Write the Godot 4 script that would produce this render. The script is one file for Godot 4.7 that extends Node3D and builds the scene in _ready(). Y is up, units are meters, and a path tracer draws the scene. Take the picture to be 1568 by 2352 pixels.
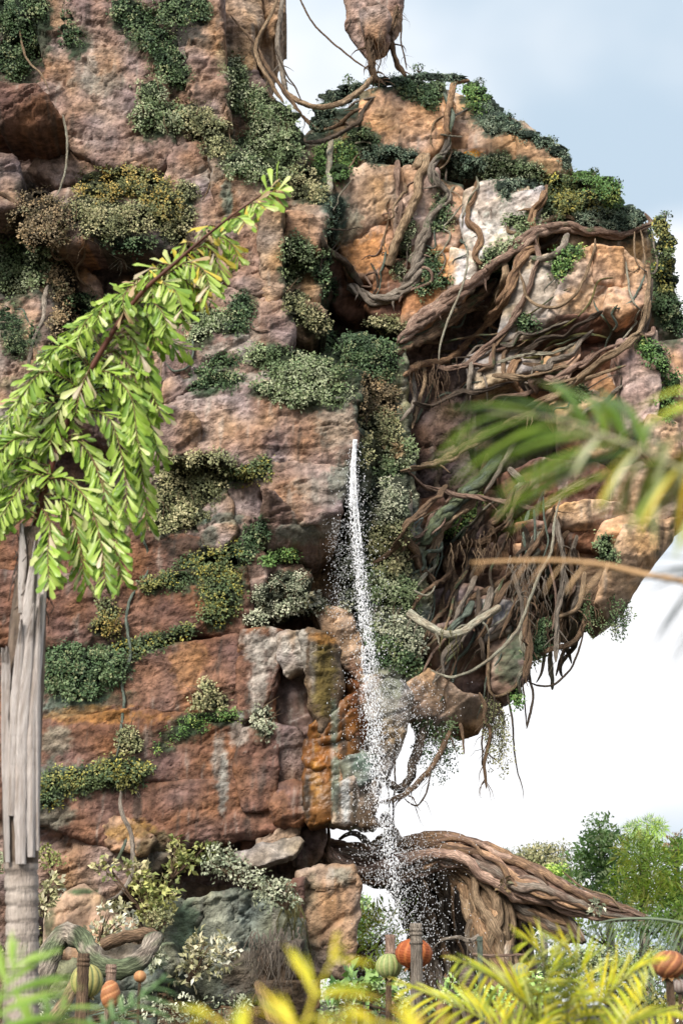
extends Node3D
# A rocky outcrop hung with roots and vines, a thin waterfall, a fishtail palm in front.
# Photograph coordinates: 1568 x 2352 (v units). pt(v, depth) gives the world point at that horizontal depth.
const PITCH := 16.3
const FOV := 34.0
const EYE := Vector3(0, 1.7, 0)
const U := 2.5997e-4            # tangent per v unit
const CELL := 0.06
const GX0 := -9.0
const GY0 := -1.0
const GW := 320
const GH := 470

var rng := RandomNumberGenerator.new()
var used := {}
var depth_map := PackedFloat32Array()
var n_low := FastNoiseLite.new()
var n_mid := FastNoiseLite.new()
var n_cell := FastNoiseLite.new()
var n_crack := FastNoiseLite.new()
var mat := {}
var stains := []
var cp := cos(deg_to_rad(PITCH))
var sp := sin(deg_to_rad(PITCH))

func pt(vx: float, vy: float, d: float) -> Vector3:
	var nx := (vx - 784.0) * U
	var ny := (1176.0 - vy) * U
	var k := d / (cp - ny * sp)
	return EYE + Vector3(nx * k, (ny * cp + sp) * k, -d)

func metres(v: float, d: float) -> float:      # length of v units at a depth
	return v * U * d * 1.04

func numbered(called: String) -> String:
	var n: int = used.get(called, -1) + 1
	used[called] = n
	return called if n == 0 else "%s_%03d" % [called, n]

func thing(called: String, label: String, category: String, at := Vector3.ZERO, group := "") -> Node3D:
	var o := Node3D.new()
	o.name = numbered(called)
	o.position = at
	add_child(o)
	o.set_meta("label", label)
	o.set_meta("category", category)
	if group:
		o.set_meta("group", group)
	return o

func part(called: String, mesh: Mesh, m: Material, parent: Node3D, world := true) -> MeshInstance3D:
	var o := MeshInstance3D.new()
	o.name = called
	o.mesh = mesh
	o.material_override = m
	parent.add_child(o, true)
	if world and parent != self:                # the mesh is in world coordinates
		var off := Vector3.ZERO
		var up: Node = parent
		while up != self:
			off += up.position
			up = up.get_parent()
		o.position = -off
	return o

func setting(called: String, mesh: Mesh, m: Material) -> MeshInstance3D:
	var o := part(called, mesh, m, self)
	o.set_meta("kind", "structure")
	return o

func arrays_mesh(v: PackedVector3Array, c: PackedColorArray, uv: PackedVector2Array, idx: PackedInt32Array) -> ArrayMesh:
	var a := []
	a.resize(Mesh.ARRAY_MAX)
	a[Mesh.ARRAY_VERTEX] = v
	if c.size() == v.size():
		a[Mesh.ARRAY_COLOR] = c
	if uv.size() == v.size():
		a[Mesh.ARRAY_TEX_UV] = uv
	a[Mesh.ARRAY_INDEX] = idx
	var st := SurfaceTool.new()
	st.create_from_arrays(a)
	st.generate_normals()
	return st.commit()

func hit(vx: float, vy: float, d0 := 27.0, d1 := 37.6) -> float:      # depth at which the ray through v meets the rock, or -1
	var d := d0
	while d < d1:
		var p := pt(vx, vy, d)
		var i := int((p.x - GX0) / CELL)
		var j := int((p.y - GY0) / CELL)
		if i >= 0 and j >= 0 and i < GW and j < GH and p.z <= depth_map[j * GW + i]:
			return d
		d += 0.07
	return -1.0

# ---------------------------------------------------------------- textures and materials
func noise_tex(freq: float, oct: int, lo: float, hi: float, sz := 512, kind := FastNoiseLite.TYPE_SIMPLEX_SMOOTH, sd := 1, o0 := 0.0, o1 := 1.0) -> NoiseTexture2D:
	var n := FastNoiseLite.new()
	n.noise_type = kind
	n.frequency = freq
	n.fractal_octaves = oct
	n.fractal_gain = 0.62
	n.seed = sd
	var t := NoiseTexture2D.new()
	t.width = sz
	t.height = sz
	t.seamless = true
	t.noise = n
	var g := Gradient.new()
	g.offsets = PackedFloat32Array([o0, o1])
	g.colors = PackedColorArray([Color(lo, lo, lo), Color(hi, hi, hi)])
	t.color_ramp = g
	return t

func rock_mat(rough: float, relief: float) -> StandardMaterial3D:
	var m := StandardMaterial3D.new()
	m.vertex_color_use_as_albedo = true
	m.roughness = rough
	m.metallic_specular = 0.35
	m.uv1_triplanar = true
	m.uv1_world_triplanar = true
	m.uv1_scale = Vector3(0.5, 0.5, 0.5)
	m.albedo_texture = mat.rock_tex
	m.heightmap_enabled = true
	m.heightmap_texture = mat.rock_bump
	m.heightmap_scale = relief
	return m

func plain(rough := 0.8, backlight := Color.BLACK) -> StandardMaterial3D:
	var m := StandardMaterial3D.new()
	m.vertex_color_use_as_albedo = true
	m.roughness = rough
	m.metallic_specular = 0.4
	m.cull_mode = BaseMaterial3D.CULL_DISABLED
	if backlight != Color.BLACK:
		m.backlight_enabled = true
		m.backlight = backlight
	return m

func make_materials() -> void:
	mat.rock_tex = noise_tex(0.006, 8, 0.52, 1.0, 1024, FastNoiseLite.TYPE_SIMPLEX_SMOOTH, 3, 0.15, 0.75)
	mat.rock_bump = noise_tex(0.012, 8, 0.0, 1.0, 1024, FastNoiseLite.TYPE_SIMPLEX_SMOOTH, 8, 0.1, 0.9)
	mat.rock = rock_mat(0.92, 5.0)
	mat.smooth_rock = rock_mat(0.9, 2.2)
	mat.wet = rock_mat(0.3, 1.5)
	var b := StandardMaterial3D.new()
	b.vertex_color_use_as_albedo = true
	b.roughness = 0.85
	b.metallic_specular = 0.35
	b.albedo_texture = noise_tex(0.02, 5, 0.60, 1.0, 512, FastNoiseLite.TYPE_SIMPLEX_SMOOTH, 21, 0.2, 0.75)
	b.uv1_scale = Vector3(2.0, 0.5, 1)
	b.heightmap_enabled = true
	b.heightmap_texture = noise_tex(0.025, 5, 0.0, 1.0, 512, FastNoiseLite.TYPE_SIMPLEX_SMOOTH, 22)
	b.heightmap_scale = 2.5
	mat.bark = b
	var sh: StandardMaterial3D = b.duplicate()
	sh.albedo_texture = noise_tex(0.02, 5, 0.84, 1.0, 512, FastNoiseLite.TYPE_SIMPLEX_SMOOTH, 23)
	sh.uv1_scale = Vector3(2.5, 0.8, 1)
	sh.heightmap_scale = 1.0
	mat.sheath = sh
	mat.leaf = plain(0.55, Color(0.35, 0.38, 0.2))
	mat.blade = plain(0.38, Color(0.5, 0.55, 0.2))
	mat.mat = plain(0.95)
	mat.mat.uv1_triplanar = true
	mat.mat.uv1_world_triplanar = true
	mat.mat.uv1_scale = Vector3(1.1, 1.1, 1.1)
	mat.mat.albedo_texture = noise_tex(0.05, 5, 0.2, 1.0, 512, FastNoiseLite.TYPE_SIMPLEX_SMOOTH, 31)
	mat.mat.heightmap_enabled = true
	mat.mat.heightmap_texture = mat.mat.albedo_texture
	mat.mat.heightmap_scale = 6.0
	mat.smooth = plain(0.6)
	var w := StandardMaterial3D.new()
	w.albedo_color = Color(0.90, 0.91, 0.93)
	w.roughness = 0.12
	w.metallic_specular = 0.6
	mat.water = w
	n_low.noise_type = FastNoiseLite.TYPE_SIMPLEX_SMOOTH
	n_low.frequency = 1.0
	n_low.fractal_octaves = 2
	n_low.seed = 5
	n_mid.noise_type = FastNoiseLite.TYPE_SIMPLEX_SMOOTH
	n_mid.frequency = 1.0
	n_mid.fractal_octaves = 4
	n_mid.fractal_gain = 0.55
	n_mid.seed = 9
	n_cell.noise_type = FastNoiseLite.TYPE_CELLULAR
	n_cell.frequency = 1.0
	n_cell.fractal_type = FastNoiseLite.FRACTAL_NONE
	n_cell.cellular_return_type = FastNoiseLite.RETURN_CELL_VALUE
	n_cell.seed = 4
	n_crack.noise_type = FastNoiseLite.TYPE_CELLULAR
	n_crack.frequency = 1.0
	n_crack.fractal_type = FastNoiseLite.FRACTAL_NONE
	n_crack.cellular_return_type = FastNoiseLite.RETURN_DISTANCE2_SUB
	n_crack.seed = 14

# ---------------------------------------------------------------- sky
func make_sky() -> Image:
	var w := 2048
	var h := 1024
	var im := Image.create(w, h, false, Image.FORMAT_RGBF)
	var n := FastNoiseLite.new()
	n.noise_type = FastNoiseLite.TYPE_SIMPLEX_SMOOTH
	n.frequency = 1.0
	n.fractal_octaves = 6
	n.fractal_gain = 0.52
	n.seed = 77
	im.fill(Color(0.42, 0.44, 0.40))
	for j in h / 2 + 4:
		var el := PI * (0.5 - (j + 0.5) / h)
		var ce := cos(el)
		var se := sin(el)
		for i in w:
			var az := wrapf(TAU * (i + 0.5) / w, -PI, PI)      # -z lies at the picture edge
			var d := Vector3(sin(az) * ce, se, -cos(az) * ce)
			# clouds lie on a layer above: stretch towards the horizon
			var q := d / (maxf(se, 0.0) + 0.32)
			var f := n.get_noise_3d(q.x * 1.1, q.z * 1.1, 3.0) * 0.9 + 0.30
			# the gaps of blue seen beside the rock
			f -= 0.42 * smoothstep(0.38, 0.50, el)             # thinner veil higher up
			f -= 0.30 * exp(-(pow((az - 0.165) / 0.075, 2.0) + pow((el - 0.465) / 0.045, 2.0)))
			f -= 0.75 * exp(-(pow((az - 0.185) / 0.05, 2.0) + pow((el - 0.268) / 0.030, 2.0)))
			f += 0.55 * exp(-(pow((az - 0.215) / 0.030, 2.0) + pow((el - 0.415) / 0.035, 2.0)))
			var c := smoothstep(-0.30, 0.34, f)
			var shade := 0.90 + 0.16 * n.get_noise_3d(q.x * 2.3 + 9.0, q.z * 2.3, 8.0)
			var blue := Color(0.30, 0.375, 0.45).lerp(Color(0.39, 0.45, 0.50), exp(-se * 5.0))
			var white := Color(0.66, 0.665, 0.68) * shade
			im.set_pixel(i, j, blue.lerp(white, c))
	return im

func make_air() -> void:
	var cam := Camera3D.new()
	cam.name = "camera"
	cam.position = EYE
	cam.rotation_degrees = Vector3(PITCH, 0, 0)
	cam.fov = FOV
	cam.near = 0.1
	cam.far = 2000.0
	var at := CameraAttributesPhysical.new()
	at.frustum_focal_length = 50.0
	at.frustum_focus_distance = 27.0
	at.exposure_aperture = 2.5
	cam.attributes = at
	add_child(cam)
	cam.fov = FOV
	cam.current = true
	var env := Environment.new()
	env.background_mode = Environment.BG_SKY
	var sky := Sky.new()
	var pm := PanoramaSkyMaterial.new()
	pm.panorama = ImageTexture.create_from_image(make_sky())
	sky.sky_material = pm
	env.sky = sky
	env.tonemap_mode = Environment.TONE_MAPPER_LINEAR
	env.tonemap_exposure = 1.9
	env.sdfgi_enabled = true
	env.ssao_enabled = true
	env.ssil_enabled = true
	var we := WorldEnvironment.new()
	we.name = "environment"
	we.environment = env
	add_child(we)
	var sun := DirectionalLight3D.new()
	sun.name = "sun"
	sun.light_energy = 1.0
	sun.light_color = Color(1.0, 0.965, 0.91)
	sun.light_angular_distance = 22.0
	sun.shadow_enabled = true
	add_child(sun)
	sun.look_at_from_position(Vector3(-8, 12.5, 15), Vector3.ZERO)
# ---------------------------------------------------------------- rock
const PAL := {
	"pink": [Color(0.52, 0.375, 0.30), Color(0.36, 0.225, 0.175)],
	"rust": [Color(0.32, 0.175, 0.12), Color(0.205, 0.105, 0.075)],
	"orange": [Color(0.60, 0.37, 0.23), Color(0.48, 0.28, 0.175)],
	"tan": [Color(0.57, 0.405, 0.28), Color(0.44, 0.28, 0.18)],
	"grey": [Color(0.49, 0.43, 0.375), Color(0.35, 0.29, 0.245)],
	"mauve": [Color(0.36, 0.26, 0.22), Color(0.25, 0.16, 0.135)],
	"white": [Color(0.66, 0.59, 0.53), Color(0.50, 0.40, 0.345)],
	"moss": [Color(0.28, 0.30, 0.24), Color(0.16, 0.185, 0.14)],
	"umber": [Color(0.25, 0.175, 0.115), Color(0.16, 0.105, 0.065)],
	"amber": [Color(0.36, 0.16, 0.05), Color(0.20, 0.08, 0.028)],
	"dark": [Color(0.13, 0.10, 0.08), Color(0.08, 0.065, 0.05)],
}
const GREEN := Color(0.055, 0.085, 0.05)

func block(parent: Node3D, pv: Array, depth: float, pal: String, o := {}) -> MeshInstance3D:
	var tx: float = o.get("tx", 0.0)
	var ty: float = o.get("ty", 0.0)
	var w: float = o.get("w", 0.13)
	var th: float = o.get("th", 1.2)
	var step: float = o.get("h", 0.034)
	var st: float = o.get("st", 0.05)           # depth of the bedding ledges
	var sa: float = deg_to_rad(o.get("sa", 6.0))
	var fa: float = o.get("fa", 0.22)           # depth of the facets
	var ro: float = o.get("ro", 1.0)
	var grow: float = o.get("grow", 0.06)
	var n := pv.size() / 2
	var cx := 0.0
	var cy := 0.0
	for i in n:
		cx += pv[2 * i]
		cy += pv[2 * i + 1]
	cx /= n
	cy /= n
	var ww := PackedVector3Array()
	var c := Vector3.ZERO
	for i in n:
		var dd: float = depth + tx * (pv[2 * i] - cx) / 100.0 + ty * (pv[2 * i + 1] - cy) / 100.0
		ww.append(pt(pv[2 * i], pv[2 * i + 1], dd))
		c += ww[i]
	c /= n
	var sxx := 0.0
	var sxy := 0.0
	var syy := 0.0
	var sxz := 0.0
	var syz := 0.0
	var poly := PackedVector2Array()
	var lo := Vector2(1e9, 1e9)
	var hi := -lo
	for p in ww:
		var q := p - c
		sxx += q.x * q.x
		sxy += q.x * q.y
		syy += q.y * q.y
		sxz += q.x * q.z
		syz += q.y * q.z
		poly.append(Vector2(p.x, p.y))
		lo = lo.min(Vector2(p.x, p.y))
		hi = hi.max(Vector2(p.x, p.y))
	var det := sxx * syy - sxy * sxy
	var bx := (sxz * syy - syz * sxy) / det
	var by := (syz * sxx - sxz * sxy) / det
	lo -= Vector2(0.25, 0.25)
	hi += Vector2(0.25, 0.25)
	var nx := int((hi.x - lo.x) / step) + 2
	var ny := int((hi.y - lo.y) / step) + 2
	var size := minf(hi.x - lo.x, hi.y - lo.y)
	# facets: the lowest of a few tilted planes
	var r := RandomNumberGenerator.new()
	r.seed = int(cx * 31.0 + cy * 7.0 + depth * 100.0) + int(o.get("seed", 0))
	var fp := []
	var nf := int(clampf(size * 2.6, 3, 9))
	for k in nf:
		var q := Vector2(r.randf_range(lo.x, hi.x), r.randf_range(lo.y, hi.y))
		var sl := Vector2(r.randfn(0, 1), r.randfn(0, 1)) * fa * 0.9
		fp.append([q, sl, r.randf_range(0.0, fa * 0.5)])
	# stains near this block
	var mine := []
	for s in stains:
		var p := pt(s[0], s[1], depth)
		var rx: float = metres(s[2], depth)
		var ry: float = metres(s[3], depth)
		if p.x + rx * 1.5 > lo.x and p.x - rx * 1.5 < hi.x and p.y + ry * 1.5 > lo.y and p.y - ry * 1.5 < hi.y:
			mine.append([p.x, p.y, rx, ry, s[4], s[5]])
	var lum: float = o.get("lum", 1.0)
	var A: Color = PAL[pal][0] * lum
	var B: Color = PAL[pal][1] * lum
	var off := r.randf_range(0, 40)
	var ca := cos(sa)
	var sb := sin(sa)
	var dist := PackedFloat32Array()
	dist.resize(nx * ny)
	var np := poly.size()
	for j in ny:
		for i in nx:
			var q := Vector2(lo.x + i * step, lo.y + j * step)
			q.x += 0.10 * n_mid.get_noise_2d(q.x * 1.6 + off, q.y * 1.6) * ro
			q.y += 0.10 * n_mid.get_noise_2d(q.x * 1.6, q.y * 1.6 + 50.0 + off) * ro
			var best := 1e9
			var a := poly[np - 1]
			for k in np:
				var b := poly[k]
				var e := b - a
				var t := clampf((q - a).dot(e) / e.length_squared(), 0.0, 1.0)
				best = minf(best, q.distance_squared_to(a + e * t))
				a = b
			best = sqrt(best)
			dist[j * nx + i] = (best if Geometry2D.is_point_in_polygon(q, poly) else -best) + grow
	var id := PackedInt32Array()
	id.resize(nx * ny)
	id.fill(-1)
	var vs := PackedVector3Array()
	var cs := PackedColorArray()
	var edge := PackedInt32Array()
	for j in range(1, ny - 1):
		for i in range(1, nx - 1):
			var d := dist[j * nx + i]
			var q := Vector2(lo.x + i * step, lo.y + j * step)
			if d <= 0.0:
				var bi := -1
				var bd := 0.0
				for k in [-1, 1, -nx, nx, -nx - 1, -nx + 1, nx - 1, nx + 1]:
					if dist[j * nx + i + k] > bd:
						bd = dist[j * nx + i + k]
						bi = j * nx + i + k
				if bi < 0:
					continue
				var q2 := Vector2(lo.x + (bi % nx) * step, lo.y + (bi / nx) * step)
				q = q.lerp(q2, -d / (bd - d))
				d = 0.0
			# height
			var z := c.z + bx * (q.x - c.x) + by * (q.y - c.y)
			var f := fa * 0.6
			for k in fp:
				f = minf(f, k[2] + k[1].dot(q - k[0]))
			f = maxf(f, -fa * 1.6)
			var u := (q.x * ca + q.y * sb)
			var v := (-q.x * sb + q.y * ca)
			var lowv := n_low.get_noise_3d(q.x * 0.55, q.y * 0.55, off)
			var midv := n_mid.get_noise_3d(q.x * 1.7, q.y * 1.7, off)
			var bed := n_low.get_noise_3d(u * 0.30 + midv * 0.1, v * 1.5 + lowv * 0.5, off + 7.0)
			var tt := (bed * 0.5 + 0.5) * 6.0
			var fr := tt - floorf(tt)
			var ter := (floorf(tt) + smoothstep(0.55, 1.0, fr)) / 6.0 - 0.5
			var fine := n_mid.get_noise_3d(u * 1.6, v * 7.5, off + 3.0)
			var chip := n_cell.get_noise_3d(u * 1.0 + midv * 0.12, v * 1.9 + midv * 0.1, off)
			var crack := n_crack.get_noise_3d(u * 0.42 + midv * 0.16, v * 0.7 + midv * 0.22, off) + 1.0
			var hatch := n_low.get_noise_3d(q.x * 0.9, q.y * 0.9, off + 33.0)
			var slab := n_cell.get_noise_3d(u * 0.42 + midv * 0.10 + 17.0, v * 0.75 + midv * 0.10, off + 3.0)
			z += f + lowv * 0.10 * ro + midv * 0.040 * ro + ter * st * 3.6 + fine * (0.008 + st * 0.30) + chip * 0.038 * ro + slab * 0.075 * ro
			z -= 0.075 * ro * (1.0 - smoothstep(0.0, 0.055, crack))
			var seam := absf(n_low.get_noise_3d(u * 0.22 + midv * 0.05, v * 0.95 + lowv * 0.15, off + 27.0))
			z -= 0.10 * ro * (1.0 - smoothstep(0.0, 0.022, seam)) * smoothstep(-0.25, 0.1, hatch)
			z += n_mid.get_noise_3d(q.x * 9.0, q.y * 9.0, off) * 0.012
			if d < w:
				var e := 1.0 - d / w
				z -= w * 0.95 * (1.0 - sqrt(maxf(0.0, 1.0 - e * e)))
			# colour: mottled pigment, bedding bands, stains
			var mix := clampf(0.5 + lowv * 0.75 + midv * 0.45 + bed * 0.35, 0.0, 1.0)
			var col := A.lerp(B, mix)
			var hue := n_low.get_noise_3d(q.x * 0.8 + 30.0, q.y * 0.8, off + 20.0)
			col.r *= 1.0 + hue * 0.20
			col.b *= 1.0 - hue * 0.42
			var band := n_mid.get_noise_3d(u * 0.35, v * 4.6, off + 11.0)
			col *= 1.0 + band * 0.30
			var speck := n_mid.get_noise_3d(q.x * 6.0, q.y * 6.0, off + 14.0)
			col *= 1.0 + speck * 0.24
			# algae and mineral streaks, ragged patches
			var drip := n_mid.get_noise_3d(q.x * 3.4, q.y * 0.55, off + 40.0)
			if drip > 0.26:
				col = col.lerp(Color(0.50, 0.45, 0.40), smoothstep(0.26, 0.55, drip) * 0.45)
			elif drip < -0.24:
				col = col.lerp(Color(0.085, 0.08, 0.072), smoothstep(0.24, 0.5, -drip) * 0.55)
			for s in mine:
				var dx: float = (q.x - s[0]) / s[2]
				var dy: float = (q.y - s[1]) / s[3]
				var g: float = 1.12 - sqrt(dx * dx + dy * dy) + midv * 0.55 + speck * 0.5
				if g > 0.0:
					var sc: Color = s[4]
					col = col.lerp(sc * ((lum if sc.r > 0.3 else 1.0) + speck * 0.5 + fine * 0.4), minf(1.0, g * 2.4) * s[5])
			col.a = 1.0
			id[j * nx + i] = vs.size()
			vs.append(Vector3(q.x, q.y, z))
			cs.append(Color(clampf(col.r, 0.01, 0.85), clampf(col.g, 0.01, 0.85), clampf(col.b, 0.01, 0.85)))
			var gi := int((q.x - GX0) / CELL)
			var gj := int((q.y - GY0) / CELL)
			if gi >= 0 and gj >= 0 and gi < GW and gj < GH:
				var at := gj * GW + gi
				depth_map[at] = maxf(depth_map[at], z)
	var idx := PackedInt32Array()
	var cell := func(i: int, j: int) -> bool:
		if i < 0 or j < 0 or i >= nx - 1 or j >= ny - 1:
			return false
		var a := j * nx + i
		if id[a] < 0 or id[a + 1] < 0 or id[a + nx] < 0 or id[a + nx + 1] < 0:
			return false
		return dist[a] > 0 or dist[a + 1] > 0 or dist[a + nx] > 0 or dist[a + nx + 1] > 0
	var on := PackedByteArray()
	on.resize(nx * ny)
	for j in ny - 1:
		for i in nx - 1:
			on[j * nx + i] = 1 if cell.call(i, j) else 0
	for j in range(1, ny - 1):
		for i in range(1, nx - 1):
			var k := j * nx + i
			if on[k] == 0:
				continue
			var a := id[k]
			var b := id[k + 1]
			var cc := id[k + nx + 1]
			var d := id[k + nx]
			idx.append_array([a, d, cc, a, cc, b])
			if on[k - nx] == 0:
				edge.append_array([b, a])
			if on[k + nx] == 0:
				edge.append_array([d, cc])
			if on[k - 1] == 0:
				edge.append_array([a, d])
			if on[k + 1] == 0:
				edge.append_array([cc, b])
	# sides, two rings going back
	var back := {}
	var mid2 := Vector2(c.x, c.y)
	for e in edge:
		if not back.has(e):
			var p := vs[e]
			var q := Vector2(p.x, p.y)
			var nn := n_mid.get_noise_3d(p.x * 1.5, p.y * 1.5, off + 5.0)
			var q1 := q + (mid2 - q).normalized() * (0.04 + nn * 0.08) + (mid2 - q) * maxf(0.0, float(o.get("taper", 0.12)) - 0.12) * 0.35
			var q2 := q + (mid2 - q) * float(o.get("taper", 0.12))
			back[e] = [vs.size(), vs.size() + 1]
			vs.append(Vector3(q1.x, q1.y, p.z - th * 0.4))
			vs.append(Vector3(q2.x, q2.y, p.z - th))
			cs.append(cs[e])
			cs.append(cs[e])
	for k in range(0, edge.size(), 2):
		var a := edge[k]
		var b := edge[k + 1]
		var p: Array = back[a]
		var q: Array = back[b]
		idx.append_array([a, p[0], q[0], a, q[0], b])
		idx.append_array([p[0], p[1], q[1], p[0], q[1], q[0]])
	var m: Material = mat.wet if o.get("wet", false) else (mat.smooth_rock if o.get("smooth", false) else mat.rock)
	var called: String = o.get("called", "rock_block")
	var mi := part(called, arrays_mesh(vs, cs, PackedVector2Array(), idx), m, parent)
	if o.has("label"):
		mi.set_meta("label", o.label)
	return mi
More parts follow.
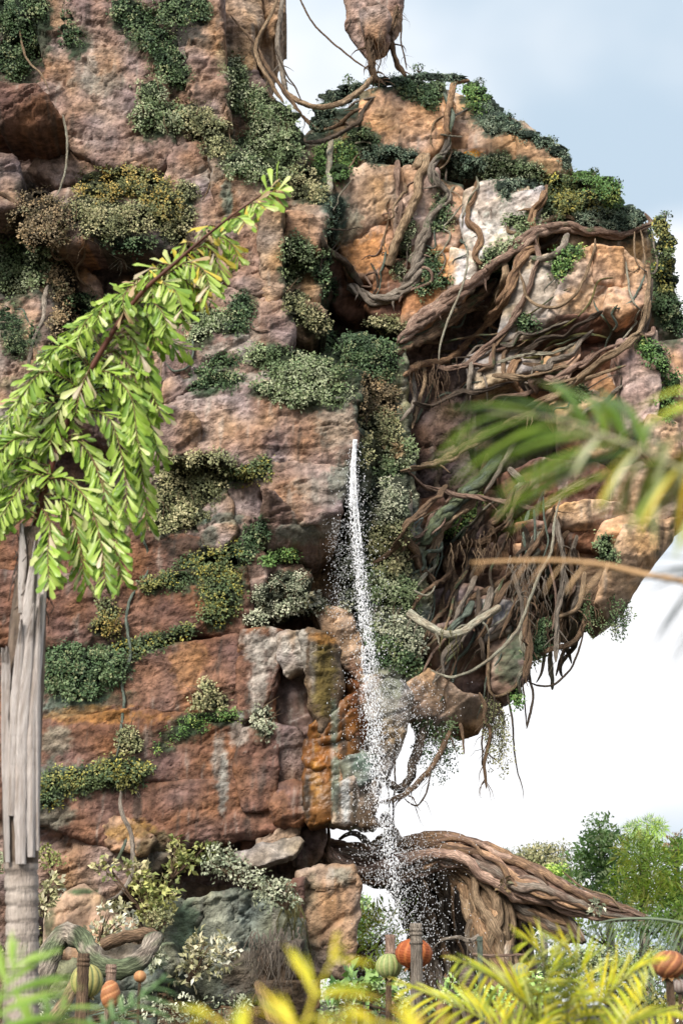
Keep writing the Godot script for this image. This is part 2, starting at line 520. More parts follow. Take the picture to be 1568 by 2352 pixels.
# outlines in v units, depth, pigment, options
func cliff_blocks() -> Array:
	return [
	[[60,-90,250,-90,330,60,365,95,375,190,400,330,330,375,230,360,150,300,110,270,60,230,100,120,80,30], 32.0, "pink", {"st":0.035,"fa":0.3,"sa":-12}],
	[[110,275,150,300,240,345,330,372,300,395,200,385,120,400,60,360,80,300], 32.3, "pink", {"fa":0.25,"sa":-15}],
	[[-80,160,70,165,105,215,142,268,95,286,-80,262], 31.0, "rust", {"fa":0.25,"ty":0.5,"w":0.21}],
	[[-80,255,100,285,160,300,260,345,400,325,420,390,380,455,200,470,60,460,40,380], 32.9, "mauve", {"st":0.06,"sa":-14}],
	[[-80,330,30,345,42,430,40,475,-80,490], 31.7, "mauve", {}],
	[[240,-90,440,-90,450,60,440,200,440,310,400,335,375,190,365,95,330,60], 32.4, "mauve", {"fa":0.2}],
	[[430,-90,500,-90,510,100,520,180,520,265,450,300,435,180], 32.2, "pink", {"st":0.07,"sa":4}],
	[[495,-90,585,-90,600,20,575,80,580,160,530,170,505,80], 33.8, "tan", {"fa":0.3,"th":2.0}],
	[[575,-90,645,-90,648,10,625,60,600,110,575,70], 34.3, "tan", {"fa":0.35,"th":2.0}],
	[[520,150,590,150,640,240,690,290,690,400,600,400,540,330,520,260], 33.0, "mauve", {"fa":0.2}],
	[[400,325,480,295,495,420,505,520,440,560,380,490,375,420], 32.1, "pink", {"fa":0.22,"st":0.03}],
	[[480,295,560,335,600,370,645,405,642,450,560,470,500,520,490,420], 32.0, "pink", {"fa":0.25,"st":0.03,"sa":-6}],
	[[500,515,560,468,642,448,628,520,640,600,642,660,600,690,540,650,500,600], 31.9, "pink", {"fa":0.3,"st":0.02}],
	[[590,450,644,445,640,560,646,655,612,690,600,600], 31.6, "tan", {"fa":0.2,"w":0.12,"st":0.01}],
	[[640,420,700,400,758,440,750,500,735,570,650,560,640,500], 32.8, "tan", {"fa":0.25,"ty":-0.2}],
	[[658,485,700,478,736,500,733,560,700,580,655,560], 32.3, "orange", {"fa":0.25}],
	[[645,570,738,560,742,640,720,690,655,680], 32.6, "tan", {"fa":0.25}],
	[[650,680,725,690,744,700,742,745,690,760,652,740], 32.4, "tan", {"fa":0.2}],
	[[470,660,540,650,600,690,640,660,676,758,640,812,560,802,500,740], 31.9, "pink", {"fa":0.28,"st":0.02}],
	[[150,535,300,540,420,520,480,640,430,710,340,770,230,730,160,700], 33.2, "mauve", {"st":0.045,"sa":14}],
	[[160,545,200,545,190,600,225,640,232,690,180,680,165,620], 32.8, "orange", {"fa":0.2}],
	[[-80,480,60,470,160,520,170,640,120,700,-80,680], 33.0, "mauve", {}],
	[[60,560,130,570,150,690,120,760,60,740], 32.8, "umber", {}],
	[[-80,680,70,645,135,700,112,790,75,880,40,935,-80,925], 31.7, "pink", {"fa":0.3,"w":0.21,"st":0.03}],
	[[-80,925,50,935,65,960,40,1000,-80,1010], 31.9, "grey", {}],
	[[110,700,260,720,330,780,330,900,250,1000,100,1000,60,900], 33.0, "mauve", {"fa":0.2}],
	[[300,780,420,720,490,700,560,800,600,835,500,890,380,945,320,910], 31.9, "pink", {"fa":0.3,"st":0.03}],
	[[300,780,370,740,440,800,430,860,360,880,310,850], 31.5, "pink", {"fa":0.25,"st":0.02}],
	[[430,740,520,740,600,800,700,815,830,845,825,905,700,905,560,880,440,895,390,930,370,900], 31.5, "pink", {"ty":-0.35,"st":0.07,"sa":8,"fa":0.15}],
	[[350,925,450,880,560,872,700,895,812,905,818,990,806,1060,660,1060,560,1065,480,1035,400,1030,362,1010], 31.15, "pink", {"st":0.075,"sa":9,"fa":0.15,"ro":0.65,"w":0.18}],
	[[345,940,400,925,455,960,450,1010,430,1032,385,1030,350,1000], 30.9, "pink", {"fa":0.25,"st":0.02}],
	[[555,1062,660,1052,806,1055,792,1120,776,1180,700,1196,640,1150,600,1100], 31.1, "pink", {"st":0.06,"sa":7,"fa":0.18}],
	[[605,1120,650,1150,700,1192,776,1178,766,1235,715,1277,640,1275,600,1235], 31.2, "mauve", {"st":0.03,"fa":0.2,"ty":0.7,"w":0.18}],
	[[330,1020,560,1050,600,1110,560,1250,450,1260,330,1210], 31.75, "mauve", {"ty":-0.15}],
	[[40,450,180,425,330,420,420,440,440,500,400,560,220,560,60,550], 32.0, "mauve", {"ty":-0.25,"w":0.3,"fa":0.2}],
	[[520,1110,590,1080,606,1200,575,1255,540,1250,530,1210], 31.7, "pink", {"fa":0.25}],
	[[452,1175,515,1125,545,1215,500,1262,470,1240], 31.6, "pink", {"fa":0.3}],
	[[-80,1165,120,1180,330,1190,460,1235,455,1300,250,1330,100,1310,-80,1300], 31.7, "rust", {"st":0.085,"sa":-7,"fa":0.12,"ro":0.65}],
	[[-80,1300,100,1310,300,1330,455,1300,560,1300,580,1420,555,1440,430,1450,260,1488,100,1480,-80,1470], 31.5, "rust", {"st":0.09,"sa":6,"fa":0.12,"ro":0.65}],
	[[560,1230,620,1280,600,1340,600,1440,560,1450,545,1340], 31.6, "mauve", {"fa":0.25}],
	[[-80,1492,100,1500,300,1502,430,1470,560,1450,640,1440,643,1500,626,1590,560,1650,330,1620,100,1650,-80,1640], 31.3, "rust", {"st":0.045,"sa":8,"fa":0.14,"ro":0.65}],
	[[555,1448,610,1438,645,1445,643,1505,626,1560,590,1640,555,1650,545,1560], 31.27, "rust", {"st":0.03,"fa":0.12,"w":0.06,"sa":8,"ro":0.65}],
	[[-80,1640,100,1650,330,1625,560,1655,624,1600,632,1680,635,1760,560,1800,330,1790,100,1760,-80,1750], 31.2, "rust", {"st":0.05,"sa":5,"fa":0.18,"ro":0.65}],
	[[560,1670,632,1665,636,1760,622,1850,560,1860,540,1760], 31.15, "rust", {"st":0.03,"fa":0.12,"w":0.06,"ro":0.65}],
	[[-80,1750,100,1760,330,1792,480,1790,560,1800,625,1850,692,1880,640,1903,450,1935,300,1962,100,1890,-80,1860], 31.0, "rust", {"st":0.055,"sa":10,"fa":0.16,"ro":0.65,"w":0.18}],
	[[-80,1855,100,1880,310,1925,385,1962,330,2025,240,2065,60,2110,-80,2120], 31.3, "pink", {"st":0.085,"sa":14,"fa":0.12}],
	[[215,1880,290,1880,350,1930,330,1960,260,1950], 30.9, "orange", {"st":0.03,"fa":0.15}],
	[[596,1335,612,1300,690,1290,712,1325,690,1370,620,1400], 31.9, "mauve", {"fa":0.25}],
	[[690,1245,785,1225,810,1400,830,1540,760,1530,720,1420], 32.9, "umber", {"fa":0.25}],
	[[735,1400,800,1395,830,1480,835,1560,780,1500,745,1470], 32.3, "tan", {"fa":0.25}],
	[[640,1458,662,1446,708,1440,716,1490,698,1522,662,1542,645,1512], 30.9, "white", {"fa":0.35,"w":0.16,"st":0.0}],
	[[622,1512,690,1530,716,1505,732,1620,722,1690,690,1682,640,1655,620,1600], 31.75, "mauve", {"fa":0.2,"st":0.02,"wet":true,"ro":0.5}],
	[[690,1450,745,1450,776,1488,784,1560,772,1620,735,1680,716,1610,706,1510], 30.7, "umber", {"fa":0.25,"w":0.21,"st":0.02}],
	[[628,1660,690,1682,706,1760,690,1802,640,1802,622,1740], 31.2, "mauve", {"fa":0.2,"w":0.18,"st":0.0,"ro":0.5}],
	[[622,1800,700,1790,708,1880,688,1893,628,1885], 31.1, "rust", {"fa":0.3}],
	[[716,1672,784,1605,815,1600,822,1660,805,1690,720,1702], 30.9, "amber", {"fa":0.2,"wet":true,"sa":18,"st":0.03}],
	[[704,1700,806,1686,818,1690,812,1740,780,1750,704,1762], 31.0, "amber", {"fa":0.2,"wet":true,"sa":12,"st":0.03}],
	[[700,1760,786,1746,806,1745,796,1800,700,1812], 30.9, "amber", {"fa":0.18,"wet":true,"sa":8,"st":0.03}],
	[[700,1808,794,1798,782,1882,704,1888], 30.85, "amber", {"fa":0.12,"wet":true,"st":0.02}],
	[[800,1560,850,1560,845,1650,822,1740,812,1660], 31.4, "amber", {"fa":0.2,"wet":true}],
	[[786,1750,835,1722,862,1740,850,1785,800,1810], 30.5, "moss", {"fa":0.2,"wet":true}],
	[[776,1808,812,1790,816,1840,806,1886,770,1882], 30.4, "white", {"fa":0.15,"w":0.12,"st":0.0}],
	[[806,1800,862,1785,860,1895,800,1890], 30.6, "umber", {"fa":0.15,"wet":true}],
	[[835,1545,930,1555,948,1585,926,1680,892,1765,862,1800,836,1740,826,1640], 31.4, "grey", {"fa":0.25,"w":0.21,"st":0.03}],
	[[800,770,925,780,945,1000,962,1200,985,1400,952,1560,850,1560,800,1300,806,1000], 32.6, "moss", {"fa":0.3,"ro":1.4}],
	[[812,960,845,980,850,1060,835,1120,815,1060], 31.9, "moss", {"fa":0.2}],
	[[884,1110,940,1130,946,1220,905,1225,880,1180], 31.9, "grey", {"fa":0.25}],
	]

func island_blocks() -> Array:
	return [
	[[835,205,920,188,1000,182,1040,230,1030,300,1000,345,930,345,870,332,828,292,832,240], 34.4, "orange", {"fa":0.16,"st":0.02,"ty":-0.15,"ro":0.6}],
	[[990,182,1060,190,1100,215,1085,300,1070,340,990,345,960,330,1000,290], 34.8, "tan", {"fa":0.4,"st":0.02}],
	[[1060,205,1110,215,1160,255,1235,302,1210,360,1180,385,1120,380,1085,350,1080,290], 34.4, "tan", {"fa":0.35,"st":0.02}],
	[[1190,300,1292,348,1316,402,1250,402,1190,385], 34.2, "tan", {"fa":0.25,"st":0.04}],
	[[1056,338,1116,342,1118,370,1070,366], 34.3, "orange", {"fa":0.15,"w":0.1}],
	[[690,290,740,240,860,195,880,260,860,330,900,370,820,400,740,440,700,420], 34.6, "umber", {"fa":0.3,"ty":-0.3}],
	[[730,420,840,378,935,388,945,470,880,492,790,542,745,530], 33.9, "tan", {"fa":0.28,"st":0.03,"sa":18}],
	[[780,545,880,490,915,515,895,600,882,645,800,625], 34.25, "orange", {"fa":0.15,"st":0.02,"sa":4}],
	[[730,520,790,540,800,630,880,650,900,720,800,720,740,660], 34.6, "rust", {"fa":0.25}],
	[[930,388,1000,392,1015,470,1000,530,960,570,910,560,905,490,940,450], 33.9, "pink", {"fa":0.28,"st":0.03}],
	[[1000,392,1062,400,1072,500,1050,560,990,590,960,570,1005,510], 33.9, "pink", {"fa":0.25}],
	[[1072,430,1112,408,1185,408,1252,438,1246,500,1216,560,1165,562,1110,600,1074,560,1062,500], 33.5, "white", {"fa":0.18,"st":0.015,"sa":12}],
	[[1105,470,1170,440,1245,432,1240,480,1190,500,1170,545,1130,520], 33.25, "white", {"fa":0.12,"w":0.07,"st":0.01}],
	[[985,590,1070,545,1112,592,1062,682,1000,692,920,732,940,650], 33.7, "orange", {"fa":0.22,"st":0.02,"sa":20}],
	[[1040,560,1105,580,1090,640,1050,680,1030,640], 33.5, "white", {"fa":0.2,"st":0.01,"w":0.15}],
	[[880,600,985,580,990,640,930,730,880,740,840,700], 34.2, "rust", {"fa":0.2}],
	[[1240,400,1400,425,1500,500,1560,640,1580,760,1500,760,1480,600,1300,560,1230,500], 33.3, "umber", {"fa":0.25,"w":0.30}],
	[[1185,600,1300,575,1335,600,1320,680,1240,760,1150,765,1165,680], 33.1, "grey", {"fa":0.22,"st":0.035,"sa":4}],
	[[1285,575,1380,560,1440,568,1492,600,1496,650,1482,702,1370,722,1260,726,1290,650], 32.4, "tan", {"fa":0.22,"st":0.05,"sa":2}],
	[[1366,558,1432,562,1428,640,1370,634], 32.1, "orange", {"fa":0.15,"w":0.1,"st":0.03}],
	[[1400,660,1490,640,1482,700,1420,735,1390,715], 32.0, "orange", {"fa":0.25,"w":0.12}],
	[[1230,718,1370,718,1484,692,1478,722,1400,762,1330,760,1240,752], 32.3, "rust", {"fa":0.2,"ty":0.8,"st":0.03}],
	[[1380,720,1475,715,1470,760,1420,775,1385,755], 32.5, "umber", {"fa":0.25,"ty":0.8}],
	[[1080,800,1150,765,1262,748,1332,775,1300,835,1240,835,1160,862,1090,890], 33.2, "grey", {"fa":0.22,"st":0.03}],
	[[1245,812,1290,775,1335,765,1332,795,1305,850,1262,848,1240,835], 32.0, "orange", {"fa":0.3,"w":0.1}],
	[[1318,772,1400,760,1465,725,1472,795,1405,862,1310,862], 32.7, "rust", {"fa":0.2}],
	[[1270,900,1330,855,1405,815,1442,900,1432,1000,1380,1022,1300,985], 32.3, "tan", {"fa":0.35,"st":0.03}],
	[[1340,860,1395,830,1420,890,1380,960,1345,930], 32.0, "orange", {"fa":0.35}],
	[[1420,790,1502,765,1512,860,1500,960,1440,985,1428,880], 31.9, "pink", {"fa":0.35}],
	[[1500,750,1660,735,1690,1000,1620,1080,1512,1010,1508,900], 31.8, "pink", {"fa":0.35,"w":0.30}],
	[[1490,950,1560,960,1568,1040,1520,1060,1485,1020], 31.4, "tan", {"fa":0.3,"w":0.18}],
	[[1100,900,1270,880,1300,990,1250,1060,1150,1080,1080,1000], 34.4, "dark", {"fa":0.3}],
	[[938,1165,1012,1130,1030,1180,1000,1225,938,1275], 33.7, "rust", {"fa":0.2}],
	[[1150,1085,1250,1035,1380,1045,1432,1075,1430,1160,1370,1180,1270,1200,1180,1165], 32.8, "rust", {"fa":0.25,"st":0.03,"ty":0.3}],
	[[1265,1165,1350,1140,1425,1150,1445,1182,1400,1208,1290,1206], 32.2, "tan", {"fa":0.2,"ty":0.6,"w":0.15}],
	[[1172,1202,1290,1198,1400,1215,1412,1240,1365,1262,1270,1260,1185,1240], 32.7, "rust", {"fa":0.22,"ty":0.3}],
	[[1185,1250,1300,1250,1375,1262,1362,1300,1270,1312,1195,1290], 32.9, "orange", {"fa":0.22,"ty":0.6}],
	[[1180,1295,1300,1300,1385,1290,1380,1350,1300,1370,1200,1360], 33.4, "umber", {"fa":0.25,"ty":0.6}],
	[[1395,1190,1450,1175,1500,1190,1470,1250,1410,1270,1372,1240], 32.0, "orange", {"fa":0.3,"w":0.14}],
	[[1420,1070,1560,1020,1650,1000,1590,1180,1500,1200,1440,1190], 32.0, "tan", {"fa":0.3,"w":0.18}],
	[[1440,1200,1565,1165,1560,1210,1490,1300,1445,1372,1395,1412,1368,1385,1400,1290,1420,1250], 32.0, "tan", {"fa":0.35,"ty":0.3,"w":0.22,"th":2.2}],
	[[1340,1290,1400,1280,1380,1380,1330,1400,1310,1350], 32.6, "umber", {"fa":0.3}],
	[[1000,1345,1090,1330,1190,1370,1205,1460,1120,1482,1000,1455], 33.3, "mauve", {"fa":0.25,"st":0.03}],
	[[985,1440,1060,1418,1112,1460,1122,1540,1112,1575,1070,1590,1012,1555,985,1530], 32.7, "mauve", {"fa":0.38,"w":0.25,"ty":0.4,"st":0.015}],
	[[1100,1370,1175,1380,1170,1450,1110,1470], 32.8, "grey", {"fa":0.3}],
	[[1128,1440,1202,1440,1206,1560,1160,1602,1124,1570], 32.9, "mauve", {"fa":0.3}],
	[[928,1585,985,1535,1060,1588,1112,1588,1128,1622,1104,1660,1052,1650,988,1672,940,1652], 32.5, "tan", {"taper":0.4,"fa":0.35,"w":0.22,"ty":0.4,"st":0.01,"th":2.0}],
	]

func make_rocks() -> void:
	depth_map.resize(GW * GH)
	depth_map.fill(-1000.0)
	var cliff := thing("rock_cliff", "tall reddish layered rock cliff behind the waterfall, filling the left half", "cliff", pt(300, 2100, 33.0))
	block(cliff, [-120,-100,520,-100,600,180,690,270,700,430,755,560,740,760,925,800,930,1250,955,1540,925,1660,850,1850,700,1870,300,1940,-120,2000], 33.6, "mauve", {"called": "rock_core", "ro": 1.6, "fa": 0.4, "h": 0.06, "th": 5.0, "w": 0.6})
	for b in cliff_blocks():
		block(cliff, b[0], b[1], b[2], b[3])
	var isl := thing("overhanging_rock", "jutting orange and tan rock overhang wrapped in roots, right of the waterfall", "rock", pt(1150, 1650, 34.0))
	block(isl, [690,300,740,235,860,190,960,172,1050,178,1150,240,1285,325,1300,400,1400,430,1500,510,1560,640,1590,800,1630,1000,1550,1190,1470,1290,1370,1380,1230,1450,1190,1560,1120,1630,970,1640,930,1400,900,1000,745,760,725,500], 35.0, "mauve", {"called": "rock_core", "ro": 1.8, "fa": 0.4, "h": 0.05, "th": 5.0, "w": 0.8})
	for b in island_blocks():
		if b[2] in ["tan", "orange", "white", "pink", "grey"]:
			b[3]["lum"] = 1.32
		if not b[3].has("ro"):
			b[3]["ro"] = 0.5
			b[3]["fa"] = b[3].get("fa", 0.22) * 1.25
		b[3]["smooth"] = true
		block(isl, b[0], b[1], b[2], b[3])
	var hung := thing("hanging_boulder", "pink boulder hanging in the air above the overhang's crown", "boulder", pt(860, 100, 33.0))
	block(hung, [795,-60,925,-60,918,30,902,60,882,100,850,98,822,62,800,30], 33.3, "pink", {"fa":0.3,"w":0.2,"th":1.0,"st":0.0,"ro":0.6,"taper":0.75,"lum":1.1})
	block(hung, [828,15,880,10,896,40,872,85,845,80], 33.15, "pink", {"fa":0.2,"w":0.12,"th":0.5,"st":0.0,"ro":0.6})
	# base of the cliff
	block(cliff, [290,1935,560,1900,730,1860,745,2000,720,2120,330,2120], 33.2, "mauve", {"st":0.05,"th":3.0})
	block(cliff, [560,1900,690,1885,700,1925,640,1950,560,1960], 32.0, "rust", {"fa":0.25,"st":0.04})
	block(cliff, [690,1880,745,1875,735,1960,700,2000,670,1960], 32.2, "mauve", {"fa":0.3})
	block(cliff, [-140,2070,60,2085,240,2050,330,2010,720,2080,730,2440,-140,2440], 32.2, "umber", {"st":0.05,"th":3.0,"h":0.06})
	var g := [
	[[540,1962,600,1940,682,1928,690,1938,662,1962,590,1980], 30.6, "grey", {"fa":0.15,"w":0.1,"st":0.0,"ty":-1.2,"h":0.035}, "rock_slab", "flat pale grey rock slab jutting out under the cliff edge", "slab"],
	[[596,1935,640,1905,684,1900,672,1930,630,1945], 31.2, "tan", {"fa":0.2,"w":0.1,"st":0.0,"h":0.035}, "rock_slab", "brown tilted rock slab lying just above the pale grey one", "slab"],
	[[95,2112,128,2060,182,2036,232,2066,252,2108,305,2118,300,2200,180,2220,105,2180], 28.0, "tan", {"fa":0.2,"w":0.3,"st":0.01,"lum":1.25,"ro":0.6,"smooth":true}, "boulder", "smooth salmon boulder with a green mossy cap beside the palm trunk", "boulder"],
	[[330,2100,410,2072,520,2040,600,2046,640,2080,690,2115,702,2240,640,2310,420,2310,350,2220], 27.6, "moss", {"fa":0.3,"w":0.24,"ro":1.4,"st":0.02}, "boulder", "big grey-green lichen-covered boulder in front of the cliff foot", "boulder"],
	[[688,1998,740,1990,812,1988,822,2024,814,2180,800,2240,700,2240,692,2100], 29.0, "tan", {"fa":0.12,"w":0.14,"st":0.02}, "rock_pillar", "squared brown rock pillar standing below the waterfall lip", "rock"],
	[[660,2030,690,2020,694,2160,664,2160], 28.9, "rust", {"fa":0.15,"w":0.1}, "rock_pillar", "narrow rust-coloured rock strip wedged left of the squared pillar", "rock"],
	[[225,2185,290,2170,340,2178,352,2200,300,2220,235,2215], 26.6, "grey", {"fa":0.15,"w":0.2,"st":0.0}, "boulder", "low pale boulder framed by the curved mossy log", "boulder"],
	[[350,2180,395,2170,402,2220,380,2240,340,2230], 26.8, "moss", {"fa":0.2,"w":0.2}, "boulder", "small grey-green boulder at the right tip of the mossy log", "boulder"],
	[[300,2225,350,2215,375,2245,350,2270,290,2260], 26.0, "moss", {"fa":0.2,"w":0.2}, "boulder", "dark green-grey stone tucked under the mossy log", "boulder"],
	[[-40,2010,40,2000,60,2100,30,2200,-40,2220], 29.5, "mauve", {}, "boulder", "dull mauve boulder half hidden behind the palm trunk", "boulder"],
	[[80,2220,180,2210,330,2240,360,2420,60,2420], 25.8, "moss", {"fa":0.3,"w":0.24}, "boulder", "broad dark mossy boulder under the curved log", "boulder"],
	[[600,2190,690,2160,705,2250,680,2330,590,2330], 27.2, "umber", {"fa":0.25,"w":0.24,"ro":1.5}, "boulder", "dark brown earthy boulder matted with dry rootlets", "boulder"],
	]
	for b in g:
		var t := thing(b[4], b[5], b[6], pt((b[0][0] + b[0][4]) * 0.5, b[0][1], b[1]))
		b[3]["called"] = "stone"
		block(t, b[0], b[1], b[2], b[3])
# ---------------------------------------------------------------- roots, vines, trunks
class Geo:
	var v := PackedVector3Array()
	var c := PackedColorArray()
	var uv := PackedVector2Array()
	var idx := PackedInt32Array()

func smooth_path(p: PackedVector3Array, r: PackedFloat32Array, step: float) -> Array:
	var out := PackedVector3Array()
	var rad := PackedFloat32Array()
	for i in p.size() - 1:
		var a := p[maxi(i - 1, 0)]
		var b := p[i]
		var c := p[i + 1]
		var d := p[mini(i + 2, p.size() - 1)]
		var k := maxi(1, int(b.distance_to(c) / step))
		for j in k:
			var t := float(j) / k
			out.append(b.cubic_interpolate(c, a, d, t))
			rad.append(lerpf(r[i], r[i + 1], t))
	out.append(p[p.size() - 1])
	rad.append(r[r.size() - 1])
	return [out, rad]

# flute: ridges round the tube, twist: turns per metre, lump: knots
func tube(g: Geo, p: PackedVector3Array, r: PackedFloat32Array, ca: Color, cb: Color, o := {}) -> void:
	var sides: int = o.get("sides", 9)
	var flute: float = o.get("flute", 0.14)
	var ridges: int = o.get("ridges", 3)
	var twist: float = o.get("twist", 1.2)
	var lump: float = o.get("lump", 0.22)
	var moss: float = o.get("moss", 0.0)
	var green: Color = o.get("green", Color(0.17, 0.205, 0.12))
	var seed_: float = o.get("seed", p[0].x * 3.1 + p[0].y * 1.7)
	var n := p.size()
	if n < 2:
		return
	var base := g.v.size()
	var t0 := (p[1] - p[0]).normalized()
	var nrm := t0.cross(Vector3(0.31, 0.12, 0.94)).normalized()
	var s := 0.0
	for i in n:
		var t := (p[mini(i + 1, n - 1)] - p[maxi(i - 1, 0)]).normalized()
		nrm = (nrm - t * nrm.dot(t)).normalized()
		var bn := t.cross(nrm)
		if i > 0:
			s += p[i].distance_to(p[i - 1])
		var rr := r[i]
		var f := 1.0 / maxf(rr, 0.01)
		for k in sides + 1:
			var a := TAU * k / sides
			var dir := nrm * cos(a) + bn * sin(a)
			var q := p[i] + dir * rr
			var nz := n_mid.get_noise_3d(q.x * 0.3 * f + seed_, q.y * 0.3 * f, q.z * 0.3 * f)
			var m := 1.0 + flute * sin(ridges * a + twist * s * TAU) + lump * nz
			g.v.append(p[i] + dir * rr * m)
			var cc := n_mid.get_noise_3d(q.x * 3.0 + seed_, q.y * 3.0, q.z * 3.0 + a * 0.3)
			var col := ca.lerp(cb, clampf(0.5 + cc * 1.3, 0, 1))
			col *= 1.0 + 0.22 * sin(ridges * a + twist * s * TAU + 1.0) * flute * 4.0
			if moss > 0.0:
				var mm := n_mid.get_noise_3d(q.x * 1.7, q.y * 1.7 + seed_, q.z * 1.7) + moss - 0.5
				if mm > 0.0:
					col = col.lerp(green * (1.0 + cc), minf(1.0, mm * 5.0))
			col.a = 1.0
			g.c.append(col)
			g.uv.append(Vector2(float(k) / sides, s))
	for i in n - 1:
		for k in sides:
			var a := base + i * (sides + 1) + k
			var b := a + sides + 1
			g.idx.append_array([a, a + 1, b + 1, a, b + 1, b])
	# caps
	for e in [0, n - 1]:
		var c0 := g.v.size()
		g.v.append(p[e])
		g.c.append(cb)
		g.uv.append(Vector2(0.5, 0))
		for k in sides:
			var a: int = base + e * (sides + 1) + k
			if e == 0:
				g.idx.append_array([c0, a + 1, a])
			else:
				g.idx.append_array([c0, a, a + 1])

# several strands twisted round one path
func bundle(g: Geo, p: PackedVector3Array, r: PackedFloat32Array, count: int, ca: Color, cb: Color, o := {}) -> void:
	var tw: float = o.get("tw", 0.25)
	var sr := RandomNumberGenerator.new()
	sr.seed = int(o.get("seed", 1)) * 77 + count
	for k in count:
		var q := PackedVector3Array()
		var rr := PackedFloat32Array()
		var ph := TAU * k / count + sr.randf_range(-0.3, 0.3)
		var dir := sr.randf_range(0.6, 1.4) * tw * TAU
		var out := sr.randf_range(0.55, 0.8)
		var thick := sr.randf_range(0.34, 0.62) * (1.0 if count < 7 else 0.75)
		var t0 := (p[1] - p[0]).normalized()
		var nrm := t0.cross(Vector3(0.2, 0.15, 0.96)).normalized()
		var s := 0.0
		for i in p.size():
			var t := (p[mini(i + 1, p.size() - 1)] - p[maxi(i - 1, 0)]).normalized()
			nrm = (nrm - t * nrm.dot(t)).normalized()
			var bn := t.cross(nrm)
			if i > 0:
				s += p[i].distance_to(p[i - 1])
			var wob := n_low.get_noise_2d(s * 0.9, k * 7.0 + ph) * 1.6
			var a := ph + dir * s + wob
			var oo := out * (1.0 + 0.35 * n_low.get_noise_2d(s * 1.3, k * 5.0 + 40.0))
			q.append(p[i] + (nrm * cos(a) + bn * sin(a)) * r[i] * oo)
			rr.append(r[i] * thick * (1.0 + 0.25 * n_low.get_noise_2d(s * 2.0, k * 3.0)))
		var f := sr.randf_range(0.75, 1.2)
		tube(g, q, rr, ca * f, cb * sr.randf_range(0.8, 1.2), {"sides": o.get("sides", 8), "flute": 0.12, "lump": 0.2, "moss": o.get("moss", 0.0), "seed": k * 3.3})

func geo_mesh(g: Geo) -> ArrayMesh:
	return arrays_mesh(g.v, g.c, g.uv, g.idx)

const BARK := {
	"tan": [Color(0.621, 0.451, 0.296), Color(0.342, 0.233, 0.147)],
	"grey": [Color(0.559, 0.482, 0.404), Color(0.265, 0.217, 0.178)],
	"pink": [Color(0.621, 0.435, 0.342), Color(0.327, 0.209, 0.163)],
	"orange": [Color(0.621, 0.391, 0.230), Color(0.380, 0.230, 0.149)],
	"dark": [Color(0.217, 0.163, 0.124), Color(0.101, 0.078, 0.062)],
	"brown": [Color(0.389, 0.256, 0.163), Color(0.186, 0.124, 0.085)],
	"pale": [Color(0.680, 0.680, 0.543), Color(0.513, 0.435, 0.327)],
	"lime": [Color(0.404, 0.358, 0.139), Color(0.217, 0.217, 0.093)],
	"teal": [Color(0.310, 0.373, 0.310), Color(0.171, 0.217, 0.178)],
}

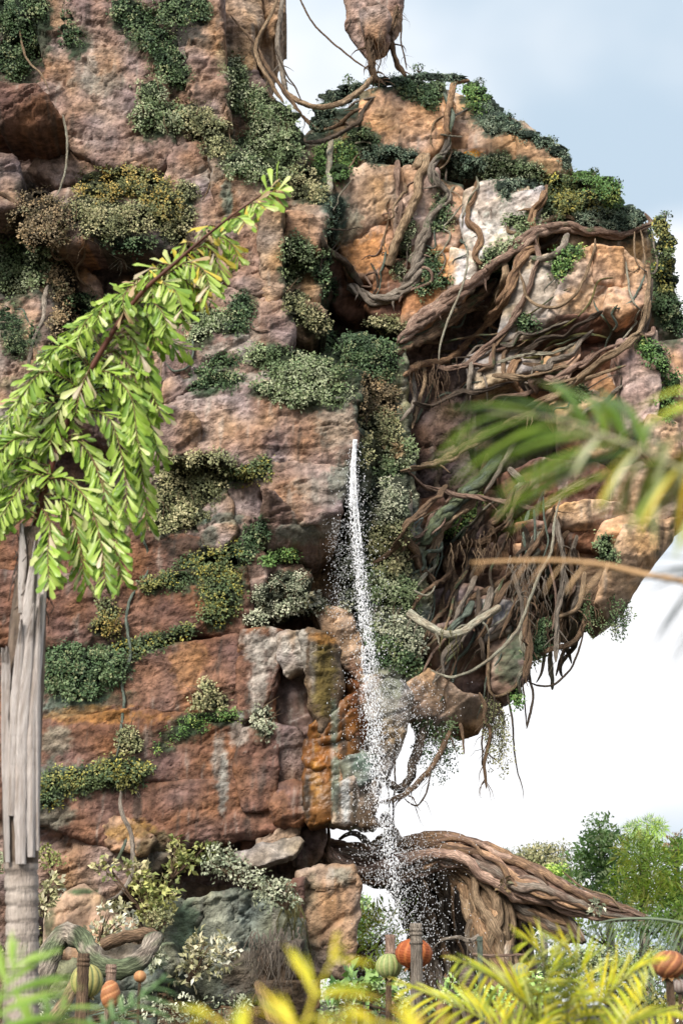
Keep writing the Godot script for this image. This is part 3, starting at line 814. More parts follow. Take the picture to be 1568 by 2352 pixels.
# a root traced over the rock: v points, half width in v, colour, options
func root(label: String, pv: Array, r0: float, r1: float, bark: String, o := {}) -> Node3D:
	var n := pv.size() / 2
	var ds := PackedFloat32Array()
	for i in n:
		var d := -1.0
		if o.has("d"):
			var dd: Array = o.d
			d = lerpf(dd[0], dd[dd.size() - 1], float(i) / (n - 1)) if dd.size() < 3 else dd[mini(i, dd.size() - 1)]
		else:
			for k in 5:
				var q := hit(pv[2 * i] + [0, -1, 1, 0, 0][k] * r0 * 0.8, pv[2 * i + 1] + [0, 0, 0, -1, 1][k] * r0 * 0.8)
				if q > 0 and (d < 0 or q < d):
					d = q
		ds.append(d)
	if not o.has("d"):
		var last := 33.0
		for i in n:
			if ds[i] > 0:
				last = ds[i]
				break
		for i in n:
			if ds[i] < 0:
				ds[i] = last
			last = ds[i]
		for pass_ in 6:
			for i in n:
				var a := ds[maxi(i - 1, 0)]
				var b := ds[mini(i + 1, n - 1)]
				ds[i] = minf(ds[i], (a + b) * 0.5 + 0.10)
	var p := PackedVector3Array()
	var r := PackedFloat32Array()
	var lift: float = o.get("lift", 0.55)
	for i in n:
		var rv := lerpf(r0, r1, float(i) / (n - 1)) * (1.15 if r0 > 4.0 else 1.0)
		var rad := metres(rv, ds[i])
		p.append(pt(pv[2 * i], pv[2 * i + 1], ds[i] - (rad * lift if not o.has("d") else 0.0)))
		r.append(rad)
	var sm := smooth_path(p, r, clampf(metres(r0, 32.0) * 0.5, 0.035, 0.09))
	var sp_: PackedVector3Array = sm[0]
	var sr: PackedFloat32Array = sm[1]
	if not o.get("blunt", false):
		for i in sr.size():          # roots run out to thin ends
			sr[i] *= 1.0 - 0.8 * pow(absf(2.0 * i / (sr.size() - 1) - 1.0), 7.0)
	# natural wander
	var wob: float = o.get("wob", 0.35)
	for i in sp_.size():
		var q := sp_[i]
		sp_[i] = q + Vector3(n_mid.get_noise_3d(q.x * 2.0, q.y * 2.0, 1.0), n_mid.get_noise_3d(q.x * 2.0, q.y * 2.0, 60.0), n_mid.get_noise_3d(q.x * 1.5, q.y * 1.5, 90.0)) * (sr[i] * wob + 0.012)
	var col: Array = BARK[bark]
	var t := thing(o.get("called", "root"), label, o.get("cat", "root"), sp_[0], o.get("group", ""))
	var g := Geo.new()
	var strands: int = o.get("n", 1)
	if strands > 1:
		var core := PackedFloat32Array()
		for x in sr:
			core.append(x * 0.6)
		tube(g, sp_, core, col[0] * 0.8, col[1], {"moss": o.get("moss", 0.0)})
		bundle(g, sp_, sr, strands, col[0], col[1], {"moss": o.get("moss", 0.0), "tw": o.get("tw", 0.3), "seed": int(pv[0])})
	else:
		tube(g, sp_, sr, col[0], col[1], {"moss": o.get("moss", 0.0), "sides": 8 if r0 < 4 else 11, "flute": o.get("flute", 0.14), "twist": o.get("twist", 0.7), "lump": o.get("lump", 0.3), "ridges": o.get("ridges", 3)})
	part("wood", geo_mesh(g), mat.bark, t)
	# side rootlets
	var tw: int = o.get("twigs", 0)
	for k in tw:
		var i := rng.randi_range(1, sp_.size() - 2)
		var gg := Geo.new()
		var q := sp_[i]
		var pp := PackedVector3Array([q])
		var rr := PackedFloat32Array([sr[i] * 0.4])
		var dir := Vector3(rng.randf_range(-1, 1), rng.randf_range(-1.2, 0.2), rng.randf_range(0.0, 0.5)).normalized()
		for s in 5:
			dir = (dir + Vector3(rng.randf_range(-0.5, 0.5), rng.randf_range(-0.6, 0.1), rng.randf_range(-0.3, 0.2))).normalized()
			q += dir * rng.randf_range(0.05, 0.12)
			pp.append(q)
			rr.append(sr[i] * 0.4 * (1.0 - (s + 1) / 5.5))
		tube(gg, pp, rr, col[0], col[1], {"sides": 5})
		part("rootlet", geo_mesh(gg), mat.bark, t)
	return t
# ---------------------------------------------------------------- leaves
var sprays := {}

func leaf_shape(g: Geo, at: Vector3, dir: Vector3, up: Vector3, ln: float, wd: float, tone: float, fold := 0.25) -> void:
	var side := dir.cross(up).normalized()
	var nn := side.cross(dir).normalized()
	var b := g.v.size()
	var mid := at + dir * ln * 0.5
	g.v.append(at)
	g.v.append(mid + side * wd * 0.5 + nn * wd * fold)
	g.v.append(at + dir * ln - nn * ln * 0.12)
	g.v.append(mid - side * wd * 0.5 + nn * wd * fold)
	g.v.append(at + dir * ln * 0.55)
	for k in 5:
		g.c.append(Color(tone, tone, tone))
		g.uv.append(Vector2.ZERO)
	g.idx.append_array([b, b + 1, b + 4, b + 1, b + 2, b + 4, b + 2, b + 3, b + 4, b + 3, b, b + 4])

# a sprig: leaves round a short stem, growing towards +z
func make_spray(count: int, ln: float, wd: float, spread: float, sd: int) -> ArrayMesh:
	var r := RandomNumberGenerator.new()
	r.seed = sd
	var g := Geo.new()
	for k in count:
		var a := r.randf() * TAU
		var rad := sqrt(r.randf()) * spread
		var at := Vector3(cos(a) * rad, sin(a) * rad, r.randf_range(-0.4, 0.5) * spread)
		var dir := Vector3(cos(a + r.randf_range(-0.9, 0.9)), sin(a + r.randf_range(-0.9, 0.9)), r.randf_range(-0.2, 0.8)).normalized()
		var up := Vector3(r.randf_range(-0.6, 0.6), r.randf_range(-0.2, 0.9), 0.8).normalized()
		if absf(dir.dot(up)) > 0.95:
			up = Vector3.UP
		leaf_shape(g, at, dir, up, ln * r.randf_range(0.7, 1.25), wd * r.randf_range(0.75, 1.2), r.randf_range(0.7, 1.2))
	return geo_mesh(g)

func make_sprays() -> void:
	sprays["ivy"] = [make_spray(12, 0.062, 0.042, 0.085, 1), make_spray(11, 0.066, 0.045, 0.09, 2), make_spray(13, 0.058, 0.038, 0.085, 3)]
	sprays["fine"] = [make_spray(14, 0.044, 0.022, 0.085, 4), make_spray(14, 0.046, 0.02, 0.09, 5)]
	sprays["big"] = [make_spray(7, 0.11, 0.066, 0.09, 6), make_spray(8, 0.105, 0.06, 0.10, 7)]
	sprays["tree"] = [make_spray(22, 0.16, 0.075, 0.34, 8), make_spray(20, 0.17, 0.08, 0.36, 9)]
	sprays["needle"] = [make_spray(26, 0.26, 0.02, 0.15, 10)]
	sprays["bamboo"] = [make_spray(20, 0.26, 0.045, 0.34, 11), make_spray(18, 0.28, 0.05, 0.36, 12)]

const LEAF := {
	"mid": [Color(0.203, 0.263, 0.127), Color(0.312, 0.355, 0.220), Color(0.127, 0.186, 0.085), Color(0.439, 0.473, 0.287)],
	"dark": [Color(0.083, 0.143, 0.060), Color(0.135, 0.194, 0.090), Color(0.053, 0.098, 0.045), Color(0.239, 0.269, 0.135)],
	"green": [Color(0.120, 0.232, 0.060), Color(0.179, 0.284, 0.090), Color(0.083, 0.164, 0.053), Color(0.314, 0.389, 0.105)],
	"blue": [Color(0.144, 0.212, 0.144), Color(0.220, 0.280, 0.203), Color(0.094, 0.152, 0.111), Color(0.338, 0.389, 0.270)],
	"gold": [Color(0.254, 0.239, 0.083), Color(0.404, 0.299, 0.090), Color(0.135, 0.158, 0.067), Color(0.508, 0.374, 0.105)],
	"yellow": [Color(0.115, 0.155, 0.06), Color(0.25, 0.245, 0.075), Color(0.075, 0.115, 0.05), Color(0.38, 0.34, 0.07)],
	"olive": [Color(0.244, 0.253, 0.122), Color(0.357, 0.334, 0.179), Color(0.163, 0.179, 0.090), Color(0.455, 0.423, 0.244)],
	"brown": [Color(0.260, 0.195, 0.111), Color(0.364, 0.260, 0.143), Color(0.143, 0.111, 0.065), Color(0.182, 0.169, 0.091)],
	"sage": [Color(0.359, 0.389, 0.269), Color(0.508, 0.523, 0.389), Color(0.209, 0.247, 0.164), Color(0.628, 0.628, 0.478)],
	"cream": [Color(0.620, 0.572, 0.390), Color(0.620, 0.620, 0.520), Color(0.416, 0.403, 0.221), Color(0.520, 0.494, 0.312)],
	"lemon": [Color(0.390, 0.403, 0.143), Color(0.494, 0.481, 0.208), Color(0.208, 0.247, 0.078), Color(0.546, 0.494, 0.286)],
	"fresh": [Color(0.351, 0.550, 0.098), Color(0.528, 0.720, 0.153), Color(0.198, 0.351, 0.078), Color(0.659, 0.720, 0.220)],
	"gum": [Color(0.338, 0.524, 0.169), Color(0.506, 0.691, 0.288), Color(0.186, 0.320, 0.119), Color(0.641, 0.720, 0.371)],
	"lime": [Color(0.547, 0.720, 0.101), Color(0.720, 0.720, 0.142), Color(0.325, 0.486, 0.081), Color(0.720, 0.720, 0.203)],
}

func leaf_cloud(parent: Node3D, xf: Array, kind: String, tones: String, called := "foliage") -> void:
	var list: Array = sprays[kind]
	var pal: Array = LEAF[tones]
	for k in list.size():
		var mine := []
		for i in range(k, xf.size(), list.size()):
			mine.append(xf[i])
		if mine.is_empty():
			continue
		var mm := MultiMesh.new()
		mm.transform_format = MultiMesh.TRANSFORM_3D
		mm.use_colors = true
		mm.mesh = list[k]
		mm.instance_count = mine.size()
		var inv := -parent.position
		for i in mine.size():
			var t: Transform3D = mine[i]
			var p := t.origin
			var patch := n_mid.get_noise_3d(p.x * 1.1, p.y * 1.1, p.z * 1.1)
			var w := rng.randf()
			var c: Color = pal[0]
			if patch + (w - 0.5) * 0.9 > 0.22:
				c = pal[1]
			elif patch + (w - 0.5) * 0.9 < -0.22:
				c = pal[2]
			if rng.randf() < 0.10:
				c = pal[3]
			c = c * rng.randf_range(0.75, 1.3)
			c.a = 1.0
			t.origin += inv
			mm.set_instance_transform(i, t)
			mm.set_instance_color(i, c)
		var o := MultiMeshInstance3D.new()
		o.name = called
		o.multimesh = mm
		o.material_override = mat.leaf
		o.set_meta("kind", "stuff")
		parent.add_child(o, true)

func aim(out: Vector3, sc: float) -> Basis:
	var z := out.normalized()
	var x := Vector3.UP.cross(z).normalized()
	var y := z.cross(x)
	var b := Basis(x, y, z)
	return b.rotated(z, rng.randf() * TAU).scaled(Vector3(sc, sc, sc))

# a plant that clings to the rock: ellipses in v units [x, y, rx, ry, ...]
func ivy(label: String, e: Array, tones: String, o := {}) -> Node3D:
	var kind: String = o.get("kind", "ivy")
	var dens: float = o.get("dens", 1.0)
	var bulge: float = o.get("bulge", 0.28)
	var called: String = o.get("called", "ivy_clump")
	var xf := []
	var where := Vector3.ZERO
	var n := e.size() / 4
	var g: Geo
	var mats := []
	var dflt: float = o.get("d", 0.0)
	for k in n:
		var ex: float = e[4 * k]
		var ey: float = e[4 * k + 1]
		var rx: float = e[4 * k + 2]
		var ry: float = e[4 * k + 3]
		var d0 := dflt
		if d0 == 0.0:
			var near := []
			for q in [[0, 0], [0.5, 0], [-0.5, 0], [0, 0.5], [0, -0.5]]:
				var h := hit(ex + q[0] * rx, ey + q[1] * ry)
				if h > 0:
					near.append(h)
			near.sort()
			d0 = near[near.size() / 2] if near.size() > 0 else 33.0
		var c := pt(ex, ey, d0)
		if k == 0:
			where = c
		var wx := metres(rx, d0)
		var wy := metres(ry, d0)
		var count := int(wx * wy * PI * 135.0 * dens) + 4
		for i in count:
			var a := rng.randf() * TAU
			var rr := sqrt(rng.randf())
			rr *= 1.12 + 0.35 * n_mid.get_noise_2d(ex * 0.1 + cos(a) * 1.5, ey * 0.1 + sin(a) * 1.5) * 1.6
			var vx := ex + cos(a) * rr * rx
			var vy := ey + sin(a) * rr * ry
			var h := hit(vx, vy, d0 - 2.2, d0 + 1.6)
			if h < 0:
				if rr > 0.85 and not o.get("free", false):
					continue
				h = d0
			h = clampf(h, d0 - 0.9, d0 + 0.7)
			var mound := bulge * sqrt(maxf(0.0, 1.0 - rr * rr))
			var lumps := 0.5 + 0.5 * n_mid.get_noise_2d(vx * 0.035, vy * 0.035)
			var q := pt(vx, vy, h - 0.03 - mound * (0.35 + 0.65 * rng.randf()) * (0.5 + lumps))
			var dirv := Vector3((q.x - c.x) / maxf(wx, 0.1) * 0.5 + rng.randf_range(-0.4, 0.4), 0.35 + (q.y - c.y) / maxf(wy, 0.1) * 0.4 + rng.randf_range(-0.35, 0.35), 0.8)
			xf.append(Transform3D(aim(dirv, rng.randf_range(0.65, 1.2) * o.get("sc", 1.0)), q))
		if o.get("mat", true):
			g = Geo.new()
			moss_mound(g, ex, ey, rx * 0.86, ry * 0.86, d0, bulge * 0.55, tones)
			mats.append(g)
	var t := thing(called, label, o.get("cat", "plant"), where, o.get("group", ""))
	for m in mats:
		part("moss_mat", geo_mesh(m), mat.mat, t)
	leaf_cloud(t, xf, kind, tones)
	for k in int(o.get("twigs", 0)):
		var gg := Geo.new()
		var i := rng.randi_range(0, xf.size() - 1)
		var q: Vector3 = xf[i].origin
		var dir := Vector3(rng.randf_range(-0.8, 0.8), rng.randf_range(0.1, 1.0), rng.randf_range(0.1, 0.6)).normalized()
		var pp := PackedVector3Array([q - dir * 0.1])
		var rr := PackedFloat32Array([0.016])
		for s in 4:
			dir = (dir + Vector3(rng.randf_range(-0.5, 0.5), rng.randf_range(-0.3, 0.4), rng.randf_range(-0.2, 0.2))).normalized()
			q += dir * 0.1
			pp.append(q)
			rr.append(0.014 * (1.0 - (s + 1) / 4.6))
		tube(gg, pp, rr, BARK.tan[0], BARK.brown[0], {"sides": 5})
		part("twig", geo_mesh(gg), mat.bark, t)
	return t

func moss_mound(g: Geo, ex: float, ey: float, rx: float, ry: float, d0: float, bulge: float, tones: String) -> void:
	var nr := 9
	var na := 26
	var base := g.v.size()
	var pal: Array = LEAF[tones]
	for i in nr + 1:
		for k in na:
			var rr := float(i) / nr
			var a := TAU * k / na
			var edge := 1.0 + 0.5 * n_mid.get_noise_2d(ex * 0.1 + cos(a) * 1.6, ey * 0.1 + sin(a) * 1.6)
			var vx := ex + cos(a) * rr * rx * edge
			var vy := ey + sin(a) * rr * ry * edge
			var h := hit(vx, vy, d0 - 1.2, d0 + 1.0)
			if h < 0:
				h = d0
			h = clampf(h, d0 - 0.7, d0 + 0.6)
			var m := bulge * sqrt(maxf(0.0, 1.0 - rr * rr * rr * rr)) * (0.75 + 0.7 * n_mid.get_noise_2d(vx * 0.05, vy * 0.05))
			if i == nr:
				m = -0.25
			g.v.append(pt(vx, vy, h - m))
			var cc: Color = pal[2] * (0.75 + 0.5 * n_mid.get_noise_2d(vx * 0.09, vy * 0.09))
			cc.a = 1.0
			g.c.append(cc)
			g.uv.append(Vector2.ZERO)
	for i in nr:
		for k in na:
			var a := base + i * na + k
			var b := base + i * na + (k + 1) % na
			g.idx.append_array([a, b, b + na, a, b + na, a + na])

# a free-standing bush: ellipses at given depth, leaves through the volume, twigs from a base
func bush(label: String, e: Array, d: float, kind: String, tones: String, o := {}) -> Node3D:
	var n := e.size() / 4
	var low := Vector3.INF
	for k in n:
		var q := pt(e[4 * k], e[4 * k + 1] + e[4 * k + 3], d)
		if q.y < low.y:
			low = q
	var t := thing(o.get("called", "bush"), label, o.get("cat", "bush"), low, o.get("group", ""))
	var xf := []
	var g := Geo.new()
	for k in n:
		var c := pt(e[4 * k], e[4 * k + 1], d)
		var wx := metres(e[4 * k + 2], d)
		var wy := metres(e[4 * k + 3], d)
		var wz := minf(wx, wy) * 0.9
		var size: float = {"ivy": 0.12, "fine": 0.11, "big": 0.15, "tree": 0.45, "needle": 0.35, "bamboo": 0.5}[kind] * o.get("sc", 1.0)
		var count := int(wx * wy / (size * size) * 5.0 * o.get("dens", 1.0)) + 5
		for i in count:
			var v := Vector3(rng.randfn(0, 1), rng.randfn(0, 1), rng.randfn(0, 1)).normalized()
			var lump := 1.0 + 0.5 * n_mid.get_noise_3d(v.x * 1.6 + e[4 * k], v.y * 1.6, v.z * 1.6)
			var rr := pow(rng.randf(), 0.45) * lump
			var q := c + Vector3(v.x * wx, v.y * wy, v.z * wz) * rr
			var dirv := v + Vector3(rng.randf_range(-0.5, 0.5), rng.randf_range(0.0, 0.7), rng.randf_range(-0.3, 0.6))
			xf.append(Transform3D(aim(dirv, rng.randf_range(0.7, 1.25) * o.get("sc", 1.0)), q))
		var stems: int = o.get("stems", 3)
		for s in stems:
			var v := Vector3(rng.randf_range(-0.6, 0.6) * wx, rng.randf_range(-0.2, 0.6) * wy, rng.randf_range(-0.5, 0.5) * wz)
			var mid := low.lerp(c + v, 0.5) + Vector3(rng.randf_range(-0.1, 0.1), 0, 0) * wx
			var pp := PackedVector3Array([low, mid, c + v])
			var r0: float = o.get("stem", 0.02)
			var sm := smooth_path(pp, PackedFloat32Array([r0, r0 * 0.6, r0 * 0.25]), 0.15 * maxf(1.0, r0 / 0.04))
			tube(g, sm[0], sm[1], BARK.brown[0], BARK.brown[1], {"sides": 6})
	part("stems", geo_mesh(g), mat.bark, t)
	leaf_cloud(t, xf, kind, tones)
	return t

func tree(label: String, base: Array, top: Array, d: float, crown: Array, kind: String, tones: String, o := {}) -> void:
	var b := pt(base[0], base[1], d)
	b.y = 0.0
	var tp := pt(top[0], top[1], d)
	var t := thing(o.get("called", "tree"), label, "tree", b, o.get("group", ""))
	var g := Geo.new()
	var r0: float = o.get("r", 0.22)
	var mid := b.lerp(tp, 0.5) + Vector3(rng.randf_range(-0.4, 0.4), 0, rng.randf_range(-0.4, 0.4))
	var sm := smooth_path(PackedVector3Array([b, mid, tp]), PackedFloat32Array([r0, r0 * 0.65, r0 * 0.18]), 0.5)
	var bk: Array = BARK[o.get("bark", "grey")]
	tube(g, sm[0], sm[1], bk[0], bk[1], {"lump": 0.1, "flute": 0.05})
	var xf := []
	for k in crown.size() / 4:
		var c := pt(crown[4 * k], crown[4 * k + 1], d + rng.randf_range(-0.6, 0.6))
		var wx := metres(crown[4 * k + 2], d) * 1.28
		var wy := metres(crown[4 * k + 3], d) * 1.28
		var wz := (wx + wy) * 0.5
		c.z += rng.randf_range(-0.5, 0.5) * wz
		# limb from the trunk to the clump
		var along := clampf((c.y - wy * 0.8 - b.y) / maxf(tp.y - b.y, 0.1), 0.15, 0.9)
		var from := b.lerp(tp, along)
		var lm := smooth_path(PackedVector3Array([from, from.lerp(c, 0.55) + Vector3(0, wy * 0.15, 0), c]), PackedFloat32Array([r0 * 0.4, r0 * 0.22, r0 * 0.08]), 0.4)
		tube(g, lm[0], lm[1], bk[0], bk[1], {"sides": 6})
		var size: float = 0.42 * o.get("sc", 1.0)
		var count := int((wx * wy + wx * wz + wy * wz) / (size * size) * 4.2 * o.get("dens", 1.0)) + 8
		for i in count:
			var v := Vector3(rng.randfn(0, 1), rng.randfn(0, 1), rng.randfn(0, 1)).normalized()
			var lump := 1.0 + 0.6 * n_mid.get_noise_3d(v.x * 2.0 + crown[4 * k], v.y * 2.0, v.z * 2.0)
			var q := c + Vector3(v.x * wx, v.y * wy, v.z * wz) * pow(rng.randf(), 0.5) * lump
			xf.append(Transform3D(aim(v + Vector3(rng.randf_range(-0.4, 0.4), rng.randf_range(0, 0.7), 0.2), rng.randf_range(0.7, 1.25) * o.get("sc", 1.0)), q))
	part("trunk", geo_mesh(g), mat.bark, t)
	leaf_cloud(t, xf, kind, tones, "crown")
# ---------------------------------------------------------------- roots and vines, one by one
func make_roots() -> void:
	# above the crown
	root("thick sagging vine slung from the pillar to the overhang's crown", [646,198,675,227,723,245,771,240,819,215,851,183,862,165], 5.5, 6.5, "tan", {"called":"vine","cat":"vine","d":[33.2,33.0,32.9,32.9,33.2,33.5,33.6]})
	root("thin taut brown vine crossing the sky to the hanging boulder", [680,-20,711,42,745,80,783,114,820,143,849,161], 2.4, 2.4, "brown", {"called":"vine","cat":"vine","d":[33.3,33.3]})
	root("frayed twisted root under the left of the hanging boulder", [848,80,848,110,853,138,861,168,875,190], 8, 9, "brown", {"n":5,"d":[33.3,33.6],"twigs":14})
	root("dark twisted root under the right of the hanging boulder", [912,10,905,48,894,84,903,118,912,148,930,176], 5, 8, "brown", {"n":4,"d":[33.6,33.9],"twigs":8})
	root("thin dangling rootlet right of the dark twisted root", [917,20,921,60,920,95,928,130,934,160], 2, 2, "brown", {"d":[33.4,33.8],"twigs":6})
	root("slender rootlet between the two boulder roots", [872,70,868,110,874,140,866,165], 1.6, 1.6, "brown", {"d":[33.1,33.4],"twigs":4})
	root("curled rootlet at the hanging boulder's left side", [808,45,800,70,806,90,815,100], 1.8, 1.2, "dark", {"d":[33.0,33.2]})
	root("pale straight root falling along the upper rock pillar's right edge", [652,-20,644,40,636,100,645,150,655,205,675,235], 5, 6, "grey", {"d":[33.4,33.2],"twigs":4})
	root("gnarled root crossing the upper rock pillar beside the straight pale one", [640,-10,625,30,600,75,588,110,600,155,628,200,650,235], 4, 6, "tan", {"d":[33.3,33.0]})
	root("branching root climbing the lower right of the upper pillar", [530,35,560,72,590,105,612,150,640,190,668,232,693,262], 3, 6, "brown", {"d":[33.4,32.9],"twigs":5})
	root("thin vine dropping from the pillar roots over the sky", [630,110,645,145,660,175,678,200,692,232], 2, 2, "dark", {"called":"vine","cat":"vine","d":[32.9,32.9]})
	root("hooked root sweeping over the ivy right of the pillar", [600,150,615,175,612,195], 3, 3, "tan", {})
	root("bark-stripped root arching under the sagging vine", [690,262,720,290,745,300,780,285,805,262,830,250], 5, 4, "brown", {"twigs":4})
	root("pale forked root just below the sagging vine", [800,248,815,236,840,228,862,222], 3.5, 3, "grey", {})
	# crown and upper face
	root("bright orange root running down the crown's cliff", [1078,186,1060,184,1043,192,1034,227,1025,266,1024,304,1026,324], 8, 6, "orange", {})
	root("grey-green root twisting down beside the bright orange root", [990,168,1008,178,1016,200,1024,231,1040,263,1034,291,1030,325], 5.5, 5, "teal", {"moss":0.5})
	root("long pale twisted trunk-like root down the middle of the overhang's face", [1030,318,1024,340,1011,357,995,381,998,413,1024,445,1008,471,985,503,973,541,966,579,950,605], 6, 13, "grey", {"n":4,"tw":0.35,"moss":0.3,"twigs":4,"blunt":true})
	root("knotted coiled root at the foot of the long twisted one", [962,590,956,622,938,650,920,670,888,689,860,690,834,676,802,657], 14, 9, "grey", {"n":5,"tw":0.5,"twigs":5,"blunt":true})
	root("thin root spiralling round the long twisted one", [990,590,966,585,945,597,960,612,985,620,990,645,960,660,930,672,915,695], 3, 4, "pink", {"lift":5.0})
	root("bent hollow-ended root shaped like a pipe below the ledge", [953,386,963,364,978,360,976,387,963,407,957,445,941,477,928,509,909,557,893,610], 9.5, 9, "tan", {"ridges":5,"lump":0.35,"blunt":true})
	root("straight mauve-grey root left of the pipe-shaped one", [912,367,912,397,914,445,921,471,916,509,905,551,894,600], 7, 6, "pink", {"n":2})
	root("weathered pale root hanging straight at the overhang's left end", [763,316,756,365,757,413,758,446], 7.5, 5, "pale", {"lift":1.6})
	root("charred grey and red bough reaching out from the left ivy", [700,327,739,325,771,311,806,291,825,279,835,253,858,224], 5, 4, "dark", {"lift":1.2,"twigs":3})
	root("thin curved pale root above the overhang's left ledge", [815,329,835,325,850,330,868,333], 3, 2.2, "pale", {})
	root("thin root slanting up to the ledge on the left", [766,425,790,393,805,380,820,357,832,345], 2.4, 1.6, "tan", {})
	root("small pale cross-twig over the orange root", [1010,308,1030,312,1062,314], 3, 2, "pale", {"lift":4.0})
	root("grey twig branching right from the orange root", [1036,266,1055,260,1075,250,1092,238], 3, 1.6, "grey", {})
	root("thin vertical root left of the orange one", [1020,265,1000,278,992,300,988,325,998,345], 2.5, 2, "tan", {})
	root("wavy side root left of the pale twisted one", [1030,330,1036,350,1024,375,1008,388], 2.6, 2.2, "tan", {})
	root("short grey drop root right of the pale twisted one", [1025,385,1024,405,1024,430], 2.8, 1.8, "grey", {})
	root("forked pale tips on the right of the twisted root", [1008,460,1025,450,1036,436,1044,428], 5, 2, "pale", {"twigs":3})
	root("thin yellow-grey root snaking over the lower orange slab", [902,450,886,470,892,500,885,530,880,555,886,580], 2.4, 2, "tan", {})
	root("dark root slipping behind the rock column at the overhang's left", [739,541,748,570,761,583,793,605,812,630,834,664], 6, 9, "dark", {"moss":0.4})
	root("dark horizontal rootlet on the pink rock left of the orange slab", [748,525,790,528,812,524,830,520], 2, 1.4, "dark", {"twigs":2})
	root("orange and grey claw-like root splitting over the white slab's left", [1094,415,1085,458,1072,477,1077,510,1100,536,1100,560,1092,592,1106,606], 5, 9, "orange", {"n":3,"tw":0.4})
	root("thin pale rope hanging in front of the orange and white rock", [1073,560,1069,628,1048,692,1023,750,1010,795,1007,828], 2.6, 2.8, "pale", {"called":"vine","cat":"vine","d":[33.1,32.6]})
	root("twiggy rootlet branching across the white slab", [1105,485,1128,475,1140,465,1150,472], 2, 1, "pink", {"twigs":4})
	# centre right tangle
	root("thick orange-barked branch rising from the ivy right of the white slab", [1256,424,1245,458,1223,483,1222,512,1230,538,1226,566,1204,586,1188,611,1175,650,1156,688,1130,723,1108,752,1076,784], 11, 11, "orange", {"n":3,"tw":0.25,"twigs":4})
	root("long mauve-grey bough sweeping right across the overhang to its edge", [1480,490,1492,512,1469,525,1434,540,1402,538,1354,531,1316,525,1271,525,1232,534,1204,554,1168,579,1130,608,1104,634,1066,659,1042,677,1010,699,978,725,946,756,915,788], 8, 16, "pink", {"n":4,"tw":0.15,"lift":1.3,"moss":0.15,"twigs":6})
	root("mossy thick root running just under the mauve-grey bough", [1140,640,1090,690,1050,722,1000,755,950,788,915,815], 12, 14, "brown", {"n":3,"moss":0.45})
	root("short pale root joining the bough from the left", [1166,516,1166,532,1185,538,1210,545], 4, 5, "tan", {})
	root("tan root looping above the long bough", [1245,510,1284,496,1316,502,1338,514], 5.5, 5, "tan", {})
	root("broken pale branch end resting above the bough's middle", [1349,498,1373,510,1399,518], 6, 4.5, "pale", {})
	root("grey root curving down under the bough's middle", [1303,536,1292,566,1271,586,1245,595,1215,590], 7.5, 6, "grey", {"lift":1.2,"moss":0.3})
	root("dark double root tucked under the bough", [1284,538,1271,554,1245,566,1225,580], 6, 5, "dark", {"n":3})
	root("smooth pink root descending left from the orange branch", [1229,562,1237,589,1227,621,1216,659,1200,694,1172,739,1136,781,1098,813,1076,835,1050,848], 7, 7, "pink", {"n":2,"lift":1.4})
	root("knobbly tan root dropping from the long bough to the tangle", [1157,590,1159,634,1143,675,1128,705,1110,735], 7, 9, "tan", {"twigs":4})
	root("segmented rope-like vine hanging in a deep loop", [1188,614,1200,646,1207,678,1232,701,1271,706,1303,691,1332,659,1351,614,1364,576,1366,548], 3.8, 4, "tan", {"called":"vine","cat":"vine","lift":3.0,"lump":0.1})
	root("knotted pale root wrapped across the tangle's left", [1064,716,1090,708,1112,708,1130,718,1118,738,1102,722], 6, 5, "tan", {"lift":2.5})
	root("thin grey side root left of the knot", [1030,712,1060,704,1090,700,1112,690], 3, 3.6, "grey", {"lift":2.0})
	root("jointed pale rootlet hanging under the knot", [1127,715,1126,745,1122,775,1100,790,1084,793], 3.6, 3, "pale", {"lift":3.0})
	root("yellow-green thin vine climbing the tan rock ledges", [1197,783,1239,774,1290,752,1332,720,1357,688,1373,646,1408,637], 2.6, 2.2, "lime", {"called":"vine","cat":"vine"})
	root("second yellow-green vine bordering the block below the ledges", [1200,822,1239,818,1264,790,1296,778,1338,766,1396,776], 4, 3, "lime", {"called":"vine","cat":"vine","moss":0.3})
	root("dark green thin vine creeping left of the rope loop", [1180,770,1200,735,1240,705,1290,670,1310,662], 2.2, 1.6, "lime", {"called":"vine","cat":"vine","moss":0.6})
	root("short green vine over the tan ledges near the prow", [1362,690,1372,715,1390,735,1402,760,1390,790,1385,810], 2.6, 2.6, "teal", {"called":"vine","cat":"vine","moss":0.4})
	root("greenish hook root under the prow's overhanging block", [1418,700,1405,720,1415,745,1405,760], 3, 3, "teal", {"moss":0.4})
	root("long smooth tan root running diagonally down from the prow", [1490,620,1488,650,1485,700,1480,735,1460,768,1428,800,1380,829,1348,858,1306,887,1258,919,1216,951,1178,973,1130,996,1066,1028,1022,1056,984,1071,920,1082], 7, 10, "tan", {"n":3,"tw":0.12,"lift":2.6,"twigs":5})
	root("short broken stub forking off the long diagonal root", [1462,765,1480,772,1494,768,1500,750], 5, 5, "pink", {})
	root("outer hanging loop of thin root at the prow", [1479,506,1495,531,1501,570,1509,602,1501,627,1479,621,1466,608], 2.6, 2.4, "grey", {"lift":4.0})
	root("inner hanging loop of thin root at the prow", [1456,531,1456,586,1466,612,1452,625,1440,618], 2.2, 2, "tan", {"lift":3.0})
	root("straight thin root dropping beside the inner loop", [1470,528,1476,560,1480,600,1478,630], 2.4, 2, "tan", {"lift":2.0})
	root("pale tendril trailing across the prow's face", [1436,600,1440,630,1444,666,1456,698,1482,722], 2.6, 2.2, "pale", {"lift":1.0})
	root("grey tendril joining the prow loops to the face", [1480,630,1470,655,1450,690,1420,708,1408,703], 2.6, 2.6, "teal", {"lift":1.0})
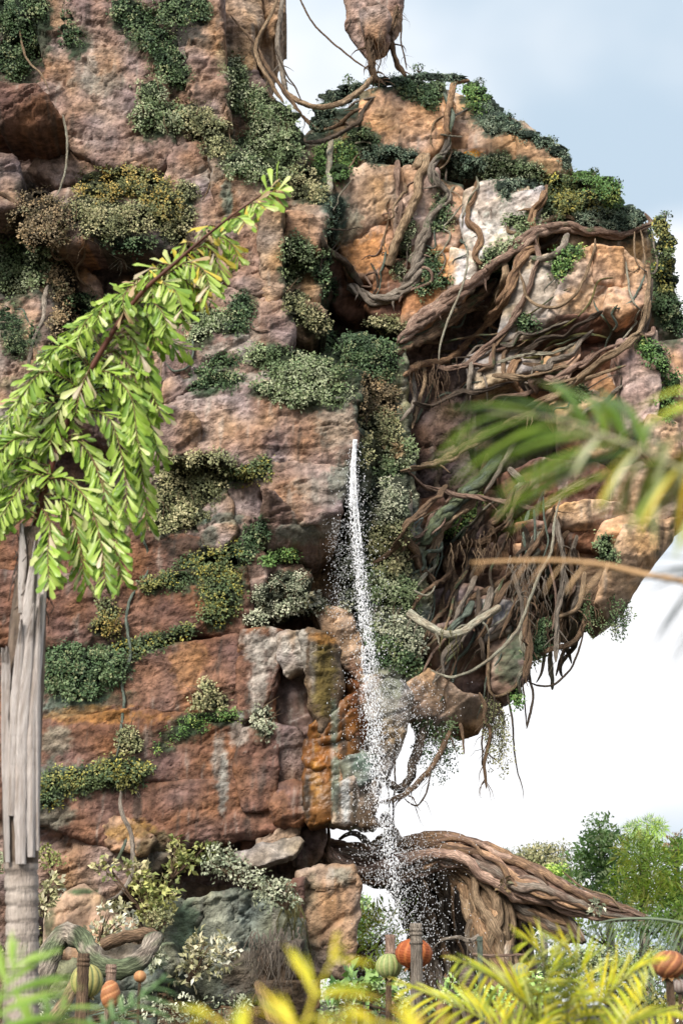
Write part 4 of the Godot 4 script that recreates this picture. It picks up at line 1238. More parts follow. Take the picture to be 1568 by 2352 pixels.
	root("dark root binding the prow's right edge", [1496,640,1490,690,1486,740,1470,790], 5, 4, "dark", {})
	# tangle above the cave
	root("reddish knotted root across the mouth of the dark hollow", [926,862,962,838,1010,833,1042,817,1074,785,1100,763], 7, 7, "orange", {"lift":2.0,"twigs":8})
	root("knobbly root hanging from the reddish knotted one", [966,825,976,862,966,910,955,945,946,985], 4.5, 3.6, "tan", {"lift":4.0,"lump":0.4})
	root("left pale root hanging before the hollow", [946,850,950,916,936,948,918,968], 5, 4.5, "grey", {"lift":4.0})
	root("green-tinged root hanging before the hollow", [998,872,985,905,968,942,954,972], 3, 2.8, "teal", {"lift":4.0})
	root("broad dangling root crossed by the blurred frond's upper leaflets", [1082,830,1078,870,1074,900,1058,948], 5.5, 4, "grey", {"lift":3.0})
	root("thin dangling root right of the broad dangling one", [1100,840,1110,862,1117,890,1119,926], 2.8, 2.2, "grey", {"lift":3.0})
	root("fat gnarled root spreading like fingers below the yellow-green vines", [1374,808,1354,823,1322,845,1274,874,1245,868,1222,876,1232,905], 9, 11, "pink", {"n":3})
	root("reddish forked root curling left of the gnarled fingers", [1196,826,1180,838,1172,861,1188,890,1210,915], 8, 9, "orange", {"n":2})
	root("brown looping root on the grey rock left of the forked one", [1206,783,1178,784,1160,808,1156,850,1164,876], 6, 4, "brown", {"moss":0.2})
	root("green-painted thin root over the gnarled fingers", [1228,880,1240,862,1270,857,1300,852,1316,843], 3.4, 3.4, "teal", {"moss":0.75})
	root("pale stick leaning across the gnarled fingers", [1150,930,1175,900,1205,868], 2.6, 2.2, "pale", {"lift":5.0})
	root("grey root elbow at the lower right rock face", [1330,975,1345,945,1385,925,1410,900,1428,885], 5, 5, "grey", {"twigs":4})
	root("thin dark root down the reddish face right of the grey elbow", [1410,830,1425,870,1420,910,1432,935], 2.4, 2, "dark", {"twigs":4})
	# tangle below the cave
	root("twisted mauve root sagging right below the diagonal one", [935,1082,968,1115,1012,1125,1057,1141,1102,1144,1160,1151,1224,1170,1262,1157,1304,1128,1352,1100,1380,1088], 5, 6, "pink", {"n":3,"lift":4.0,"tw":0.6,"twigs":5})
	root("mossy thick root slanting down left through the tangle", [1150,1045,1102,1105,1038,1164,1000,1202,965,1250], 13, 13, "teal", {"n":3,"moss":0.75,"tw":0.1})
	root("brown root winding along the mossy thick root", [1121,1042,1110,1080,1096,1116,1076,1160,1036,1189,1006,1237,984,1295], 8, 9, "tan", {"n":2,"lift":2.4})
	root("grey root forking down from the diagonal root's middle", [1192,1000,1166,1042,1140,1093,1110,1135], 6, 4, "grey", {"lift":2.4,"moss":0.3})
	root("stout brown root bending left in the middle of the tangle", [1182,1120,1160,1176,1134,1215,1115,1240,1076,1247,1042,1262,1030,1295,1044,1330,1034,1390], 11, 9, "brown", {"n":3,"lift":2.2,"twigs":10})
	root("short grey stub above the stout brown root", [1166,1075,1185,1092,1198,1110,1180,1128], 6.5, 8, "grey", {"lift":2.4})
	root("dark curved root in the left of the hollow", [1000,1060,1010,1085,1000,1110,1012,1128], 6, 5, "dark", {})
	root("bark-covered reddish root rising diagonally to the right", [1032,1404,1076,1375,1121,1356,1160,1330,1185,1304,1224,1260,1249,1215,1274,1160], 6.5, 6, "brown", {"lift":4.0,"lump":0.35,"twigs":12})
	root("long pale vine sagging from the tangle round to the lower boulders", [1286,1144,1272,1196,1265,1266,1236,1324,1211,1388,1185,1452,1134,1503,1096,1532,1048,1555,1016,1551,988,1538], 3.4, 4, "pale", {"called":"vine","cat":"vine","d":[31.8,31.7,31.6,31.6,31.7,31.7,31.8,31.9,31.9,32.0,32.1]})
	root("broken pale branch poking right from the ivy below the hollow", [940,1408,974,1432,1022,1455,1057,1452,1102,1423,1146,1395], 8.5, 7, "pale", {"d":[32.0,31.6,31.4,31.4,31.5,31.6],"lump":0.15,"twigs":6,"blunt":true})
	root("brown root slipping out of the ivy beside the tangle", [924,1230,952,1266,968,1308,1002,1335], 8, 8, "brown", {"twigs":6})
	root("small pale bent twig above the broken branch", [950,1355,975,1368,990,1362,998,1345], 2.5, 2, "pale", {"d":[31.8,31.7]})
	root("dark red hanging root before the grey boulder", [1098,1350,1100,1400,1094,1440,1106,1480,1112,1525], 5, 4.5, "dark", {"lift":3.0,"twigs":10})
	root("twisted grey root column hanging at the tangle's right", [1276,1190,1290,1276,1294,1324,1282,1388,1278,1452,1276,1520], 6, 5, "grey", {"n":3,"d":[32.1,32.0],"twigs":6})
	root("thin root hugging the twisted grey column", [1258,1290,1272,1340,1276,1390,1268,1450], 3, 2.4, "pink", {"d":[32.0,32.1]})
	root("brown root bundle hanging above the green rock", [1205,1330,1208,1390,1210,1450,1216,1510,1205,1560], 8, 7, "brown", {"n":4,"d":[32.4,32.2],"twigs":14})
	root("pair of grey roots falling in front of the brown ledges", [1178,1310,1190,1350,1196,1400,1200,1450], 5, 4, "grey", {"n":3,"d":[32.4,32.3],"twigs":10})
	root("teal-painted straight rootlet below the mauve root", [1226,1170,1228,1210,1227,1245], 3, 2.4, "teal", {"d":[32.0,32.0]})
	root("curling teal rootlet beside the straight teal one", [1247,1140,1248,1180,1252,1215,1258,1245,1246,1280], 2.6, 2, "teal", {"d":[32.0,32.0]})
	root("looped tan root at the lower right edge of the tangle", [1340,1312,1337,1362,1323,1397,1294,1412,1270,1418], 6, 4, "tan", {"d":[32.2,32.5],"twigs":5})
	root("outermost brown root arching back from the prow's underside", [1372,1345,1352,1394,1336,1445,1313,1477,1262,1493,1225,1508], 6, 5, "brown", {"d":[32.3,32.8],"twigs":8})
	root("thin dark vine loop hanging below the outermost root", [1340,1450,1326,1500,1304,1542,1272,1571,1236,1575,1206,1562], 2.4, 2.4, "dark", {"called":"vine","cat":"vine","d":[32.5,32.6]})
	root("long thin root dangling alone against the white sky", [1164,1590,1176,1651,1179,1708,1188,1772,1198,1804,1202,1836], 2.8, 0.7, "dark", {"d":[32.4,32.4]})
	root("dangling root ending in a blunt tip against the sky", [1217,1515,1216,1555,1223,1603,1214,1647,1208,1674], 2.8, 3, "dark", {"d":[32.4,32.4]})
	root("short thin root left of the blunt-tipped one", [1200,1560,1203,1600,1206,1640,1208,1668], 2, 1.6, "dark", {"d":[32.4,32.4]})
	root("forked root hanging from the lowest boulder's right end", [1099,1590,1115,1625,1113,1651,1125,1680,1121,1715,1112,1756,1116,1812], 5, 3, "brown", {"d":[31.9,32.3],"twigs":10})
	root("thin companion of the forked root below the lowest boulder", [1110,1660,1106,1700,1108,1730,1106,1760], 2.4, 1.6, "dark", {"d":[32.2,32.2],"twigs":4})
	root("short pointed root under the middle of the lowest boulder", [1057,1660,1062,1690,1066,1734], 4.5, 1.0, "brown", {"d":[32.3,32.3]})
	root("dark wet arc of root sweeping left below the lowest boulder", [1040,1664,1006,1737,968,1788,936,1820,897,1839,870,1842], 5, 6, "brown", {"d":[32.4,32.2,32.0,31.8,31.6,31.4],"twigs":8})
	root("thick dark root loop behind the falling water", [972,1670,960,1727,944,1756,940,1788,916,1811,890,1795,882,1770], 10, 7, "dark", {"d":[32.4,32.3,32.2,32.2,32.1,32.0,32.0]})
	root("wiry dark loop under the wet arc of root", [990,1765,980,1814,961,1849,942,1846,926,1832], 2.2, 1.8, "dark", {"d":[31.9,31.8],"twigs":5})
	root("wet cord hanging through the waterfall's spray", [905,1700,907,1795,902,1850,905,1905], 2.2, 2.2, "dark", {"d":[31.8,31.8]})
	root("second wet cord left of the first in the spray", [878,1760,890,1810,893,1860,886,1900], 1.8, 1.8, "dark", {"d":[31.8,31.8]})
	root("jointed vine curling round the green rock", [1121,1462,1120,1523,1121,1577,1134,1599,1160,1593,1185,1574,1190,1545], 3.6, 3.4, "tan", {"called":"vine","cat":"vine","lift":2.0,"lump":0.35})
	# cliff vines
	root("tan vine curving down the ivy in the upper left corner", [33,-10,45,60,56,120,70,145,95,170,113,207], 2.8, 2.4, "tan", {"called":"vine","cat":"vine","lift":2.0})
	root("pale vine hanging before the shadowed hollow at upper left", [145,263,155,320,152,380,140,430,130,450], 3, 2.6, "pale", {"called":"vine","cat":"vine","d":[31.2,31.3]})
	root("thin tan vine over the pale stained rock at upper centre", [472,300,466,325,493,370,482,425,464,465], 2.2, 1.6, "tan", {"called":"vine","cat":"vine"})
	root("rust-toned root looping over the orange patch at left", [122,557,120,580,131,596,154,592,157,580], 2.8, 2.4, "tan", {})
	root("root snaking down the orange patch behind the palm frond", [221,532,198,548,194,590,176,618,189,647,211,663,230,688], 2.6, 3, "tan", {"twigs":2})
	root("short root left of the orange patch", [154,590,162,600,173,618], 2.6, 2.6, "tan", {})
	root("spidery pale rootlets on the dark rock behind the frond tip", [292,620,286,600,265,590,250,582], 2, 1, "pale", {"twigs":6})
	root("grey-barked root down the left column", [110,655,102,689,102,727,83,765,72,810,67,850], 5.5, 4.5, "grey", {})
	root("thin forked root left of the grey-barked one", [80,785,90,810,84,845,70,870,52,878], 3, 2.6, "grey", {})
	root("teal root sprouting on the left column", [24,700,36,710,55,712,62,730,72,748], 2.8, 2, "teal", {})
	root("stout brown stub at the left edge above the brown leaves", [-10,440,15,450,45,475], 5, 4, "brown", {})
	root("smooth grey stick leaning over the pink nose of rock", [512,648,480,699,450,729], 2.8, 2.4, "grey", {"lift":2.0})
	root("grey root hooking left below the leaning stick", [442,764,442,814,430,844,400,851,380,834], 2.6, 2.6, "teal", {"lift":2.0})
	root("tan vine trailing from the frond tip's rock ledge", [400,704,380,739,373,799,370,864,370,940], 2.8, 1.6, "tan", {"called":"vine","cat":"vine","lift":2.5})
	root("mossy rope on the pale boulder behind the frond", [348,806,342,840,325,868], 3.4, 2.6, "teal", {"moss":0.5})
	root("peeling tan vine running down the lower cliff", [314,1195,330,1240,340,1270,337,1320,305,1365,291,1420,300,1505,280,1555,285,1610,277,1690,267,1742], 3.2, 3.4, "teal", {"called":"vine","cat":"vine","lift":1.5,"twigs":4})
	root("grey vine looping off the cliff foot into the yellow bush", [277,1815,280,1866,300,1916,305,1991,290,2035,270,2058,245,2068], 4.5, 4, "grey", {"called":"vine","cat":"vine","d":[30.6,30.5,30.3,29.6,29.0,28.6,28.3]})
	root("mossy offshoot of the grey vine at the cliff foot", [290,1925,280,1955,255,1996], 3.6, 3.6, "teal", {"d":[30.4,30.2],"moss":0.6})
	root("bare pale twig on the ivy above the grey vine", [262,1785,300,1800,315,1825,335,1850], 2, 1, "pale", {"twigs":5})
	root("short dark root on the ledge right of the pink nose", [565,742,590,758,618,756], 2.6, 2.2, "pink", {"lift":2.0})

func fringe(label: String, v: Array, d: float, count: int, ln: float, bark: String, leafy := "") -> void:
	var g := Geo.new()
	var t := thing("rootlet_fringe", label, "roots", pt(v[0], v[1], d))
	var xf := []
	for k in count:
		var u := rng.randf()
		var q := pt(lerpf(v[0], v[2], u), lerpf(v[1], v[3], u) + rng.randf_range(-30, 30), d + rng.randf_range(-0.35, 0.35))
		var l := ln * rng.randf_range(0.3, 1.2)
		var pp := PackedVector3Array([q])
		var rr := PackedFloat32Array([rng.randf_range(0.006, 0.016)])
		var n := 6
		for s in n:
			q += Vector3(rng.randf_range(-0.55, 0.55), -1.0, rng.randf_range(-0.2, 0.2)) * l / n
			pp.append(q)
			rr.append(rr[0] * (1.0 - (s + 0.6) / n))
			if leafy and rng.randf() < 0.75:
				xf.append(Transform3D(aim(Vector3(rng.randf_range(-1, 1), rng.randf_range(-1, 0.2), 1), rng.randf_range(0.5, 0.9)), q))
		tube(g, pp, rr, BARK[bark][0], BARK[bark][1], {"sides": 4, "flute": 0.0})
	var o := part("rootlets", geo_mesh(g), mat.bark, t)
	o.set_meta("kind", "stuff")
	if leafy:
		leaf_cloud(t, xf, "ivy", leafy, "leaves")

func make_fringes() -> void:
	fringe("wispy rootlets dangling below the prow's lowest tip", [1395, 1405, 1440, 1385], 32.6, 16, 0.55, "dark", "dark")
	fringe("leafy rootlets hanging under the lowest boulder's left end", [950, 1650, 1040, 1668], 32.6, 36, 0.85, "dark", "dark")
	fringe("leafy trailers hanging at the lowest boulder's right end", [1118, 1600, 1150, 1640], 32.3, 22, 1.1, "dark", "olive")
	fringe("mat of dry rootlets hanging in the tangle's centre", [1080, 1250, 1200, 1215], 32.6, 30, 0.6, "brown")
	fringe("rootlets draped over the stout brown root", [1030, 1260, 1140, 1245], 32.0, 22, 0.45, "tan")
	fringe("long pale rootlets hanging below the brown ledges", [1170, 1300, 1260, 1310], 32.5, 46, 1.0, "grey")
	fringe("tangled rootlets hanging above the green rock", [1190, 1400, 1300, 1420], 32.7, 46, 0.9, "brown")
	fringe("rootlets trailing from the knotted reddish root", [940, 860, 1050, 840], 32.4, 30, 0.6, "brown")
	fringe("dry rootlets matted over the dark earthy boulder", [575, 2165, 690, 2155], 26.7, 90, 0.75, "grey")
	fringe("moss strands hanging from the broken pale branch", [1010, 1455, 1060, 1452], 31.4, 18, 0.4, "lime")
	fringe("fine strands beneath the hanging boulder", [835, 85, 885, 85], 33.3, 22, 0.8, "brown")
	fringe("rootlets hanging under the prow's right edge", [1330, 1380, 1400, 1360], 32.6, 20, 0.5, "brown", "dark")
	fringe("grassy green strands beside the squared rock pillar", [650, 2070, 690, 2080], 28.2, 40, 1.4, "lime")
# ---------------------------------------------------------------- clinging plants
func ivies() -> Array:
	return [
	["deep green ivy filling the upper left corner", [60,60,50,70, 30,130,45,55, 75,10,40,40, 20,20,40,50], "dark", {"bulge":0.4}],
	["narrow green ivy streak on the upper left rock face", [155,60,20,45, 175,85,22,20], "dark", {"bulge":0.08,"dens":0.7}],
	["dark ivy band across the top of the upper left face", [290,20,45,30, 330,60,45,40, 365,95,35,35, 405,20,50,40, 450,20,35,35], "dark", {"bulge":0.3}],
	["ivy tongue trailing down the upper face beneath the dark band", [390,130,32,45, 410,170,28,30], "dark", {}],
	["bushy olive growth with sprigs in the middle of the upper cliff", [350,215,35,40, 345,260,40,45, 395,270,45,35], "mid", {"bulge":0.4,"twigs":8}],
	["olive ivy spreading right under the upper pink column", [440,270,50,35, 480,295,45,30, 500,330,40,30], "olive", {"bulge":0.3,"twigs":4}],
	["grey-green ivy below the upper rock pillar", [540,165,32,40, 560,220,40,40, 595,240,35,45], "mid", {"bulge":0.35,"twigs":5}],
	["thick ivy shoulder left of the sagging vine", [640,270,50,40, 660,330,45,45, 615,300,50,45], "mid", {"bulge":0.45,"twigs":6}],
	["ivy with pale tips hanging below the thick shoulder", [570,345,50,38, 600,385,50,35, 545,375,35,30, 650,390,42,32], "mid", {"bulge":0.35}],
	["ivy draped over the rock column's cap", [700,430,48,30, 690,400,45,30, 735,445,25,22], "olive", {"bulge":0.25,"dens":1.2}],
	["ivy belt round the middle of the rock column", [680,570,38,28, 700,600,38,25, 665,620,28,32], "mid", {"bulge":0.2}],
	["ivy at the rock column's foot", [700,720,48,20, 675,690,28,28, 730,740,38,20], "olive", {"bulge":0.2,"twigs":4}],
	["golden ivy mound on the ledge at upper left", [235,425,60,35, 300,415,60,35, 350,430,45,40, 380,470,40,40], "gold", {"bulge":0.45}],
	["brown withered shrub at the left edge of the golden mound", [90,470,45,40, 60,510,45,40, 130,500,45,40, 95,545,50,28], "brown", {"bulge":0.4,"twigs":10,"called":"shrub"}],
	["grey-olive ivy under the golden mound", [200,480,50,35, 260,490,55,38, 320,500,55,35, 240,525,60,25], "olive", {"bulge":0.35,"twigs":4}],
	["sparse olive ivy on the pink rock right of the golden mound", [410,490,38,35, 400,530,32,28, 430,440,28,25], "olive", {"bulge":0.15,"dens":0.8}],
	["green ivy hanging at the left edge of the middle cliff", [35,590,50,45, 80,610,45,50, 25,640,40,40], "mid", {"bulge":0.35}],
	["withered brown trailers beside the left column", [140,640,28,45, 150,700,28,45, 140,755,30,35, 120,620,28,28], "brown", {"bulge":0.25}],
	["dark moss covering the left column's top", [20,740,35,45, 40,790,28,32, 75,770,14,32], "dark", {"bulge":0.1,"kind":"fine"}],
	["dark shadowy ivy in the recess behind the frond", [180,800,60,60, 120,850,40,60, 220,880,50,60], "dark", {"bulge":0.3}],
	["sparse ivy sprigs over the dark recessed wall", [220,720,40,22, 300,560,60,22, 190,690,40,25], "dark", {"bulge":0.15,"dens":0.6}],
	["ivy tuft on the pink nose of rock", [555,705,32,38, 545,740,28,25], "dark", {"bulge":0.2}],
	["green ivy strip on the pale ledge below the leaning stick", [470,735,45,22, 455,770,28,20, 500,730,35,20], "mid", {"bulge":0.15}],
	["dark ivy patch on the white-streaked rock", [480,860,40,22, 515,870,45,22, 460,885,25,14], "dark", {"bulge":0.15}],
	["small ivy on the white-streaked rock's upper edge", [520,830,30,12, 500,825,20,12], "dark", {"bulge":0.1}],
	["broad pale-tipped ivy cushion above the waterfall block", [610,815,50,22, 660,840,60,38, 720,850,60,40, 690,890,60,30], "mid", {"bulge":0.45,"dens":1.2}],
	["ivy fringe spilling over the waterfall block's upper edge", [610,890,40,15, 700,920,40,18, 770,905,40,28, 660,905,40,18], "mid", {"bulge":0.2}],
	["dense dark ivy mound beside the waterfall's lip", [760,790,55,35, 820,800,55,45, 875,820,45,50, 790,840,50,40], "dark", {"bulge":0.5,"dens":1.2}],
	["brownish ivy below the dense mound at the waterfall's lip", [850,890,50,40, 880,920,40,40, 840,930,30,30], "brown", {"bulge":0.3,"twigs":5}],
	["grey-green ivy curtain right of the waterfall's top", [870,975,38,38, 900,1000,32,32, 855,1040,30,38], "olive", {"bulge":0.25,"twigs":6}],
	["ivy around the mauve leaf tuft at the waterfall's right", [905,1050,38,32, 935,1030,25,25, 890,1085,30,30], "mid", {"bulge":0.3}],
	["silvery trailing plants over the grey stone right of the falls", [870,1140,28,40, 915,1130,30,40, 900,1180,35,28], "sage", {"bulge":0.2,"kind":"fine"}],
	["dense grey ivy mass halfway down the waterfall's right side", [870,1240,40,45, 920,1235,30,45, 900,1290,45,40], "olive", {"bulge":0.4,"twigs":6}],
	["dark green ivy in the lower middle right of the falls", [890,1350,50,45, 860,1330,35,40, 930,1370,35,38], "mid", {"bulge":0.4}],
	["pale flecked ivy beside the broken branch", [930,1430,42,38, 955,1480,25,35, 900,1430,38,35], "sage", {"bulge":0.4,"twigs":4}],
	["deep green ivy at the bottom of the waterfall's right side", [900,1490,45,38, 940,1520,32,30, 870,1470,30,30], "dark", {"bulge":0.35}],
	["grey-flecked ivy left of the falling water", [800,1330,20,40, 790,1290,18,35, 805,1375,20,25], "sage", {"bulge":0.15,"dens":0.9}],
	["olive ivy carpet below the waterfall block", [430,1075,55,35, 490,1065,55,28, 400,1110,45,35, 470,1115,55,32], "olive", {"bulge":0.4}],
	["lighter shrubby ivy at the carpet's lower left", [390,1160,45,38, 430,1175,50,35, 380,1200,38,25], "olive", {"bulge":0.35,"twigs":6}],
	["yellow-green creeper on the waterfall block's left flank", [590,1080,38,25, 550,1090,35,22, 610,1060,18,15], "yellow", {"bulge":0.12,"dens":0.8}],
	["ivy in the cleft between the two pink wedges", [575,1240,22,28, 560,1270,28,22, 600,1215,18,28], "dark", {"bulge":0.15}],
	["yellow-flecked ivy cascading down the lower cliff's middle", [470,1290,55,28, 500,1325,50,35, 530,1280,35,30, 510,1370,45,38, 500,1410,32,28], "yellow", {"bulge":0.25,"dens":1.1}],
	["ivy strand leading left from the yellow-flecked cascade", [400,1330,45,22, 350,1345,28,14], "yellow", {"bulge":0.15}],
	["small hanging shrub on the layered red rock", [250,1410,22,30, 245,1440,30,20, 240,1385,14,12], "gold", {"bulge":0.25,"twigs":6}],
	["dark ivy curtain beside the palm trunk on the lower cliff", [150,1510,50,32, 140,1550,45,40, 210,1530,55,45, 180,1580,60,28, 260,1530,40,40], "dark", {"bulge":0.35,"dens":1.1}],
	["ivy garland along the long crack to the right of the dark curtain", [300,1485,38,20, 345,1475,38,18, 385,1465,28,14, 425,1445,30,12], "yellow", {"bulge":0.2}],
	["silver-grey shrub in the notch beside the waterfall", [660,1340,38,25, 620,1370,35,30, 690,1350,25,35], "sage", {"bulge":0.4,"twigs":8,"called":"shrub","kind":"fine"}],
	["silver-grey plants along the ledge above the white-streaked knob", [650,1395,50,18, 700,1385,38,18, 600,1420,38,18, 730,1390,18,14], "sage", {"bulge":0.3}],
	["ivy tuft under the waterfall block's dark underside", [640,1275,32,12, 670,1270,22,10, 615,1285,20,12], "green", {"bulge":0.15}],
	["small olive shrub growing out of the lower red cliff", [475,1580,18,22, 490,1610,30,18, 460,1610,20,15], "olive", {"bulge":0.3,"twigs":8,"called":"shrub"}],
	["low moss and creeper patch under the small olive shrub", [490,1645,60,15, 440,1660,35,18, 520,1640,30,12], "green", {"bulge":0.08,"kind":"fine","dens":0.7}],
	["pale dry shrub hanging at the grey pillar", [600,1640,22,18, 608,1670,18,22, 590,1660,14,12], "sage", {"bulge":0.35,"twigs":8,"called":"shrub"}],
	["sprig of yellow ivy above the lower ledge shrub", [295,1690,22,18, 300,1715,30,12], "olive", {"bulge":0.2,"twigs":3}],
	["round yellow-green shrub on the lower ledge", [265,1760,45,28, 310,1765,38,22, 230,1785,40,25, 280,1790,40,20], "yellow", {"bulge":0.4,"called":"shrub","twigs":6}],
	["yellow-green creeper stretching left from the ledge shrub to the trunk", [180,1790,38,25, 130,1800,38,32, 110,1835,25,20], "yellow", {"bulge":0.2}],
	["green algae and sprigs on the lower red wall", [400,1690,35,14, 370,1715,28,12, 420,1675,20,10], "green", {"bulge":0.04,"kind":"fine","dens":0.45,"mat":false}],
	# overhang
	["ivy on the crown's left slope under the sagging vine", [770,225,45,22, 810,210,45,22, 745,255,30,22, 730,285,28,20], "blue", {"bulge":0.35,"kind":"fine","dens":1.3}],
	["ivy along the crown's very top", [880,188,40,15, 925,185,40,14, 980,176,45,12, 1035,178,40,10], "blue", {"bulge":0.3,"kind":"fine","dens":1.3}],
	["ivy cushion hanging over the crown's orange face", [955,205,38,28, 985,225,28,25, 940,195,28,18, 1000,200,25,22], "dark", {"bulge":0.4}],
	["ivy clump with yellow top at the crown's right", [1090,210,28,28, 1105,235,32,25, 1075,205,18,15], "green", {"bulge":0.4}],
	["ivy falling down the crown's right shoulder", [1125,255,35,32, 1150,280,32,28, 1130,290,28,20, 1175,290,25,18], "blue", {"bulge":0.35,"kind":"fine","dens":1.2}],
	["ivy strip edging the crown's lower right slope", [1210,308,32,12, 1245,325,28,14, 1280,345,25,18, 1300,370,14,22], "blue", {"bulge":0.25,"kind":"fine"}],
	["bright green ivy curtain at the overhang's left end", [745,360,28,32, 790,355,32,35, 740,400,25,32, 780,395,28,25], "green", {"bulge":0.35,"dens":1.1}],
	["shadowed moss slope left below the crown's orange face", [820,305,32,18, 850,320,28,14, 800,330,28,14], "dark", {"bulge":0.1,"kind":"fine"}],
	["ivy roll along the ledge left of the pipe-shaped root", [855,350,35,18, 900,350,38,18, 940,362,32,18, 870,372,28,12], "blue", {"bulge":0.4,"kind":"fine","dens":1.3}],
	["ivy roll along the ledge right of the twisted root", [1050,360,32,15, 1090,375,38,20, 1070,395,32,18, 1040,390,25,22], "blue", {"bulge":0.4,"kind":"fine","dens":1.3}],
	["sage ivy on the ledge above the white slab", [1140,365,32,15, 1170,385,40,20, 1215,395,40,20, 1130,395,35,18], "mid", {"bulge":0.4,"kind":"fine","dens":1.2}],
	["ivy tongue hanging over the white slab's top", [1165,425,32,20, 1160,445,14,14, 1210,420,32,14], "blue", {"bulge":0.25,"kind":"fine"}],
	["yellow-flecked ivy thatch at the overhang's upper right", [1290,425,45,25, 1330,430,50,25, 1290,465,40,28, 1350,460,50,25], "yellow", {"bulge":0.45,"dens":1.2}],
	["green ivy dome on the skyline of the upper right", [1340,405,40,14, 1375,420,45,20, 1400,440,35,22, 1410,465,28,18], "green", {"bulge":0.4,"dens":1.1}],
	["grey-green ivy blanket along the right skyline above the long bough", [1390,490,50,22, 1430,490,40,25, 1460,500,28,22, 1350,505,40,18, 1420,520,50,15], "blue", {"bulge":0.4,"kind":"fine","dens":1.3}],
	["ivy patch left of the thick orange-barked branch", [1185,505,32,15, 1205,520,28,14, 1270,490,28,28], "mid", {"bulge":0.25}],
	["yellow ivy hanging down the prow's far right edge", [1515,520,22,28, 1530,560,25,35, 1525,610,28,35, 1535,650,25,28], "yellow", {"bulge":0.4,"dens":1.1}],
	["dark ivy on the prow's lower right edge", [1535,700,28,32, 1550,740,28,32, 1520,690,20,25], "dark", {"bulge":0.35}],
	["ivy patch below the stub at the prow", [1500,810,32,25, 1480,790,20,20, 1520,840,20,20], "green", {"bulge":0.2}],
	["white-flecked ivy between the claw root and the long bough", [1150,585,35,25, 1125,605,28,20, 1175,570,28,18, 1190,555,20,15], "mid", {"bulge":0.2}],
	["ivy under the long bough's middle", [1290,600,30,28, 1310,580,30,18, 1285,625,22,14], "green", {"bulge":0.15}],
	["mossy patch beside the claw root's foot", [1015,470,22,28, 1010,510,28,20, 985,600,28,28], "dark", {"bulge":0.12}],
	["moss and ivy right of the knotted coil", [985,620,28,22, 1010,645,28,14, 975,660,22,22], "dark", {"bulge":0.15}],
	["teal moss on the overhang's left rock shoulder", [770,480,22,38, 760,530,16,28, 745,450,14,22], "blue", {"bulge":0.06,"kind":"fine","dens":0.8}],
	["moss strip between the mauve-grey and twisted roots", [930,560,16,38, 915,620,14,28, 945,520,12,22], "mid", {"bulge":0.06,"kind":"fine"}],
	["small ivy in the shadow left of the dark root", [740,620,18,38, 755,660,18,22, 750,590,14,20], "dark", {"bulge":0.15}],
	["ivy under the mauve bough's lower end", [890,745,40,18, 860,740,28,14, 920,755,22,12], "olive", {"bulge":0.25}],
	["small moss patch on the grey rock beside the pink root", [1210,745,28,14, 1200,730,18,14], "dark", {"bulge":0.1}],
	["ivy tuft on the rust face below the long diagonal root", [1325,900,25,22, 1310,885,18,16], "dark", {"bulge":0.2}],
	["small ivy on the lower right corner of the overhang", [1390,1250,18,25, 1400,1280,16,16], "dark", {"bulge":0.15}],
	["green moss between the tangled roots below the hollow", [1060,1180,28,28, 1040,1215,28,20, 1090,1150,22,28], "green", {"bulge":0.12}],
	["dark ivy on the edge beside the brown root bundle", [1240,1470,18,32, 1225,1500,18,22, 1250,1440,14,18], "dark", {"bulge":0.2,"d":32.8,"free":true}],
	["hanging fern tuft below the green rock", [1190,1595,10,18, 1188,1610,8,14], "green", {"bulge":0.1,"d":32.3,"free":true,"called":"fern"}],
	["ivy sprigs at the far right edge above the right frond", [1530,930,20,35, 1545,880,20,30], "green", {"bulge":0.15,"dens":0.8}],
	["red and mauve leaf tuft beside the waterfall", [907,1040,16,10, 918,1032,8,8], "brown", {"bulge":0.35,"kind":"big","mat":false,"called":"bromeliad","dens":1.4}],
	["cream dead leaves in a tuft above the white-streaked knob", [715,1375,16,9], "cream", {"bulge":0.45,"kind":"big","mat":false,"called":"bromeliad","dens":2.5}],
	]

func sprigs() -> void:
	var spots := [["leftmost sprig on the crown's skyline, below the sagging vine", 800,180,9,12], ["dark sprig on the crown's top right of the boulder roots", 962,158,16,10],
		["lone sprig above the bright orange root", 1042,178,8,9], ["pair of sprigs on the crown above the yellow-topped clump", 1098,186,14,10],
		["sprig on the crown's lower right slope", 1268,322,12,9], ["thin branching sprig on the green dome's left", 1362,397,16,10],
		["thin sprig at the right end of the green dome", 1415,420,18,12], ["sprig at the top of the prow's right edge", 1528,492,14,10],
		["tiny sprig on the crown's right shoulder skyline", 1170,268,10,8], ["bare-stemmed sprig on the upper left cliff", 350,150,14,18]]
	for s in spots:
		var d := hit(s[1], s[2] + 22)
		if d < 0:
			d = 34.0
		bush(s[0], [s[1], s[2], s[3], s[4]], d, "ivy", "dark", {"called": "sprig", "cat": "plant", "stems": 5, "stem": 0.018, "dens": 0.55, "sc": 0.8})

